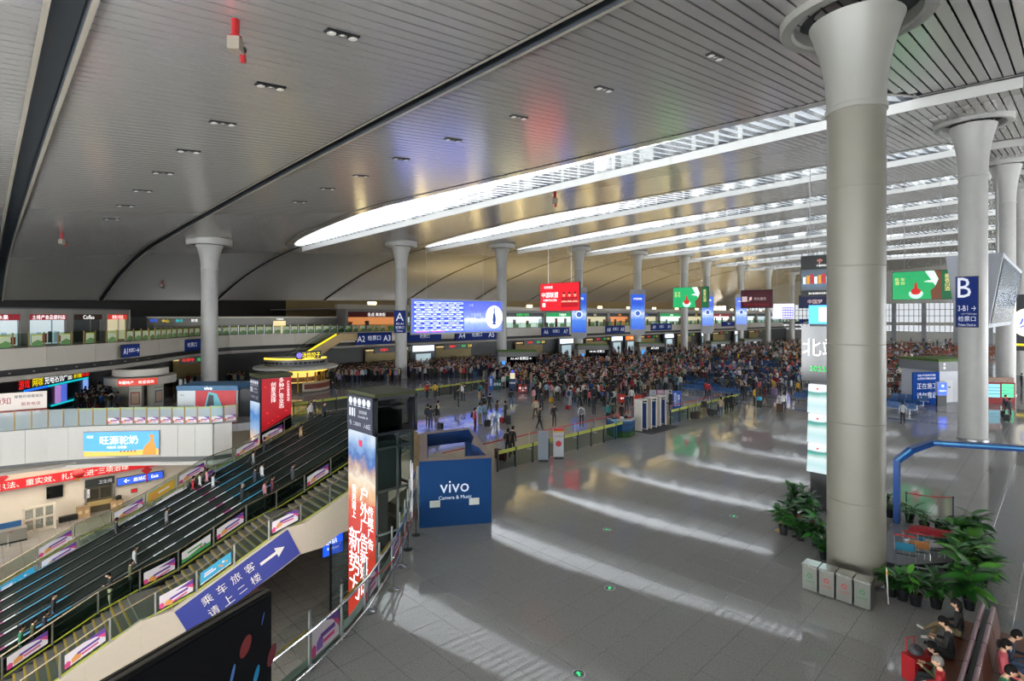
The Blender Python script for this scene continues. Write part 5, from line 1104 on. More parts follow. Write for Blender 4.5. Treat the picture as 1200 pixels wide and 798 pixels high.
for p in (ring_o[3], ring_o[-2], bl):
    q = inset(p,.25); b.box(q[0]-.2,q[0]+.2,q[1]-.2,q[1]+.2,0,2.0)
b.build('pillars', kb2, t)
b = MB(); a_, c_ = inset(bl,.3), inset(ring_o[-2],.3); n2 = Vector((c_[0]-a_[0],c_[1]-a_[1])); MB().cbox(((a_[0]+c_[0])/2,(a_[1]+c_[1])/2,.5),(n2.length*.9,.5,1.0),atan2(n2.y,n2.x)).build('back_counter', kb2, t)
MB().box(.0,.12,.45,3.4,0,1.5).build('left_wall', mat('kiosk white side','#c9cdc8',.5), t)
b = MB(); b.box(.5,1.9,1.2,1.7,0,.95); b.build('inner_counter', kb2, t); b = MB(); b.cbox((1.25,1.45,1.05),(.25,.2,.2),.4); b.build('display_stand', mat('acrylic','#b9c6d6',.2), t)
for k, (x, y) in enumerate(((-.25,1.1),(-.3,1.7))): 
    t2 = thing('white_sheet', ['white panel leaning on the kiosk near the lift','second white panel leaning behind the first'][k], 'panel', (*(k0+Matrix.Rotation(ang,2) @ Vector((x,y))),0), ang+pi/2, 'white panels leaning on the blue kiosk'); b = MB(); b.prismy([(-.25,0),(.35,0),(.35,1.9),(-.25,2.3)],-.02,.02); b.build('sheet', p_white, t2); b = MB(); b.box(-.2,.3,-.05,-.02,.6,.75); b.build('print_band', p_cyan, t2)
# ================================================================ glass barrier across the hall
FY0 = 21.15
fence = thing('glass_barrier', 'low glass barrier with yellow-green top band right of the blue kiosk', 'barrier', (19.6,FY0,0))
def fence_run(t, x0, x1, tint, y=0, step=1.35):
    x = x0
    while x < x1-.2:
        L = min(step, x1-x)
        MB().box(x-.04,x+.04,y-.04,y+.04,0,1.12).build('post', dark_metal, t); MB().box(x+.06,x+L-.06,y-.01,y+.01,.06,.9).build('glass_panel', tint, t); MB().box(x,x+L,y-.02,y+.02,.92,1.1).build('warning_band', band_y, t)
        x += step
fence_run(fence, 0, 12.0, glassy('barrier glass','#7fb09a',.1,thru=.9))
fence2 = thing('glass_barrier', 'green glass barrier right of the entry gates', 'barrier', (37.6,FY0,0)); fence_run(fence2, 0, 12.2, glassy('barrier green glass','#4fb088',.1,thru=.88))
for k in range(9):
    x = 17.6+k*2.25; stanchion((x,23.4,0), f'thin stanchion {["left of the two women","beside the two women","behind the grey board","behind the white board","right of the white board","left of the landscape counter","behind the landscape counter","behind the entry gates","right of the entry gates"][k]}', steel, 1.0, 'stanchions behind the glass barrier')
    if k < 8: rope('red_rope', f'red belt {["beside the kiosk","by the two women","left of the grey board","behind the boards","right of the boards","left of the landscape counter","behind the landscape counter","behind the entry gates"][k]}', (x,23.4,.95), (x+2.25,23.4,.95), .02, .035)
for k in range(6):
    x = 37.9+k*2.3; stanchion((x,22.6,0), f'{["first","second","third","fourth","fifth","last"][k]} thin stanchion behind the green glass barrier, from the gates', steel, 1.0, 'stanchions behind the glass barrier')
    if k < 5: rope('red_rope', f'{["first","second","third","fourth","fifth"][k]} red belt behind the green barrier, from the gates', (x,22.6,.95), (x+2.3,22.6,.95), .02, .035)
# boards standing on the barrier line
def standing_board(label, x0, x1, yt, yb, face, items=None, rz=CAMRZ, name='standing_board', foot=dark_metal, extra=None, dd=0):
    p = ground((x0+x1)/2, yb); d = depth(p[0],p[1])+dd; w = (x1-x0)/FOC*d; h = (yb-yt)/FOC*d
    t = thing(name, label, 'board', p, rz); MB().box(-w/2,w/2,-.03,.03,.06,h).build('panel', face, t); MB().box(-w*.45,w*.45,-.25,.25,0,.06).build('foot', foot, t)
    if items: [lettering(t, m_, [(tx, x*w, z*h, s*h, w*.9, o) for tx,x,z,s,o in its], -.045) for m_, its in items]
    if extra: extra(t, w, h)
    return t
wb = mat('board white','#b9bec4',.5); 
standing_board('plain grey board standing on the glass barrier', 630.5, 642.5, 505, 540, mat('board grey','#8c95a0',.5))
standing_board('white board with red emblem and red-yellow head on the barrier', 648.5, 660.5, 501.5, 536.5, wb, [(mat('board red','#b3262a',.5), [('●',0,.48,.2,{}),('文明候车',0,.72,.07,{})])], extra=lambda t,w,h: (MB().box(-w/2,w/2,-.04,-.03,.86*h,h).build('red_head', mat('board red','#b3262a'), t), MB().box(-w/2,w/2,-.05,-.04,.86*h,.9*h).build('yellow_edge', mat('board yellow','#c9a52a',.5), t)))
blue_b = mat('board blue','#1a49a0',.5,emit=.1); teal_b = mat('board teal','#1f5a58',.5); red_b = mat('board orange red','#b8301f',.5,emit=.08); navy_b = mat('board navy','#14264f',.5,emit=.05)
standing_board('slim blue standing banner left of the teal board', 573, 577.8, 441, 458, blue_b, [(sign_white, [('检票口',0,.6,.5,{'vertical':True})])])
standing_board('teal board in the middle of the left queue', 578, 587.5, 445, 456.3, teal_b, [(sign_white, [('咨询台',0,.55,.3,{})])])
standing_board('white board between teal and navy stands', 588, 593.6, 441.5, 453.5, wb, [(sign_blue, [('公告',0,.7,.15,{})])])
standing_board('tall navy stand with white poster and blue lamp', 596.5, 604.5, 436, 459, navy_b, [(sign_white, [('中国铁路',0,.45,.1,{})])], extra=lambda t,w,h: (MB().box(-w*.36,w*.36,-.05,-.03,.66*h,.96*h).build('poster', em('poster cream','#d9cfa8',.5), t), MB().lathe([(0,h+.2),(.12,h+.15),(.14,h)],10).build('blue_lamp', em('lamp blue','#3a5aff',1.5), t)))
standing_board('small orange-red stand right of the navy stand', 607.5, 617.8, 450, 460.3, red_b, [(white_glow, [('便民服务',0,.55,.22,{}),('雷锋岗',0,.28,.16,{})])])
standing_board('orange-red counter front, left one behind the entry gates', 724.5, 734, 461.8, 472.5, red_b, [(white_glow, [('便民',0,.55,.2,{})])])
standing_board('orange-red counter front, right one behind the entry gates', 742.3, 754.8, 462.8, 475.5, red_b, [(white_glow, [('志愿者服务',0,.55,.18,{})])])
standing_board('white notice board with text lines, left of the pink-edged one', 761, 769, 457, 472, wb, [(sign_blue, [('须知',0,.82,.1,{}),('一二三四',0,.6,.08,{}),('五六七八',0,.42,.08,{})])])
standing_board('pink-edged white poster board', 769.6, 778.4, 456.5, 471.5, mat('board pink','#a8386a',.5), None, extra=lambda t,w,h: (MB().box(-w*.42,w*.42,-.045,-.03,.3*h,.95*h).build('poster', p_white, t), lettering(t, p_pink, [('喜迎',0,.65*h,.18*h)], -.06)))
standing_board('pale grey board right of the pink-edged board', 778.8, 787.5, 457, 472, mat('board pale grey','#a4a8ac',.5))
standing_board('blue standing banner with white writing at the right of the boards', 788.3, 798, 458, 480, blue_b, [(sign_white, [('实名验证',-.2,.55,.7,{'vertical':True}),('检票入口',.2,.5,.6,{'vertical':True})])])
# landscape counter and entry gates
p0, p1 = ground(705.5,522.5), ground(734,520); 
t = thing('help_counter', 'small counter printed with a blue lake and green grass landscape', 'counter', (31.4,21.0,0), radians(-30))
land = screen_grad('landscape print', [(0,'#2c5a20'),(.18,'#3f7a2c'),(.3,'#274f3a'),(.42,'#1f5f9a'),(.6,'#2a74b4'),(.72,'#1a4a86'),(.86,'#3a7ac0'),(1,'#7ab0dc')], 0, 1.15, .22)
b = MB(); b.prism([(-.85,0),(.3,0),(.95,.55),(.95,1.3),(-.85,1.3)], 0, 1.12); b.build('body', land, t)
b = MB(); b.prism([(-.9,-.05),(.32,-.05),(1.0,.53),(1.0,.75),(-.9,.5)], 1.12, 1.17); b.build('worktop', mat('counter top','#8a8f8c',.4), t)
for k in range(5): MB().cbox((-.6+k*.3,.7,1.2+.05*(k%2)),(.2,.25,.16+.08*(k%2)),k).build('tray', [black, mat('tray red','#8a2a2a',.5), p_white][k%3], t)
b = MB(); b.prism([(-.9,-.04),(-.7,-.04),(-.7,.0),(-.9,.0)],0,1.3); b.build('side_panel', p_cyan, t)
def gate_arch(x, y, label):
    t = thing('entry_gate', label, 'security gate', (x,y,.013), 0, 'white walk-through gates'); w_ = mat('gate white','#b4b0a6',.45)
    b = MB(); b.box(-.42,-.3,-.3,.3,0,2.0); b.build('left_panel', w_, t); b = MB(); b.box(.3,.42,-.3,.3,0,2.0); b.build('right_panel', w_, t); MB().box(-.42,.42,-.3,.3,2.0,2.22).build('head', w_, t)
    MB().box(-.3,-.28,-.24,.24,.1,1.9).build('inner_blue', mat('gate blue','#1d3f7a',.4), t); MB().box(.28,.3,-.24,.24,.1,1.9).build('inner_blue', mat('gate blue','#1d3f7a'), t); MB().box(-.3,.3,-.31,-.3,2.04,2.14).build('display', black_gloss, t)
for k, x in enumerate((34.2, 35.5, 36.8)): gate_arch(x, 21.6, ['white walk-through gate nearest the landscape counter','middle white walk-through gate','white walk-through gate beside the green barrier'][k])
MBm = MB(); MBm.box(33.4,37.3,20.2,22.9,0.001,.012); tag(MBm.build('rubber_mat', mat('dark mat','#2a2b2e',.7)), 'dark mat under the three walk-through gates', 'mat')
# barrier beyond the escalators
a, c = ground(344,474,1.0), ground(412,464.5,1.0)
t = thing('glass_barrier', 'distant glass barrier with lime band beyond the escalator landing', 'barrier', (a[0],a[1],0), atan2(c[1]-a[1],c[0]-a[0])); fence_run(t, 0, hypot(c[0]-a[0],c[1]-a[1]), glassy('barrier glass'))
a, c = ground(486,457,1.0), ground(568,446,1.0)
t = thing('glass_barrier', 'distant glass barrier with lime band right of the lift tower', 'barrier', (a[0],a[1],0), atan2(c[1]-a[1],c[0]-a[0])); fence_run(t, 0, hypot(c[0]-a[0],c[1]-a[1]), glassy('barrier glass'), step=1.6)
# ================================================================ food kiosk and gallery escalator
fx, fy = 25.4, 60.9
t = thing('food_kiosk', 'round lit food kiosk with yellow neon sign and white disc roof', 'kiosk', (fx,fy,0)); kw = mat('kiosk white','#a9a8a4',.4)
fa = -2.35; R_ = 3.3
b = MB(); b.smooth = True; b.lathe([(R_,0),(R_,2.5)], 32, a0=fa-2.6, a1=fa-.1); b.build('drum_wall', kw, t)
b = MB(); b.smooth = True; b.lathe([(R_,2.35),(4.45,2.45),(4.5,2.55),(4.45,2.68),(R_,2.8)], 40); b.build('disc_roof', mat('disc roof','#c0bfba',.35), t)
b = MB(); b.smooth = True; b.lathe([(R_,2.78),(R_+.1,2.9),(R_+.1,3.55),(0,3.6)], 40); b.build('upper_drum', mat('upper drum','#77797c',.4,.4), t)
b = MB(); b.smooth = True; b.lathe([(R_+.25,3.55),(R_+.3,3.62),(R_+.25,3.75),(R_+.1,3.75)], 40, a0=-pi, a1=-.9); b.build('yellow_tube', em('kiosk yellow tube','#ffd64a',1.3), t)
for k in range(16):
    a = -pi+k*2.3/16; MB().cbox(((R_+.12)*cos(a),(R_+.12)*sin(a),3.2),(.12,.3,.22),a).build('vent', dark_metal, t)
b = MB(); b.smooth = True; b.lathe([(3.5,0),(3.6,.1),(3.6,1.0),(3.75,1.05),(3.2,1.08)], 20, a0=fa+.55, a1=fa+1.75); b.build('counter', mat('counter white','#cbbfae',.4), t)
b = MB(); b.smooth = True; b.lathe([(3.62,.35),(3.62,.9)], 20, a0=fa+.6, a1=fa+1.7); b.build('counter_front', mat('counter pattern','#8a3a22',.5,noise=.5,scale=6), t)
b = MB(); b.smooth = True; b.lathe([(2.2,.9),(2.2,2.4)], 16, a0=fa+.0, a1=fa+1.9); b.build('lit_back_wall', em('kiosk warm light','#f0c86a',1.1), t)
for k in range(6):
    a = fa+.1+k*.33; MB().cbox((3.0*cos(a),3.0*sin(a),1.25),(.14,.14,2.5),a).build('post', mat('kiosk amber post','#b0842a',.4), t)
    MB().cbox((2.4*cos(a+.16),2.4*sin(a+.16),1.3),(.2,.7,.5),a+.16).build('shelf', mat('shelf amber','#8a5a1c',.5), t)
b = MB(); b.smooth = True; b.lathe([(3.3,2.15),(3.3,2.3)], 16, a0=fa+.05, a1=fa+1.9); b.build('warm_tube', em('kiosk yellow tube'), t)
c = Vector((3.45*cos(fa+.75),3.45*sin(fa+.75))); b = MB(); b.cbox((0,0,0),(2.7,.15,.85),0); s_ = b.build('neon_board', dark_metal, t, (c.x,c.y,4.05), fa+.75+pi/2)
lettering(s_, yellow_glow, [('汤馅饺子',.25,0,.58,2.0)], -.1); b = MB(); b.add([(-1.05+.3*cos(a),-.1,.3*sin(a)) for a in np.linspace(0,2*pi,13)[:-1]], [tuple(range(12))]); b.build('neon_logo', em('neon violet','#7a6aff',1.1), s_)
t = thing('gallery_escalator', 'small escalator with tan underside rising to the gallery behind the kiosk', 'escalator', (24.0,66.9,0))
b = MB(); b.prismy([(0,0),(1.2,0),(9.6,5.0),(11.8,5.0),(11.8,6),(9.3,6),(0,.9)],-.75,.75); b.build('truss', mat('tan soffit','#a58a5a',.45), t)
for s in (-.7,.7):
    b = MB(); b.prismy([(0,.95),(9.3,6.05),(11.8,6.05),(11.8,6.95),(9.2,6.95),(0,1.85)], s-.02, s+.02); b.build('balustrade', glassy('escalator glass'), t); b = MB(); b.sweep([(0,s,1.9),(9.2,s,7.0),(11.8,s,7.0)], [(-.04,-.02),(.04,-.02),(.04,.04),(-.04,.04)],0,True); b.build('handrail', hand_blk, t)
b = MB(); b.sweep([(3,-.78,2.75),(8.8,-.78,5.9)], [(-.02,-.09),(.02,-.09),(.02,.09),(-.02,.09)],0,True); b.build('yellow_light', yellow_glow, t)
# ================================================================ left booths behind the rim
p = Vector(ground(172,479)[:2]); t = thing('round_booth', 'round white booth with red sign and framed posters behind the left rim', 'booth', (p.x-.1,p.y+1.8,0), radians(-60))
b = MB(); b.smooth = True; b.lathe([(0,3.55),(2.1,3.55),(2.15,3.45),(2.15,2.95),(0,2.95)], 36); b.build('roof_drum', mat('booth white','#bdb9ae',.4), t)
b = MB(); b.smooth = True; b.lathe([(2.0,2.9),(2.75,2.85),(2.75,2.2),(2.0,2.2)], 36); b.build('ring_band', mat('booth ring','#b0aba0',.4), t)
b = MB(); b.smooth = True; b.lathe([(2.8,2.22),(2.8,2.83)], 14, a0=-1.35, a1=-.25); b.build('red_sign', em('booth red sign','#c8402e',.6), t)
s_ = MB(); 
for k, chx in enumerate('新疆特产 欢迎选购'):
    if chx == ' ': continue
    a = -1.25+k*.105; vs, fs, dim = tmesh(chx); kk = .26/max(dim[1],.5); s_.add([((2.83)*cos(a)-x*kk*sin(a)*1, (2.83)*sin(a)+x*kk*cos(a), 2.52+y*kk) for x,y,_ in vs], fs)
s_.build('lettering', white_glow, t)
for k in range(4):
    a = -2.6+k*.85; q = (1.75*cos(a),1.75*sin(a)); pl = MB(); pl.cbox((0,0,1.1),(.95,.8,2.2)); pp_ = pl.build('pillar', mat('booth pillar','#aaa79a',.45), t, (*q,0), a+pi/2)
    MB().box(-.34,.34,-.43,-.4,.5,1.6).build('poster_frame', [mat('frame red','#8a2a24',.5), mat('frame blue','#3a5a78',.5)][k%2], pp_); MB().box(-.27,.27,-.45,-.42,.58,1.5).build('poster', mat('poster buff','#b99a80',.5,noise=.4,scale=9), pp_)
    MB().box(-.48,.48,-.42,-.405,1.85,1.9).build('green_line', mat('booth green line','#2f7a4a',.5), pp_)
t = thing('phone_booth_stand', 'phone booth with blue header, red panel and giant phone picture behind the rim', 'booth', (*atdepth(243,480,44.2)[:2],0), CAMRZ+.05)
BW = 4.75
MB().box(-BW/2,BW/2,.1,3.0,0,2.55).build('body', mat('booth body','#9fa2a2',.5), t); MB().box(-BW/2-.05,BW/2+.05,-.05,3.1,2.2,2.6).build('header', mat('booth header blue','#2b5f86',.45,emit=.06), t)
MB().box(-BW/2,-BW*.2,-.0,.1,0,2.2).build('white_panel', em('booth white panel','#b9bfc0',.35), t); MB().box(-BW*.2,BW/2-.15,-.0,.1,0,2.2).build('red_panel', em('booth red panel','#a62a30',.45), t)
b = MB(); b.add([(-.45,-.03,.0),(1.6,-.03,.0),(.75,-.03,1.95),(.1,-.03,2.1)], [(0,1,2,3)]); b.build('phone_picture', em('phone teal','#5a9aa4',.55), t); b = MB(); b.add([(-.05,-.05,.9),(.55,-.05,1.0),(.5,-.05,1.8),(.15,-.05,1.9)], [(0,1,2,3)]); b.build('camera_block', em('phone dark','#27343c',.4), t)
lettering(t, white_glow, [('vivo',.1,2.4,.26)], -.08); lettering(t, mat('grey print','#5a6064',.5), [('vivo',-BW*.42,1.85,.14),('专业影像旗舰',-BW*.35,.95,.2,1.2)], -.02)
MB().box(BW/2-.15,BW/2+.9,.3,2.6,0,2.3).build('side_counter', dark_metal, t); 
# ================================================================ dark retail boxes with planted roofs
def retail(x0, x1, xw, yt, yb, label, text, d):
    a = atdepth(x0,yb,d); c = atdepth(x1,yb,d); w = hypot(a[0]-c[0],a[1]-c[1]); h = (yb-yt)/FOC*d; cx_, cy_ = (a[0]+c[0])/2, (a[1]+c[1])/2
    t = thing('retail_box', label, 'shop', (cx_,cy_,0), CAMRZ+.12, 'dark retail boxes with green roofs'); ww = (x0-xw)/FOC*d
    MB().box(-w/2,w/2,0,2.3,0,h*.86).build('black_front', black_gloss, t); MB().box(-w/2-ww,-w/2,0,2.3,0,h*.9).build('white_side', mat('retail white','#a6a6a8',.5), t)
    MB().box(-w/2-ww-.2,w/2+.2,-.15,2.4,h*.86,h*1.12).build('grey_fascia', mat('retail grey','#6a6a68',.5), t); tag(MB().box(-w/2-ww-.1,w/2+.1,-.05,2.35,h*1.12,h*1.2).build('planted_roof', mat('planted green','#4d6a24',.8,noise=.4,scale=5), t), kind='stuff')
    lettering(t, white_glow, [(text,0,h*.76,.42,w*.85)], -.05); MB().box(-w/2-ww*.7,-w/2-ww*.25,-.05,0,h*.2,h*.62).build('blue_screen', em('screen cyan blue','#3a9af0',1.0), t)
retail(593.5,628,585,411,431.5,'dark retail box at the foot of the column right of the timetable','A1-A3 检票口 ←',80.5); retail(686,712.5,677.5,404,423,'dark retail box below the first blue poster box','A4-A6 检票口',94)
retail(757,777.7,749,400,415,'dark retail box below the second blue poster box','A7-A9',107); retail(840,854.5,833,398,408,'small far dark retail box right of the third poster box','A10',126); retail(879,891,872,396,404.5,'farthest dark retail box under the maroon billboard','A11',141)
# ================================================================ right side: site hoarding, screens, machines
a, c = ground(1070,474.5), ground(1101,473)
t = thing('site_hoarding', 'blue hoarding with white construction notice between the columns', 'hoarding', (a[0],a[1],0), atan2(c[1]-a[1],c[0]-a[0])); w = hypot(c[0]-a[0],c[1]-a[1]); h = 38/FOC*depth(a[0],a[1])
MB().box(0,w,0,.12,0,h).build('panel', mat('hoarding blue','#123f8c',.85,spec=.1), t); lettering(t, sign_white, [('乌鲁木齐站候车厅改造',w*.5,h*.9,.2,w*.8),('给您带来不便敬请谅解',w*.5,h*.8,.2,w*.9),('正在施工',w*.52,h*.57,.56,w*.86),('请勿靠近',w*.52,h*.28,.56,w*.86)], -.02)
t = thing('white_cabin', 'white flat-roofed cabin with a door and planted roof behind the hoarding', 'cabin', (c[0]+.3,c[1],0), atan2(c[1]-a[1],c[0]-a[0])); 
MB().box(.1,5.2,.3,4,0,3.0).build('walls', mat('cabin white','#b3b4ba',.5), t); MB().box(.0,5.6,.1,4.2,3.0,3.9).build('grey_parapet', mat('cabin grey','#6d6f72',.5), t); MB().box(.1,5.5,.2,4.1,3.9,4.15).build('planted_roof', mat('planted green'), t); MB().box(.9,1.9,.27,.31,0,2.1).build('door', mat('cabin door','#c0c1c6',.5), t); MB().box(1.3,1.6,.25,.28,1.4,1.5).build('door_plate', sign_blue, t)
for k in range(2): MB().box(.5,.75,.05,.11,3.2+.35*k,3.45+.35*k).build('white_sign', p_white, t)
a = ground(1103,475.5); t = thing('info_screen', 'upright blue lit information screen before the white cabin', 'screen', a, CAMRZ); MB().box(-.42,.42,-.1,.1,0,.95).build('pedestal', dark_metal, t); MB().box(-.45,.45,-.12,.12,.95,2.2).build('frame', mat('frame white','#9aa4b4',.4), t)
b = MB(); b.box(-.38,.38,-.15,-.12,1.0,2.12); sc = b.build('display', em('screen blue lit','#3a62e8',1.1), t); lettering(sc, white_glow, [('询',0,1.85,.25),('自助查询',0,1.4,.16,.6)], -.17)
for k, (px, lab, m_, wv) in enumerate(((1165,'vending machine with pale cyan shelves behind the B column','#7fc4d8',1.1),(1181,'red machine with a green lit panel right of the vending machine','#58d89a',1.15))):
    a = ground(px,473); t = thing('vending_machine', lab, 'machine', a, CAMRZ-.3); MB().box(-wv/2,wv/2,0,.8,0,2.0).build('body', mat('machine red','#8a1f24',.45), t); MB().box(-wv*.4,wv*.4,-.03,0,.6,1.85).build('window', em('machine glow '+m_, m_, .9), t)
    for z in (.9,1.2,1.5): MB().box(-wv*.38,wv*.38,-.05,-.03,z,z+.05).build('shelf', mat('machine shelf','#6a7a84',.4), t)
    MB().box(-wv/2,wv/2,.2,.8,2.0,2.45).build('header', mat('machine header','#a88a7a',.5,noise=.3), t)
# inlaid floor bands and exit arrows
band_m = mat('dark floor inlay','#4a4a4d',.12)
for (pa, pb, wd) in ((ground(831,460),ground(955,469.5),.5),(ground(860,472.8),ground(953,481.5),.45),(ground(1039,477),ground(1119,482.5),.4),(ground(1039,491),ground(1119,497),.4)):
    xm = (pa[0]+pb[0])/2; b = MB(); b.add([(xm-wd/2,min(pa[1],pb[1]),.004),(xm+wd/2,min(pa[1],pb[1]),.004),(xm+wd/2,max(pa[1],pb[1]),.004),(xm-wd/2,max(pa[1],pb[1]),.004)], [(0,1,2,3)]); b.build('floor_band', band_m, fl)
exit_g = em('exit arrow green','#2fd07a',1.0)
for k, (px, py, lab) in enumerate(((678,789.5,'green exit arrow set in the floor at the bottom picture edge'),(714.5,689,'green exit arrow in the floor below the picture centre'),(711.5,620.5,'green exit arrow in the floor right of the blue kiosk'),(860,604.8,'green exit arrow in the floor left of the plants'),(843.5,498,'green exit arrow in the floor by the luggage group'),(593,531,'green exit arrow in the floor behind the two women'))):
    t = thing('exit_marker', lab, 'floor marker', ground(px,py), rnd.random()*3, 'green exit arrows in the floor'); b = MB(); b.lathe([(.13,.004),(.16,.008),(.17,.0)],20); b.build('steel_ring', steel, t)
    b = MB(); b.lathe([(0,.003),(.13,.003)],20); b.build('glass', mat('marker dark','#23402f',.2), t); b = MB(); b.add([(-.09,-.03,.006),(.0,-.03,.006),(.0,-.07,.006),(.09,0,.006),(.0,.07,.006),(.0,.03,.006),(-.09,.03,.006)],[(0,1,5,6),(2,3,4)]); b.build('arrow', exit_g, t)
# ================================================================ around the huge column
bin_m = mat('bin stainless','#8b8d86',.3,.75,noise=.06,scale=3); gsym = mat('recycle green','#2f7a44',.5); rsym = mat('recycle red','#b02a30',.5)
for k in range(4):
    ya = 5.62-k*.455; lab = ['recycling bin with green emblem at the left end of the four','recycling bin with red emblem, second from the left','recycling bin with red emblem, third from the left','recycling bin with green emblem at the right end of the four'][k]
    t = thing('recycling_bin', lab, 'bin', (17.82+.0*k,ya-.21,0), -pi/2, 'four steel recycling bins at the column')
    MB().box(-.2,.2,0,.42,.03,.74).build('body', bin_m, t); b = MB(); b.prismy([(-.21,.74),(.21,.74),(.21,.8),(-.21,.8)],-.03,.44); b.build('lid', mat('bin lid','#c9cbc6',.2,.9), t); MB().box(-.18,.18,.04,.38,0,.03).build('base', dark_metal, t)
    sm = gsym if k in (0,3) else rsym; b = MB()
    for j in range(3):
        a0 = pi/2+j*2*pi/3; pA = (.095*cos(a0),.47+.095*sin(a0)); a1 = a0+2*pi/3; pB = (.095*cos(a1),.47+.095*sin(a1)); q = Vector((pB[0]-pA[0],pB[1]-pA[1])).normalized(); nn = Vector((-q.y,q.x))*.014
        A, B = Vector(pA)+q*.03, Vector(pB)-q*.02; b.add([(v.x,-.006,v.y) for v in (A+nn,A-nn,B-nn,B+nn)], [(0,1,2,3)])
    b.build('recycle_emblem', sm, t); lettering(t, sm, [('可回收物' if k in (0,3) else '不可回收',0,.3,.06,.3)], -.008)
t = thing('advert_pillar', 'tall black LED pillar with stacked landscape screens behind the huge column', 'advertisement', (25.6,6.9,0), -pi/2)
MB().box(-.85,.85,0,.6,0,1.55).build('base', black, t)
b = MB(); b.box(-.9,.9,.1,.5,1.55,8.6); b.build('core', dark_metal, t)
for k in range(3):
    z0 = 1.6+k*1.27; b = MB(); b.prismy([(-.95+.02*k,0),(.95,0),(.95,1.22),(-.9+.02*k,1.22)],-.12-.03*k,.1); sc = b.build('screen', screen_grad('landscape screen', [(0,'#dff2f6'),(.25,'#bfe6ea'),(.5,'#e4f6f4'),(.68,'#3fa89a'),(.74,'#2a8f86'),(.78,'#e9f6f6'),(1,'#f6fbff')], 0, 1.22, 1.0), t, (0,-.02,z0))
    b = MB(); b.add([(.2,-.2,.0),(.5,-.2,.0),(.95,-.2,.45),(.95,-.2,.6)],[(0,1,2,3)]); b.build('road', em('screen road','#5a5470',.8), sc); b = MB(); b.add([(-.5+.05*cos(a),-.2,1.05+.04*sin(a)) for a in np.linspace(0,2*pi,9)[:-1]],[tuple(range(8))]); b.build('emblem', em('screen red','#d8303a',.9), sc)
z0 = 5.5; MB().box(-1.15,1.15,-.16,.1,z0,z0+2.35).build('led_board', black_gloss, t); lettering(t, white_glow, [('北站',-.35,z0+1.45,.75,1.5)], -.19); lettering(t, green_glow, [('2023/10/07',-.1,z0+.55,.22,1.7),('6:20',.1,z0+.2,.2)], -.19)
MB().box(-.85,.85,-.2,.1,7.95,8.75).build('blue_screen', em('pillar cyan','#4ab0f0',1.1), t); MB().box(-.45,.45,-.23,-.2,8.05,8.65).build('code_area', em('pillar white','#e9f4ff',1.0), t)
# blue arch
arch_pts = [(25.75,4.67,0),(25.75,4.67,2.6),(26.0,4.25,3.05),(26.75,3.7,3.3),(28.4,.4,3.3),(29.2,-1.2,3.3)]
t = thing('entrance_arch', 'glossy blue square-tube arch over the plants right of the huge column', 'arch', (25.75,4.67,0)); b = MB(); b.sweep([(x-25.75,y-4.67,z) for x,y,z in arch_pts[1:]], [(-.14,-.1),(.14,-.1),(.14,.1),(-.14,.1)],0,True); b.build('beam', mat('arch blue','#0d3f80',.3,.2), t)
b = MB(); b.box(-.15,.15,-.1,.1,0,2.65); b.build('upright', mat('arch blue'), t); b = MB(); b.sweep([(x-25.75-.15,y-4.67,z+.03) for x,y,z in arch_pts[1:]], [(-.02,-.03),(.02,-.03),(.02,.03),(-.02,.03)],0,True); b.build('pale_edge', mat('arch cyan edge','#5aa8d8',.3), t); MB().box(-.25,.25,-.2,.2,0,.04).build('foot_plate', steel, t)
# low stage behind the column
t = thing('stage_platform', 'low grey platform with dark edge right of the huge column', 'platform', (22.6,3.2,0)); b = MB(); b.prism([(-1.2,1.3),(-1.2,.6),(.3,-.55),(3.4,-.4),(3.4,1.6)],0,.16); b.build('deck', mat('platform grey','#6f6e70',.3), t); b = MB(); b.sweep([(.28,-.58,.08),(-1.22,.58,.08)], [(-.02,-.08),(.02,-.08),(.02,.09),(-.02,.09)],0,True); b.sweep([(3.4,-.43,.08),(.28,-.58,.08)], [(-.02,-.08),(.02,-.08),(.02,.09),(-.02,.09)],0,True); b.build('edge_trim', black, t)
st = [(*ground(914,622)[:2],0),(*ground(933,629)[:2],0),(*ground(965,640)[:2],0)]
gold_m = mat('brass stanchion','#b08a4a',.3,.9)
stanchion(st[0],'brass rope stanchion at the left end of the plant group',gold_m,.92,'stanchions at the plants'); stanchion(st[1],'black stanchion among the plants left of the huge column',black,.85,'stanchions at the plants'); stanchion(st[2],'black stanchion touching the huge column side',black,.85,'stanchions at the plants')
rope('red_rope','red rope from the brass stanchion across the plants',(*st[0][:2],.86),(*st[1][:2],.82)); rope('red_rope','red rope from the plants to the huge column',(*st[1][:2],.82),(*st[2][:2],.82))
r1, r2 = ground(1062,600), ground(1117,606); stanchion(r1,'dark stanchion behind the right-hand potted plants',black,.85,'stanchions at the plants'); stanchion(r2,'dark stanchion at the big plants near the backpack',black,.85,'stanchions at the plants'); rope('red_rope','red rope behind the backpack and right-hand plants',(*r1[:2],.82),(*r2[:2],.82))
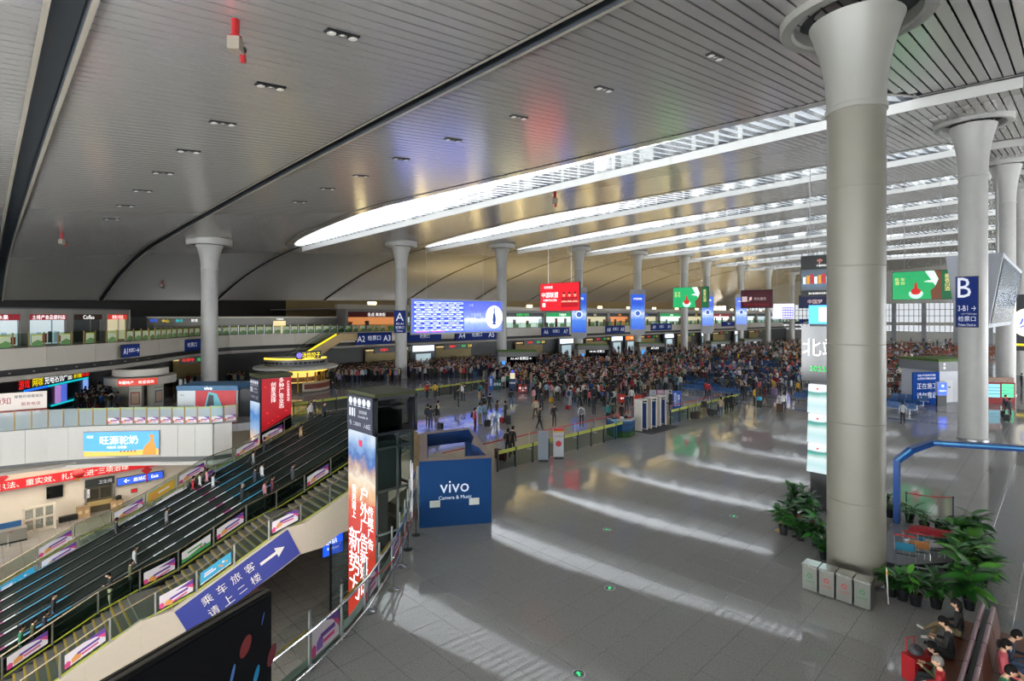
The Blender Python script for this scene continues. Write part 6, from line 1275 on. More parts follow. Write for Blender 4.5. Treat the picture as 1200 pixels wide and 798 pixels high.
# ---- plants: each with pot, soil, stem and every leaf a part
leaf_ms = [mat('leaf dark green','#1f4a1c',.35,noise=.15,scale=6), mat('leaf green','#2f6a24',.35,noise=.15,scale=6), mat('leaf light green','#4f8f2a',.4,noise=.15,scale=6)]
def leaf_mesh(L, W, droop, name):
    b = MB(); b.smooth = True; n = 6; vs = []
    for k in range(n+1):
        s = k/n; wd = W*sin(pi*min(s*.92+.06,1))**.8; x = L*s; z = -droop*L*s*s; vs += [(x,-wd/2,z+.16*wd),(x,0,z),(x,wd/2,z+.16*wd)]
    fs = []
    for k in range(n): a = 3*k; fs += [(a,a+3,a+4,a+1),(a+1,a+4,a+5,a+2)]
    b.add(vs, fs); return [b.mesh('leaf', m_) for m_ in leaf_ms]
LEAF_BIG = leaf_mesh(.42,.17,.35,'leaf'); LEAF_MID = leaf_mesh(.28,.12,.4,'leaf'); LEAF_LONG = leaf_mesh(.4,.09,.45,'leaf')
pot_m = mat('black plastic pot','#141517',.4); soil_m = mat('soil','#2b2118',.9)
def plant(p, h, spread, nl, leaves, label, seed, light=.25, pot=.17, group='potted plants around the huge column'):
    r_ = random.Random(seed); t = thing('potted_plant', label, 'plant', (p[0],p[1],p[2] if len(p) > 2 else 0), 0, group)
    b = MB(); b.smooth = True; b.lathe([(0,0),(pot*.72,0),(pot,.3),(pot*1.1,.3),(pot*1.1,.34),(pot*.95,.34),(pot*.92,.3)],14); b.build('pot', pot_m, t); MB().lathe([(0,.3),(pot*.93,.3)],12).build('soil', soil_m, t)
    b = MB(); tips = []
    for k in range(4):
        a = k*1.6+r_.random(); tip = (spread*.35*cos(a),spread*.35*sin(a),h*(.7+.25*r_.random())); b.tube([(.03*cos(a),.03*sin(a),.28),(tip[0]*.5,tip[1]*.5,tip[2]*.6),tip],.011,5); tips.append(tip)
    b.build('stem', mat('plant stem','#3f5a24',.6), t)
    for k in range(nl):
        tip = tips[k%4]; s = .3+.7*r_.random(); a = r_.random()*2*pi; e = -.1+1.15*s-.4*r_.random()
        o = put('leaf', leaves[2 if r_.random() < light*s else (1 if r_.random() < .5 else 0)], t, (tip[0]*s, tip[1]*s, .3+(tip[2]-.3)*s)); o.rotation_euler = (r_.uniform(-.4,.4), -e, a); sc = spread/.42*(.75+.5*r_.random()); o.scale = (sc,sc,sc)
    return t
LP = [(918,626,.95,'left group of plants, front left corner'),(928,620,1.05,'left group of plants, beside the brass stanchion'),(938,633,.8,'small plant behind the red rope, left group'),(944,612,1.35,'tallest leafy plant left of the huge column, beside the black pillar base'),(930,605,1.2,'leafy plant at the back of the left group'),(956,640,.95,'plant squeezed between rope and huge column'),(952,622,1.15,'plant before the black pillar base'),(966,655,.7,'low plant touching the left side of the huge column')]
for k, (px, py, h, lab) in enumerate(LP): plant(ground(px,py), h*1.1, .55, 60, LEAF_MID, 'potted bush in the '+lab if 'group' in lab and not lab.startswith('leafy') else lab.replace('plant','potted plant',1) if 'potted' not in lab else lab, 20+k, .08)
RP = [(1043,606,.8,LEAF_MID,'potted plant behind the blue arch upright'),(1066,612,.75,LEAF_LONG,'spiky potted plant right of the blue arch upright'),(1083,622,.8,LEAF_LONG,'spiky potted plant left of the dark backpack')]
for k, (px, py, h, L_, lab) in enumerate(RP): plant(ground(px,py), h, .48, 26, L_, lab, 40+k, .1)
BP = [(1120,648,1.05,'big-leaved plant at the far end of the right hedge'),(1139,636,1.1,'big-leaved plant on the outer far corner of the hedge'),(1127,668,1.15,'big-leaved plant second from the far end'),(1146,662,1.0,'big-leaved plant on the outer side of the hedge'),(1132,690,1.2,'big-leaved plant in the middle of the hedge'),(1150,690,1.0,'big-leaved plant at the outer middle of the hedge'),(1136,714,1.25,'nearest big-leaved plant, behind the seated woman')]
for k, (px, py, h, lab) in enumerate(BP): plant(ground(px,py), h*1.05, .62, 44, LEAF_BIG, lab, 60+k, .45, .16)
FP = [(1045,698,.75,'small potted plant tied to a white stick beside the column base'),(1058,703,.85,'potted plant left of centre in the front row'),(1073,709,.95,'bushy potted plant in the middle of the front row'),(1097,712,.95,'dark potted plant at the right of the front row')]
for k, (px, py, h, lab) in enumerate(FP): plant(ground(px,py), h, .5, 48, LEAF_MID, lab, 80+k, .12)
# stick tied to the small plant
p = ground(1041,708); t = thing('white_stick', 'white stick leaning on the column base with green tie', 'stick', p); b = MB(); b.tube([(0,0,0),(.08,.06,1.0)],.018,6); b.build('rod', p_white, t); b = MB(); b.tube([(.06,.04,.82),(.09,.05,.9)],.035,6); b.build('tie', mat('orange tie','#b8842a',.5), t)
# dark backpack by the plants
p = ground(1101,624); t = thing('backpack', 'dark patterned backpack standing on the floor beside the plants', 'bag', p, .4); b = MB(); b.smooth = True; b.ell((0,0,.26),(.22,.15,.28),14,10); b.build('body', mat('camouflage dark','#23221e',.7,noise=.5,scale=14), t); b = MB(); b.ell((0,-.13,.18),(.15,.07,.14),10,8); b.build('pocket', mat('camouflage dark'), t); b = MB(); b.tube([(-.06,0,.52),(0,0,.6),(.06,0,.52)],.015,6); b.build('handle', black, t)
# luggage trolleys
def trolley(p, rz, label, seed):
    t = thing('luggage_trolley', label, 'trolley', p, rz, 'luggage trolleys behind the plants'); r_ = random.Random(seed)
    b = MB(); b.tube([(-.3,-.35,.12),(-.3,.35,.12),(.3,.35,.12),(.3,-.35,.12),(-.3,-.35,.12)],.02,6); b.build('base_frame', steel, t); b = MB(); b.tube([(-.28,.3,.12),(-.28,.42,.95),(.28,.42,.95),(.28,.3,.12)],.02,6); b.build('push_frame', steel, t); b = MB(); b.tube([(-.3,.42,.97),(.3,.42,.97)],.03,8); b.build('handle', mat('trolley red handle','#a01c22',.45), t)
    b = MB(); b.tube([(-.26,.34,.45),(-.26,.0,.5),(.26,.0,.5),(.26,.34,.45)],.014,6); b.build('basket', dark_metal, t); MB().box(-.26,.26,.33,.36,.5,.75).build('advert_plate', [p_cyan, p_white, p_orange][seed%3], t)
    for x in (-.27,.27):
        for y in (-.32,.32): b = MB(); b.cbox((x,y,.05),(.04,.1,.1)); b.build('wheel', black, t)
for k in range(7):
    p = ground(1062+k*9.5, 668-k*1.2 if k < 4 else 664); trolley((p[0]+.25*(k%2),p[1],0), -1.3+.05*k, f'{["leftmost","second","third","middle","fifth","sixth","rightmost"][k]} luggage trolley of the row behind the front plants', k)
p = ground(1099,660); t = thing('red_coat', 'red cloth thrown over the luggage trolleys', 'cloth', (p[0]+.15,p[1]+.05,.92)); b = MB(); b.smooth = True; n = 9; r_ = random.Random(4); V = [((i/n-.5)*.62,(j/n-.5)*1.5,.12-.5*max(0,abs(j/n-.5)-.3)-.45*max(0,abs(i/n-.5)-.25)+.04*r_.random()) for i in range(n+1) for j in range(n+1)]
b.add(V, [(i*(n+1)+j,(i+1)*(n+1)+j,(i+1)*(n+1)+j+1,i*(n+1)+j+1) for i in range(n) for j in range(n)]); b.build('folds', mat('coat red','#9a1220',.7,noise=.2), t)
# ================================================================ people
SKIN = [mat('skin light', '#c49a7c', .5), mat('skin tan', '#a87a5c', .5)]
hair_m = mat('hair black', '#100e0d', .75, spec=.15); hair_g = mat('hair grey', '#6d6862', .6); hair_b = mat('hair brown', '#2a1c14', .75, spec=.15)
shoe_w = mat('shoe white', '#c9c6bd', .5); shoe_d = mat('shoe dark', '#17171a', .5)
CLOTH = {n: mat('cloth '+n, c, .75) for n, c in dict(black='#131416', charcoal='#2a2c30', navy='#1b2438', grey='#6b6d70', pale='#a9abad', white='#cfcfcc', red='#9a1a20', maroon='#4a1620', teal='#1f6a6c', blue='#24508a', sky='#7f9fb8',
          tan='#8f7350', beige='#b09a7e', olive='#454a2c', green='#1f6a44', pink='#c78a94', coral='#b8525a', yellow='#c79a26', brown='#4a3020', orange='#b8562a', denim='#3a506e', khaki='#6d5f42', lilac='#8a7aa8', cream='#c4b89c').items()}
def skin_mesh(J, E, seg=1):
    """one continuous skin over a joint graph: J {name:(x,y,z,r)}, E [(a,b)]; pelvis first"""
    names = list(J); me = bpy.data.meshes.new('body'); me.from_pydata([J[n][:3] for n in names], [(names.index(a), names.index(b)) for a,b in E], []); o = bpy.data.objects.new('body', me); C.objects.link(o)
    md = o.modifiers.new('s', 'SKIN'); md.use_smooth_shade = True; md.branch_smoothing = .3; ss = o.modifiers.new('d', 'SUBSURF'); ss.levels = ss.render_levels = seg
    if not me.skin_vertices: me.attributes
    sv = me.skin_vertices[0].data
    for i, n in enumerate(names): r = J[n][3]; sv[i].radius = r if isinstance(r, tuple) else (r, r); sv[i].use_root = (i == 0)
    dg = bpy.context.evaluated_depsgraph_get(); out = bpy.data.meshes.new_from_object(o.evaluated_get(dg)); bpy.data.objects.remove(o); return out
def lerpj(a, b, k): return tuple(a[i]+(b[i]-a[i])*k for i in range(3))
def pose(kind):
    """joints in metres, figure 1.70 m tall, facing -Y, feet at z=0 (seat at .45 for sitters)"""
    J = {}
    def P(n, x, y, z, r): J[n] = (x,y,z,r)
    sit = kind.startswith('sit'); z0 = -.42 if sit else 0; ly = 0
    lean = {'sit_phone':-.10,'sit_back':.06,'sit_cross':-.05}.get(kind, 0) if sit else (-.05 if kind == 'walk' else 0)
    P('pelvis',0,0,.93+z0,(.135,.105)); P('belly',0,lean*.4,1.08+z0,(.13,.10)); P('chest',0,lean*.8,1.28+z0,(.155,.11)); P('shoulder',0,lean,1.40+z0,(.11,.085)); P('neck',0,lean-.01,1.49+z0,.052); P('skull',0,lean-.03+(-.04 if 'phone' in kind else 0),1.56+z0,.06)
    arms = {'stand':((.24,.03,1.12),(.25,-.03,.88)),'walk':((.24,.08,1.12),(.24,.0,.9)),'phone':((.24,.02,1.14),(.13,-.24,1.20)),'bag':((.25,.04,1.12),(.27,.02,.87)),'rail':((.25,-.08,1.15),(.22,-.34,1.06)),
            'sit':((.23,-.02,.72),(.14,-.25,.62)),'sit_phone':((.24,-.10,.72),(.10,-.34,.78)),'sit_back':((.24,.02,.74),(.12,-.2,.62)),'sit_cross':((.24,-.08,.72),(.08,-.34,.70))}[kind]
    for s, n in ((-1,'l'),(1,'r')):
        e, w_ = arms
        if kind == 'phone' and s < 0: e, w_ = (.24,.03,1.12),(.24,-.04,.88)
        if kind == 'walk' and s < 0: e, w_ = (.24,-.03,1.12),(.24,-.16,.93)
        if kind == 'rail' and s < 0: e, w_ = (.24,.03,1.12),(.25,-.03,.88)
        P('sho'+n, s*.175, lean, 1.39+z0, .062); P('elb'+n, s*e[0], e[1], e[2], .044); P('wri'+n, s*w_[0], w_[1], w_[2], .03)
        d = Vector(w_)-Vector(e); d.normalize(); P('han'+n, s*(w_[0]+d.x*.08), w_[1]+d.y*.08, w_[2]+d.z*.08, (.034,.022))
        if sit:
            sp = .10; P('hip'+n, s*.09, -.03, .50, .085); 
            if kind == 'sit_cross' and s > 0: P('kne'+n, s*.03, -.46, .60, .06); P('ank'+n, s*-.06, -.74, .30, .04); P('toe'+n, s*-.08, -.9, .33, .036)
            elif kind == 'sit_cross': P('kne'+n, s*.11, -.46, .49, .062); P('ank'+n, s*.10, -.66, .10, .042); P('toe'+n, s*.10, -.82, .05, .036)
            else: P('kne'+n, s*.13, -.45, .49, .062); P('ank'+n, s*.13, -.47, .09, .042); P('toe'+n, s*.14, -.62, .04, .036)
        else:
            st = {'walk':(.24*s)}.get(kind, 0); P('hip'+n, s*.085, 0, .88, .088); P('kne'+n, s*.095, st*.45-.03, .49, .06); P('ank'+n, s*.1, st+.01, .09+(.05 if st > 0 else 0), .042); P('toe'+n, s*.115, st-.13, .04+(.01 if st > 0 else 0), .036)
    E = [('pelvis','belly'),('belly','chest'),('chest','shoulder'),('shoulder','neck'),('neck','skull')]
    for n in 'lr': E += [('shoulder','sho'+n),('sho'+n,'elb'+n),('elb'+n,'wri'+n),('wri'+n,'han'+n),('pelvis','hip'+n),('hip'+n,'kne'+n),('kne'+n,'ank'+n),('ank'+n,'toe'+n)]
    return J, E
# slots: 0 skin, 1 top, 2 trousers, 3 shoes
PART = {('pelvis','belly'):1,('belly','chest'):1,('chest','shoulder'):1,('shoulder','neck'):0,('neck','skull'):0}
for n in 'lr': PART.update({('shoulder','sho'+n):1,('sho'+n,'elb'+n):1,('elb'+n,'wri'+n):1,('wri'+n,'han'+n):0,('pelvis','hip'+n):2,('hip'+n,'kne'+n):2,('kne'+n,'ank'+n):2,('ank'+n,'toe'+n):3})
def person_mesh(kind, detail=False, turn=0., nod=0.):
    """body as one continuous skin plus head with face and hands with five fingers, in one mesh; returns (mesh, head centre)"""
    J, E = pose(kind); me = skin_mesh(J, E, 1)
    seg = [(Vector(J[a][:3]), Vector(J[b][:3]), PART[(a,b)]) for a,b in E]
    vs = [v.co.copy() for v in me.vertices]; fs = [tuple(p.vertices) for p in me.polygons]; ms = []
    for p in me.polygons:
        c = p.center; best = (9, 1)
        for a, b, m_ in seg:
            d = b-a; k = max(0, min(1, (c-a).dot(d)/max(d.length_squared,1e-9))); q = (c-a-d*k).length
            if m_ == 1 and a.z < J['belly'][2]: q *= 1
            if q < best[0]: best = (q, m_)
        m_ = best[1]
        if m_ == 0 and c.z < J['neck'][2]-.03 and abs(c.x) < .15 and c.z > J['chest'][2]: m_ = 1
        ms.append(m_)
    bpy.data.meshes.remove(me)
    mb = MB(); mb.smooth = True; mb.angle = radians(60); mb.add(vs, fs); mb.m = ms
    sk = Vector(J['skull'][:3]); hc = Vector((0, sk.y-.02, sk.z+.065)); T = Matrix.Rotation(turn,3,'Z') @ Matrix.Rotation(nod,3,'X')
    nu, nv = (16, 11) if detail else (10, 7); hv = []; hf = []
    for i in range(nv+1):
        t = pi*i/nv
        for j in range(nu):
            a = 2*pi*j/nu; x, y, z = .075*sin(t)*cos(a), .098*sin(t)*sin(a), .118*cos(t)
            if z < -.03: x *= 1-.35*(-z-.03)/.09; y = y*(1-.25*(-z-.03)/.09)-.008
            if detail and y < -.06 and abs(z+.0) < .03 and .012 < abs(x) < .05: y += .012      # eye sockets
            hv.append(hc+T@Vector((x,y,z)))
    for i in range(nv):
        for j in range(nu): hf.append((i*nu+j,(i+1)*nu+j,(i+1)*nu+(j+1)%nu,i*nu+(j+1)%nu))
    mb.add(hv, hf, 0)
    def at(x, y, z): return hc+T@Vector((x,y,z))
    # nose, mouth, eyes, ears
    mb.add([at(-.014,-.09,-.03),at(.014,-.09,-.03),at(0,-.118,-.028),at(0,-.092,.012)], [(0,1,2),(0,2,3),(1,3,2)], 0)
    if detail:
        mb.add([at(-.022,-.0915,-.058),at(.022,-.0915,-.058),at(.018,-.094,-.052),at(-.018,-.094,-.052)], [(0,1,2,3)], 4)
        for s in (-1, 1):
            mb.add([at(s*.03+.013*cos(a),-.088,.004+.006*sin(a)) for a in np.linspace(0,2*pi,7)[:-1]], [tuple(range(6))], 5); mb.add([at(s*.03-.017,-.0905,.022),at(s*.03+.017,-.0905,.022),at(s*.03+.015,-.089,.028),at(s*.03-.015,-.089,.028)], [(0,1,2,3)], 5)
            ev = [at(s*(.074+.012*(k%2)), .005+.022*cos(k*pi/3), -.01+.032*sin(k*pi/3)) for k in range(6)]; mb.add(ev, [tuple(range(6))], 0)
        for n, s in (('l',-1),('r',1)):
            w_, h_ = Vector(J['wri'+n][:3]), Vector(J['han'+n][:3]); d = (h_-w_).normalized(); sd = Vector((s,0,0))-d*d.x*s; sd.normalize(); up = d.cross(sd)
            for k, (ln, off) in enumerate(((.062,-.026),(.072,-.009),(.068,.009),(.052,.025))):
                a = h_-d*.01+sd*off; b = a+d*ln*.5+up*.006*(-1); c = b+d*ln*.38+Vector((0,0,-.016)); mb.tube([a,b,c],.0088,6,0)
            a = w_+d*.035-sd*.022*1; b = a-sd*.03+d*.025; mb.tube([a,b,b+d*.03],.0095,6,0)
    mats = [SKIN[0],CLOTH['black'],CLOTH['charcoal'],shoe_d]+([mat('lips','#8a4a44',.5),mat('eye dark','#120d0b',.3)] if detail else [])
    return mb.mesh('body', mats), hc, T
def hair_mesh(hc, T, style, m_):
    b = MB(); b.smooth = True; nu, nv = 14, 9; vs = []; fs = []; keep = []
    for i in range(nv+1):
        t = pi*i/nv*.72
        for j in range(nu):
            a = 2*pi*j/nu; x, y, z = .083*sin(t)*cos(a), .106*sin(t)*sin(a), .126*cos(t)
            if y < -.02 and z < .045: z = .045+.25*(z-.045); y = max(y,-.092)
            vs.append(hc+T@Vector((x, y+.006, z+.004)))
    for i in range(nv):
        for j in range(nu): fs.append((i*nu+j,(i+1)*nu+j,(i+1)*nu+(j+1)%nu,i*nu+(j+1)%nu))
    b.add(vs, fs)
    if style == 'long': b.ell(tuple(hc+T@Vector((0,.055,-.10))),(.075,.05,.17),10,7)
    if style == 'tail': b.ell(tuple(hc+T@Vector((0,.12,-.04))),(.03,.035,.1),8,6)
    if style == 'cap': b.lathe([(.0,.0),(.1,0),(.085,.05),(0,.075)],12,tuple(hc+Vector((0,-.01,.06)))); b.cbox(tuple(hc+Vector((0,-.11,.062))),(.12,.09,.012))
    return b.mesh('hair', m_)
MESHES = {}
def proto(kind, detail=False, turn=0., nod=0.):
    k = (kind, detail, turn, nod)
    if k not in MESHES: MESHES[k] = person_mesh(*k)
    return MESHES[k]
HM = {}
PCOUNT = [0]
def person(p, kind, rz, top, bottom, label, hair='short', hm=hair_m, shoe=None, h=1.0, pack=None, detail=False, group=None, turn=0., nod=0., skin=0, haired=True):
    """one continuous figure; hair and rucksack are its children"""
    me, hc, T = proto(kind, detail, turn, nod)
    o = bpy.data.objects.new('person', me); C.objects.link(o); o.location = p; o.rotation_euler = (0,0,rz); o.scale = (h,h,h); tag(o, label, 'person', group)
    for i, m_ in enumerate((SKIN[skin], CLOTH[top], CLOTH[bottom], shoe or shoe_d)): o.material_slots[i].link = 'OBJECT'; o.material_slots[i].material = m_
    if haired:
        k = (kind, turn, nod, hair, hm.name, detail)
        if k not in HM: HM[k] = hair_mesh(hc, T, hair, hm)
        put('hair', HM[k], o)
    if pack:
        k = ('pack', kind, pack)
        if k not in HM:
            z = 1.2 if not kind.startswith('sit') else .78; b = MB(); b.smooth = True; b.ell((0,.2,z),(.15,.1,.23),10,8); b.ell((0,.29,z-.08),(.1,.05,.11),8,6)
            HM[k] = b.mesh('rucksack', CLOTH[pack])
        put('rucksack', HM[k], o)
    return o
def suitcase(p, rz, col, label, h=.62, group='wheeled suitcases in the hall'):
    k = ('case', col, h)
    if k not in HM:
        b = MB(); b.box(-.2,.2,-.12,.12,.06,h); bm_ = b; HM[k] = b.mesh('shell', CLOTH[col]); b = MB(); b.tube([(-.1,.1,h),(-.1,.1,h+.35),(.1,.1,h+.35),(.1,.1,h)],.012,5); HM[k+('h',)] = b.mesh('handle', steel)
        b = MB()
        for x in (-.15,.15): b.cbox((x,0,.03),(.05,.16,.06))
        HM[k+('w',)] = b.mesh('wheels', black)
    t = thing('suitcase', label, 'suitcase', p, rz, group); put('shell', HM[k], t); put('handle', HM[k+('h',)], t); put('wheels', HM[k+('w',)], t); return t
# ---------------------------------------------------------------- escalator riders (photo position of the body, then lane and step solved)
NAMEC = dict(pale='pale grey', coral='coral pink', sky='pale blue', denim='denim', tan='tan', cream='cream')
def rider(px, py, top, bottom, kind, label, dirn=1, **kw):
    best = None
    for k in range(NESC):
        Y = EY0+ELANE*(k+.5); X = on_y(px, py, Y)[0]
        if not XB < X < XT+2: continue
        j = math.floor((XT-.2-X)/.4+.5); Xs = XT-.2-j*.4 if j >= 0 else X; z = -(.2+j*.4)*SL if j >= 0 else 0
        q = pixel(Xs, Y, z+.95)
        if best is None or abs(q[1]-py) < best[0]: best = (abs(q[1]-py), Xs, Y, z)
    _, X, Y, z = best
    return person((X,Y,z), kind, (-pi/2 if dirn < 0 else pi/2), top, bottom, label, detail=True, **kw)
RID = [(226,571,'red','charcoal','rail','rider in a red jacket with black rucksack near the far stair rail',dict(pack='black')),(234,562,'white','black','rail','rider in a white shirt with black shoulder bag above the red jacket',dict(pack='black')),
 (245,554,'pink','charcoal','rail','rider in pink holding the far handrail with a rucksack',dict(pack='charcoal')),(248,570,'pale','grey','rail','rider in pale grey beside the red-jacketed rider',{}),
 (283,582,'black','black','rail','bald rider in black reaching to the handrail in the middle of the escalators',dict(hm=hair_g)),(299,561,'navy','charcoal','stand','rider in a navy jacket over white, seen from behind on the escalator',dict(turn=.4)),
 (307,554,'white','denim','stand','rider in white and denim next to the navy jacket',{}),(313,574,'teal','charcoal','stand','rider in a bright teal jacket on the escalator',{}),(322,581,'maroon','black','rail','rider in dark maroon just right of the teal jacket',{}),
 (308,601,'pink','charcoal','stand','bald rider in pink on the nearest escalator lane',dict(hm=hair_g)),(342,577,'charcoal','charcoal','stand','rider in charcoal with a grey suitcase on the escalator',{}),
 (192,611,'grey','charcoal','stand','rider in a long grey jacket alone mid escalator',{}),(137,623,'charcoal','charcoal','rail','rider in dark grey leaning on the far handrail',{}),(158,663,'pale','charcoal','stand','rider in light grey alone on the nearer lanes',{}),
 (131,682,'black','cream','phone','rider in black with cream trousers facing down',dict(dirn=-1)),(57,711,'black','denim','stand','man in a black jacket over white at the lower escalator',dict(turn=-.5)),(58,735,'navy','charcoal','stand','rider in navy lower down behind the rail posters',{}),
 (42,752,'olive','charcoal','stand','rider in olive partly behind the lowest pink poster',{}),(20,771,'green','denim','stand','rider in a green hooded top at the bottom left',{}),(152,676,'olive','charcoal','stand','rider in olive behind the rail landing',{}),
 (351,507,'tan','charcoal','rail','rider in a tan coat with a yellow bag near the top of the escalators',{}),(312,529,'black','black','rail','rider in black by the far rail below the red billboard',{}),(298,541,'grey','charcoal','stand','rider in grey with rucksack below the red billboard',dict(pack='black'))]
for px, py, a, b_, kd, lab, kw in RID: rider(px, py, a, b_, kd, lab, **kw)
for k, (px, py, a, b_, kd, rz, lab, kw) in enumerate(((364,497,'white','charcoal','stand',1.2,'woman in white at the top of the escalators',{}),(368,492,'navy','black','stand',.6,'person in navy behind the woman in white at the escalator top',{}),(380,498,'navy','black','rail',1.3,'man in a navy coat bending to the escalator handrail',{}),
        (409,502,'blue','black','stand',2.6,'person in a bright blue jacket left of the lift tower',dict(pack='black')),(390,466,'charcoal','denim','stand',0,'person standing at the far barrier beyond the landing',{}))):
    person(ground(px,py), kd, rz+CAMRZ, a, b_, lab, detail=True, **kw)
# ---------------------------------------------------------------- named people in the hall
def faced(rz): return CAMRZ+rz
HALL = [ # px, foot y, top, bottom, pose, turn from camera, label, extras
 (500.3,468.5,'red','black','stand',2.8,'person in a red jacket at the far barrier left of the queue',{}),(509.8,468.3,'yellow','charcoal','stand',3.0,'person in mustard yellow beside the red jacket',{}),
 (533,469,'charcoal','black','stand',1.0,'person in charcoal with white scarf, left of a trio in the left hall',{}),(537,476.5,'black','black','stand',1.6,'man in black with a shoulder bag standing alone in the left hall',dict(pack='black')),(541.5,470,'white','charcoal','bag',-1.0,'woman in white carrying a pale bag in the left hall',{}),(544.5,470,'navy','charcoal','stand',-1.4,'man in navy facing the woman with the pale bag',{}),
 (501,501,'black','charcoal','stand',2.7,'person in black with black rucksack, left of four behind the kiosk',dict(pack='black')),(504.5,503,'navy','charcoal','stand',3.0,'person in dark blue short jacket behind the blue kiosk',{}),(512.5,496,'cream','charcoal','phone',2.2,'woman in cream raising a phone behind the blue kiosk',{}),(511.5,502,'black','grey','stand',2.9,'long-haired woman in black behind the blue kiosk',dict(hair='long')),
 (556.5,506,'coral','maroon','stand',1.2,'woman in a coral jacket with black rucksack right behind the kiosk',dict(pack='black',hair='tail')),
 (562,499,'sky','khaki','stand',2.4,'man in pale blue jacket in the left queue, seen from behind',dict(pack='sky')),(567.5,497.5,'sky','grey','stand',2.7,'person in pale blue shirt with grey trousers, left queue',{}),(566,487,'black','charcoal','walk',2.8,'person in black striding in the left queue',{}),(573.5,485,'black','olive','walk',2.6,'person in black with a green bag in the left queue',{}),
 (582,495.5,'brown','sky','phone',1.9,'woman with tan bag and pale jeans by the red suitcase',dict(hair='long')),(592.5,496,'charcoal','black','stand',-2.0,'man in grey by a black suitcase, right of the red suitcase',{}),(599,478.5,'black','denim','walk',2.9,'man in black with jeans walking toward the navy stand',dict(pack='black')),
 (570,466,'maroon','charcoal','stand',2.4,'person in maroon next to dark bins in the left queue',{}),(563,470,'teal','black','stand',2.6,'person in a teal cap top in the left queue',{}),(562,479,'tan','grey','stand',2.0,'person in brown jacket at the rear of the left queue',{}),
 (595,537,'black','black','phone',2.9,'woman in black with raised arm at the red belt',dict(hair='long')),(600.5,534,'black','black','stand',2.6,'woman in a black cap beside the raised arm',dict(hair='cap')),
 (632,503.5,'black','black','walk',1.4,'man in black walking with hand to face near the white board',{}),(649.5,500.5,'charcoal','charcoal','phone',.2,'man in an open black jacket with hand at his face',dict(pack='black')),(681.5,500.5,'white','black','stand',2.8,'woman in white top and black trousers with rucksack, centre',dict(pack='grey')),
 (696,486.5,'black','charcoal','stand',2.4,'person in black carrying two dark bags, centre',dict(pack='charcoal')),(679.5,478,'black','black','walk',2.4,'man in black with a large duffel, centre',dict(pack='olive')),(653.5,470.5,'white','black','stand',2.7,'woman in white with white rucksack at the crowd edge',dict(pack='white')),(640.5,468,'sky','black','stand',2.8,'woman in pale blue next to the lime suitcase',{}),
 (625.5,476,'pink','grey','stand',2.2,'woman in pink at the left edge of the main crowd',{}),(628,488,'orange','cream','stand',2.4,'person in orange vest at the left edge of the main crowd',{}),(627.5,492,'cream','brown','walk',2.6,'person in cream with rust trousers at the crowd edge',{}),(634.5,482,'charcoal','navy','stand',2.9,'person in dark clothes behind the cream walker',{}),(668,476,'sky','pale','stand',2.4,'person in grey with pale case, front of the crowd',dict(pack='navy')),
 (712.5,498,'teal','black','stand',2.9,'man with large teal rucksack at the red belt',dict(pack='teal')),(717.5,496,'olive','black','stand',2.6,'person in olive beside the teal rucksack',{}),(728.5,499,'black','black','stand',2.2,'person in black cap behind the entry gates',dict(hair='cap')),(734.5,485,'navy','navy','stand',3.0,'man in navy between the orange-red counters',{}),(719,478,'white','black','walk',2.2,'man in white shirt with black straps walking, centre',dict(pack='black')),
 (708,477,'maroon','black','stand',2.3,'person in maroon with blue and pink rucksack, centre',dict(pack='blue')),(740,476,'white','black','stand',2.8,'person in white between the two counters',{}),(755.5,479,'maroon','navy','stand',2.2,'person in maroon beside the right counter',{}),(761,492,'olive','olive','stand',1.8,'person in olive crouching line behind the green barrier',{}),(785.5,481,'black','black','stand',-1.2,'person in a long black coat by the blue standing banner',{}),
 (825,491,'black','khaki','phone',.3,'man in black tee with khaki trousers at the luggage group',{}),(844.5,490,'beige','denim','phone',2.4,'woman in a beige coat and jeans at the luggage group',dict(hair='long')),(851.5,486,'black','black','stand',2.6,'person in black left of a black pair by the luggage',{}),(857.5,484.5,'black','black','stand',2.9,'person in black right of the pair by the luggage',{}),(831,468,'red','black','stand',2.4,'person in red jacket standing before the blue seats',{}),(827,466,'red','charcoal','stand',1.8,'person with red sleeves left of the red jacket',{}),
 (872.5,470,'black','charcoal','stand',2.7,'man in black facing the seats, right of the luggage group',{}),(878,458.5,'black','black','stand',.2,'person in dark suit before the blue seats',{}),(884,476,'yellow','black','stand',1.4,'woman in yellow behind a cyan-topped suitcase',dict(hair='tail')),(896,474.5,'maroon','brown','walk',1.9,'woman in a dark red dress before the seats',dict(hair='long')),(906,463,'yellow','pink','stand',2.6,'woman in bright yellow coat before the seats',{}),
 (918.5,483.5,'white','navy','stand',2.2,'man in white and navy with a tall brown suitcase',{}),(948,478,'navy','navy','stand',1.6,'person in navy by the black pillar',{}),(903,462,'navy','black','stand',2.9,'person in navy next to the yellow coat',{}),(865,466,'navy','denim','walk',-1.6,'person leaning and walking in navy jeans near the seats',{}),
 (1058,497.5,'pale','black','stand',2.9,'person in pale grey shirt alone on the open floor right of huge column',{}),
 (1177,487,'navy','black','phone',.6,'man in a navy jacket right of the B column, with trolley',{}),(1183,492,'charcoal','black','stand',.3,'man with black rucksack right of the B column',dict(pack='black')),(1197,455,'black','navy','stand',1.2,'person in black at the far right by a green lit screen',{})]
for px, py, a, b_, kd, rz, lab, kw in HALL: person(ground(px,py), kd, faced(rz), a, b_, lab, **kw)
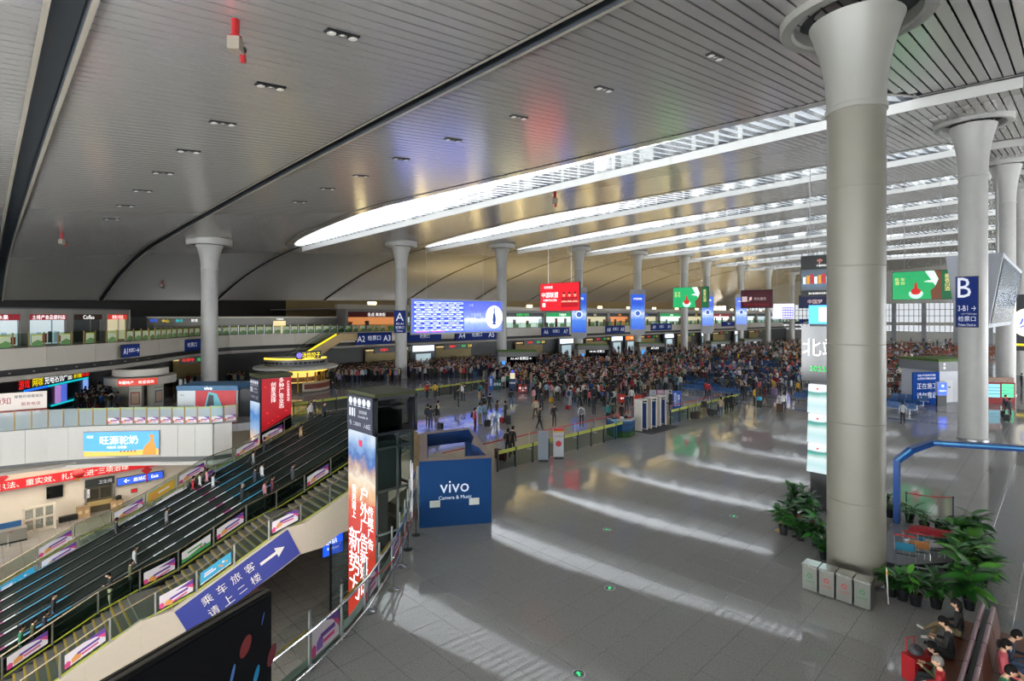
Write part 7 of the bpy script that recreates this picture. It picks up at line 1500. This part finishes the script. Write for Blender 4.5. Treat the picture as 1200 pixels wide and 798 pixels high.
CASES = [(588.5,496,'red','small red suitcase between jeans woman and grey man',.45),(595.5,497.5,'black','tall black suitcase at the grey man',.7),(646,472,'yellow','lime suitcase at the crowd edge',.5),(663,474,'grey','grey suitcase at the crowd edge',.5),(665.5,480,'red','tiny red bag at the crowd front',.35),(890,478,'charcoal','dark suitcase with bright cyan cover',.7),(913,483,'brown','tall brown suitcase with black bag',.75),(952,479,'navy','navy suitcase by the black pillar',.6),
 (584,538,'brown','brown suitcase behind the red belt, left of the two women',.6),(589,540,'maroon','maroon suitcase behind the red belt',.55),(812.5,491,'black','black suitcase at the left of the luggage group',.6),(817.5,490.5,'brown','brown suitcase in the luggage group',.6),(833,487,'black','black suitcase in front of the luggage group',.55),(838,487,'charcoal','charcoal suitcase in the luggage group',.5),(1175,489,'black','black suitcase on the floor right of the B column',.55),(1180,494,'charcoal','charcoal suitcase at the rucksack man',.55),(571,500,'black','black suitcase in the left queue',.5),(516,503.5,'black','black suitcase at the long-haired woman behind the kiosk',.5)]
for px, py, c_, lab, h_ in CASES: suitcase(ground(px,py), faced(rnd.uniform(-1,1)), c_, lab, h_)
p = ground(890,478); t = thing('case_cover', 'bright cyan cover on the dark suitcase', 'cover', (p[0],p[1],.705)); MB().box(-.22,.22,-.16,.16,0,.28).build('cloth', mat('cyan cover','#1f9ac0',.6), t); MB().box(-.03,.03,-.03,.03,.28,.31).build('toggle', black, t)
# ---------------------------------------------------------------- waiting benches
bl_seat = mat('blue seat', '#174a80', .45); br_seat = mat('brown seat', '#7a4630', .5); BEN = {}
def bench_protos(col, nm):
    a = MB(); 
    for k in range(5): a.box(-.22,.22,-1.45+k*.58,-.93+k*.58,.40,.46)
    b = MB()
    for k in range(5): b.add([(x+.24,y,z) for x,y,z in [(0,-1.45+k*.58,.46),(0,-.93+k*.58,.46),(.08,-.93+k*.58,.88),(.08,-1.45+k*.58,.88),(.04,-1.45+k*.58,.46),(.04,-.93+k*.58,.46),(.12,-.93+k*.58,.88),(.12,-1.45+k*.58,.88)]], [(0,1,2,3),(7,6,5,4),(3,2,6,7),(0,4,5,1),(0,3,7,4),(1,5,6,2)])
    c = MB()
    for y in (-1.1,1.1): c.box(-.2,.2,y-.03,y+.03,.0,.04); c.box(-.03,.03,y-.03,y+.03,.04,.38)
    c.box(-.04,.04,-1.5,1.5,.36,.40)
    return a.mesh('seats', col), b.mesh('backrests', col), c.mesh('legs', steel)
def bench(p, rz, col, label, group):
    if col not in BEN: BEN[col] = bench_protos(bl_seat if col == 'blue' else br_seat, col)
    t = thing('waiting_bench', label, 'bench', p, rz, group)
    for n_, me in zip(('seats','backrests','legs'), BEN[col]): put(n_, me, t)
    return t
bench_spots = []
for (col, rows, x0, dx, y0, y1, lab) in (('blue',9,54.5,3.1,23,52,'blue'),('blue',4,84,3.2,26,54,'blue2'),('brown',9,98,4.2,14,52,'brown'),('brown',8,142,6,10,50,'far'),('blue',3,56,3.1,5.5,16,'right'),('brown',6,68,3.6,6.5,18,'right2')):
    for r_ in range(rows):
        y = y0
        while y < y1:
            x = x0+r_*dx; px, py = pixel(x, y+1.5, .5)
            if rnd.random() < .86 and not (px < 805 and py > 437) and -20 < px < 1215 and not (1066 < px and py > 428): bench_spots.append((x, y+1.5, col, r_, lab, px, py))
            y += 3.35 if (int((y-y0)/3.35)+1) % 4 else 5.5
ORD = 'first second third fourth fifth sixth seventh eighth ninth tenth eleventh twelfth'.split()
PLACE = {'blue':('blue','front block of benches'),'blue2':('blue','block behind the front benches'),'brown':('brown','middle block of benches'),'far':('brown','farthest block of benches'),'right':('blue','benches right of huge column'),'right2':('brown','benches right of huge column')}
GRP = {'blue':'blue bench rows before the crowd','blue2':'blue benches farther back','brown':'brown benches in the middle distance','far':'brown benches far off in the hall','right':'blue benches right of the huge column','right2':'brown benches right of the huge column'}
rank = {}
for b_ in sorted(bench_spots, key=lambda b_: (b_[4], b_[3], b_[1])): rank.setdefault(b_[4], {}).setdefault(b_[3], []).append(b_)
for lab, rows in rank.items():
    for ri, r_ in enumerate(sorted(rows)):
        for bi, (x, y, col, rr, _, px, py) in enumerate(rows[r_]):
            bench((x,y,0), pi if rr % 2 else 0, col, f"{ORD[bi]} {PLACE[lab][0]} bench from the right in {ORD[ri]} row, {PLACE[lab][1]}", GRP[lab])
# ---------------------------------------------------------------- crowd: individuals first, the rest as one mass
TOPS = [('black',26),('charcoal',16),('navy',12),('grey',8),('pale',6),('white',11),('red',6),('maroon',3),('teal',3),('blue',4),('sky',4),('tan',3),('beige',4),('olive',4),('green',2),('pink',4),('coral',3),('yellow',2),('brown',4),('orange',2),('lilac',2),('cream',3)]
BOTS = [('black',30),('charcoal',18),('navy',12),('denim',16),('grey',8),('khaki',5),('cream',3),('sky',3),('brown',4)]
def pick(L, r_): 
    t = r_.random()*sum(w_ for _, w_ in L)
    for n, w_ in L:
        t -= w_
        if t <= 0: return n
    return L[-1][0]
ZONES = [ # polygon of foot pixels, count, where, share seated
 ([(384,448),(384,426),(465,424),(470,447)],260,'dark crowd left of A column',.1),
 ([(476,446),(476,424),(572,420),(585,436),(560,444)],280,'dark crowd below the timetable',.1),
 ([(575,452),(590,432),(640,424),(700,424),(720,470),(690,478),(640,468),(612,462)],560,'main crowd behind orange-red stand',.05),
 ([(690,470),(700,424),(800,422),(832,452),(790,458),(740,464)],480,'main crowd behind the counters',.1),
 ([(640,428),(660,416),(955,402),(955,428),(800,430)],800,'far crowd under blue posters',.5),
 ([(800,436),(955,430),(955,464),(880,466),(835,460)],190,'front blue benches',.6),
 ([(84,488),(104,470),(137,460),(140,484)],60,'dim group before neon shop',.5),
 ([(196,455),(200,438),(240,434),(240,455)],60,'dim group behind round booth',.4),
 ([(262,456),(266,438),(285,436),(286,455)],22,'right of first white column',.4),
 ([(1041,470),(1041,425),(1068,425),(1068,470)],40,'benches right of huge column',.6),
 ([(1041,425),(1041,402),(1117,402),(1117,425)],110,'far off between nearest columns',.6),
 ([(372,454),(374,446),(404,446),(404,454)],14,'by the food kiosk',.1)]
r2_ = random.Random(11); CR = []
COLS = [(o.location.x,o.location.y) for o in C.objects if o.name.startswith('column') and o.parent is None]
SHOPB = [o for o in C.objects if o.name.startswith('retail_box') and o.parent is None]
GWX, GWY = [p.x for p in GW], [p.y for p in GW]
def free(X, Y):
    if Y > float(np.interp(X, GWX, GWY))-1.0: return False
    if Y > 70.5 or inside(X, Y, VOID) or hypot(X-fx,Y-fy) < 4.2: return False
    if any(hypot(X-a,Y-b_) < 1.25 for a, b_ in COLS) or any(hypot(X-o.location.x-1.2,Y-o.location.y-1) < 4.2 for o in SHOPB): return False
    return not any(abs(X-b_[0]) < .75 and abs(Y-b_[1]) < 1.75 for b_ in bench_spots)
seats_free = [(x-(.02 if not r_ % 2 else -.02), y-1.16+.58*k, (-pi/2 if not r_ % 2 else pi/2)) for x, y, col, r_, lab, px, py in bench_spots for k in range(5)]
r2_.shuffle(seats_free); SEATA = {}
for poly, n, where, seated in ZONES:
    xs = [p[0] for p in poly]; ys = [p[1] for p in poly]; k = 0; tries = 0
    A = [ground(x, y) for x, y in poly]; wx = [a[0] for a in A]; wy = [a[1] for a in A]; mine = []
    for st_ in list(seats_free):
        if len(mine) >= n*seated: break
        px, py = pixel(st_[0], st_[1], 0)
        if inside(px, py, poly): mine.append(st_); seats_free.remove(st_); CR.append((st_[0], st_[1], where, True, px, py)); SEATA[(st_[0],st_[1])] = st_[2]
    k = len(mine); grid = {}
    while k < n and tries < n*60:
        tries += 1; X, Y = r2_.uniform(min(wx),max(wx)), r2_.uniform(min(wy),max(wy)); px, py = pixel(X, Y, 0)
        if inside(px, py, poly) and free(X, Y) and all(hypot(X-c[0],Y-c[1]) > .45 for c in CR if abs(X-c[0]) < .5): CR.append((X, Y, where, False, px, py)); k += 1
CR.sort(key=lambda c: depth(c[0], c[1]))
used = {}
POSEW = {'stand':'standing','walk':'walking','phone':'holding a phone','bag':'standing with arms down','sit':'sitting','sit_phone':'sitting with a phone'}
N_IND = 300-len(HALL)-len(RID)-5-8
for X, Y, where, sd, px, py in CR[:N_IND]:
    kd = r2_.choice(['sit','sit_phone']) if sd else r2_.choice(['stand','stand','walk','phone','bag']); top = pick(TOPS, r2_); bot = pick(BOTS, r2_); pk = pick([(None,60),('black',15),('navy',6),('red',3),('grey',6),('blue',4)], r2_)
    lab = f"person in {NAMEC.get(top,top)} and {bot}, {POSEW[kd]}{', '+pk+' rucksack' if pk else ''}, {where}"
    tries = 0
    while lab in used and tries < 40:
        top = pick(TOPS, r2_); bot = pick(BOTS, r2_); lab = f"person in {NAMEC.get(top,top)} and {bot}, {POSEW[kd]}{', '+pk+' rucksack' if pk else ''}, {where}"; tries += 1
    if len(lab.split()) > 16: lab = lab.replace(' rucksack','')
    used[lab] = 1
    person((X,Y,.05 if sd else 0), kd, r2_.uniform(-pi,pi) if not sd else SEATA[(X,Y)], top, bot, lab, pack=pk, h=r2_.uniform(.9,1.06), hm=hair_b if r2_.random() < .2 else hair_m, group='people '+where, skin=r2_.randrange(2), haired=True)
def mass(pts):
    """the rest of the crowd: tiny low figures in one mesh, each with legs, torso, arms and head"""
    r_ = random.Random(21); keys = list(CLOTH); mats_ = [SKIN[0], hair_m]+[CLOTH[k] for k in keys]; mb = MB()
    def loft(rings, m_):
        n = 6; vs = [(cx+rx*cos(2*pi*j/n), cy+ry*sin(2*pi*j/n), z) for cx,cy,rx,ry,z in rings for j in range(n)]; L = len(rings)
        return vs, [(i*n+j, i*n+(j+1)%n, (i+1)*n+(j+1)%n, (i+1)*n+j) for i in range(L-1) for j in range(n)]+[tuple((L-1)*n+j for j in range(n))], m_
    for X, Y, where, sd, px, py in pts:
        a = SEATA[(X,Y)] if sd else r_.uniform(-pi,pi); ca, sa = cos(a), sin(a); h = r_.uniform(.9,1.06); mt = 2+keys.index(pick(TOPS, r_)); mbm = 2+keys.index(pick(BOTS, r_)); z0 = -.42 if sd else 0; parts = []
        for s in (-.09,.09):
            if sd: parts.append(loft([(s,-.45,.05,.06,0),(s,-.45,.06,.06,.45),(s,-.2,.08,.08,.5),(s,.02,.09,.08,.52)], mbm))
            else: parts.append(loft([(s,0,.05,.08,0),(s,0,.06,.06,.45),(s,0,.08,.09,.9)], mbm))
            parts.append(loft([(s*2.6,-.08,.04,.04,.8+z0),(s*2.5,0,.05,.05,1.12+z0),(s*1.9,0,.06,.06,1.42+z0)], mt))
        parts.append(loft([(0,0,.15,.11,.85+z0),(0,0,.16,.12,1.1+z0),(0,0,.19,.12,1.38+z0),(0,0,.06,.06,1.47+z0)], mt)); parts.append(loft([(0,-.02,.04,.04,1.45+z0),(0,-.03,.075,.09,1.55+z0),(0,-.02,.08,.1,1.63+z0)], 0)); parts.append(loft([(0,0,.085,.1,1.6+z0),(0,0,.08,.1,1.67+z0),(0,0,.04,.05,1.72+z0)], 1))
        for vs, fs, m_ in parts: mb.add([(X+h*(x*ca-y*sa), Y+h*(x*sa+y*ca), h*z) for x,y,z in vs], fs, m_)
    o = mb.build('crowd', mats_); return tag(o, 'dense far crowd of waiting travellers filling the hall behind the nearer people', 'crowd', kind='stuff')
mass(CR[N_IND:])
# luggage lying about in the crowd
for k in range(46):
    X, Y, where, sd, px, py = CR[6+k*5]
    if not free(X+.5, Y-.4): continue
    for _ in range(60):
        c_ = r2_.choice(list(CLOTH)); sz = r2_.choice((('small',.45),('medium',.58),('tall',.72))); lab = f"{sz[0]} {NAMEC.get(c_,c_)} suitcase standing with people, {where}"
        if lab not in used: break
    used[lab] = 1; suitcase((X+.5,Y-.4,0), r2_.uniform(-2,2), c_, lab, sz[1])
# ---------------------------------------------------------------- nearest bench, bottom right
t = thing('leather_bench', 'back-to-back brown leather bench in the bottom right corner', 'bench', (15.6,1.38,0)); lea = mat('brown leather', '#6a3a26', .35, noise=.15, scale=10); pipe = mat('mauve piping', '#8a6a72', .35)
for s in (-1, 1):
    for k in range(5):
        x0 = -3.0+k*1.1
        b = MB(); b.box(x0+.02,x0+1.08,min(s*.2,s*.72),max(s*.2,s*.72),.36,.46); b.build('seat', lea, t)
        b = MB(); b.add([(x0+.02,s*.16,.46),(x0+1.08,s*.16,.46),(x0+1.08,s*.06,.98),(x0+.02,s*.06,.98),(x0+.02,s*.24,.46),(x0+1.08,s*.24,.46),(x0+1.08,s*.15,.98),(x0+.02,s*.15,.98)], [(0,1,2,3),(7,6,5,4),(3,2,6,7),(0,4,5,1),(0,3,7,4),(1,5,6,2)]); b.build('backrest', lea, t)
        b = MB(); b.tube([(x0+.03,s*.1,1.0),(x0+1.07,s*.1,1.0)],.045,8); b.build('top_roll', pipe, t)
for k in range(4): MB().box(-2.9+k*1.8,-2.84+k*1.8,-.6,.6,0,.36).build('leg', dark_metal, t)
MB().box(-3,2.5,-.06,.06,.5,.9).build('spine', dark_metal, t)
def sitter(px, py, side, kd, top, bot, lab, hz=1.2, **kw):
    p = ground(px, py, hz); y = 1.38+side*.42
    return person((p[0],y,.03), kd, (pi if side > 0 else 0)+kw.pop('rz',0), top, bot, lab, detail=True, **kw)
sitter(1131,712,1,'sit_cross','black','khaki','woman with long black hair in black jacket and khaki trousers, white shoes stretched out',hair='long',shoe=shoe_w,nod=.35)
sitter(1127,737,1,'sit_phone','black','black','black-haired person in black bent over a phone, second on the near bench side',nod=.5)
sitter(1104,765,1,'sit_phone','olive','charcoal','person in dark camouflage hat and olive jacket, third on the near bench side',hair='cap',nod=.4)
sitter(1116,783,1,'sit','red','beige','grey-haired man in a red jacket on the near bench side',hm=hair_g,nod=.15,turn=.4)
sitter(1163,737,-1,'sit_phone','navy','denim','man in a navy jacket looking at a phone on the far bench side',nod=.35,turn=.3)
sitter(1163,752,-1,'sit','coral','charcoal','woman in a coral jacket with a pale face mask on the far bench side',hair='tail',turn=.3,nod=.2)
sitter(1173,784,-1,'sit_phone','green','black','man in a green jacket with white stripe on the far bench side',nod=.3,turn=.2)
p = ground(1163,752,1.2); t = thing('face_mask', 'pale blue face mask worn by the woman in coral', 'mask', (p[0],.96,.03)); hc = Vector((0,0,0))
_, hc_, T_ = proto('sit', True, .3, .2); b = MB(); b.smooth = True; vs = []
for i in range(4):
    for j in range(5): a = -pi/2+(j-2)*.36; vs.append(hc_+T_@Vector((.080*cos(a)*(1-.08*i), .108*sin(a)-.004, -.012-.028*i)))
b.add(vs, [(i*5+j,i*5+j+1,(i+1)*5+j+1,(i+1)*5+j) for i in range(3) for j in range(4)]); b.build('mask_sheet', mat('mask blue','#b9d4dc',.6), t); b = MB(); b.tube([vs[0],hc_+T_@Vector((-.078,.0,-.02))],.003,4); b.build('ear_loop', p_white, t)
# bags round the bench
def soft_bag(p, sz, col, label, rz=0, handle=True):
    t = thing('bag', label, 'bag', p, rz); b = MB(); b.smooth = True; b.ell((0,0,sz[2]/2),(sz[0]/2,sz[1]/2,sz[2]/2),14,9); b.build('body', CLOTH[col] if col in CLOTH else col, t); b = MB(); b.tube([(-sz[0]*.2,0,sz[2]*.95),(0,0,sz[2]*1.2),(sz[0]*.2,0,sz[2]*.95)],.015,6); b.build('handle', black, t); return t
p = ground(1078,806); t = thing('trolley_bag', 'tall bright red soft trolley bag at the bottom right', 'suitcase', (p[0]+.2,p[1]+.1,0), -.5); b = MB(); b.box(-.24,.24,-.16,.16,.05,.62); b.build('body', mat('bag red','#a8121a',.6,noise=.15), t); b = MB(); b.tube([(-.12,.14,.62),(-.12,.14,.92),(.12,.14,.92),(.12,.14,.62)],.016,6); b.build('handle', mat('bag red'), t); b = MB(); b.box(-.2,.2,-.2,-.17,.12,.42); b.build('pocket', mat('bag red dark','#7a0d14',.6), t)
soft_bag((p[0]+.2,p[1]+.1,.625),(.4,.28,.18),mat('grey cloth','#55565a',.8,noise=.5,scale=20),'crumpled grey cloth on top of the red trolley bag')
p = ground(1098,788,.3); soft_bag((p[0]+.25,2.15,0),(.5,.38,.55),'black','black rucksack with green trim on the floor before the near bench side')
p = ground(1117,768,.6); soft_bag((p[0]-.1,2.2,0),(.55,.36,.6),'red','red shopping bag on the floor beside the camouflage hat')
p = ground(1180,737,.9); soft_bag((p[0],.35,0.0),(.45,.35,.8),'black','black rucksack with lime strap at the far bench side')
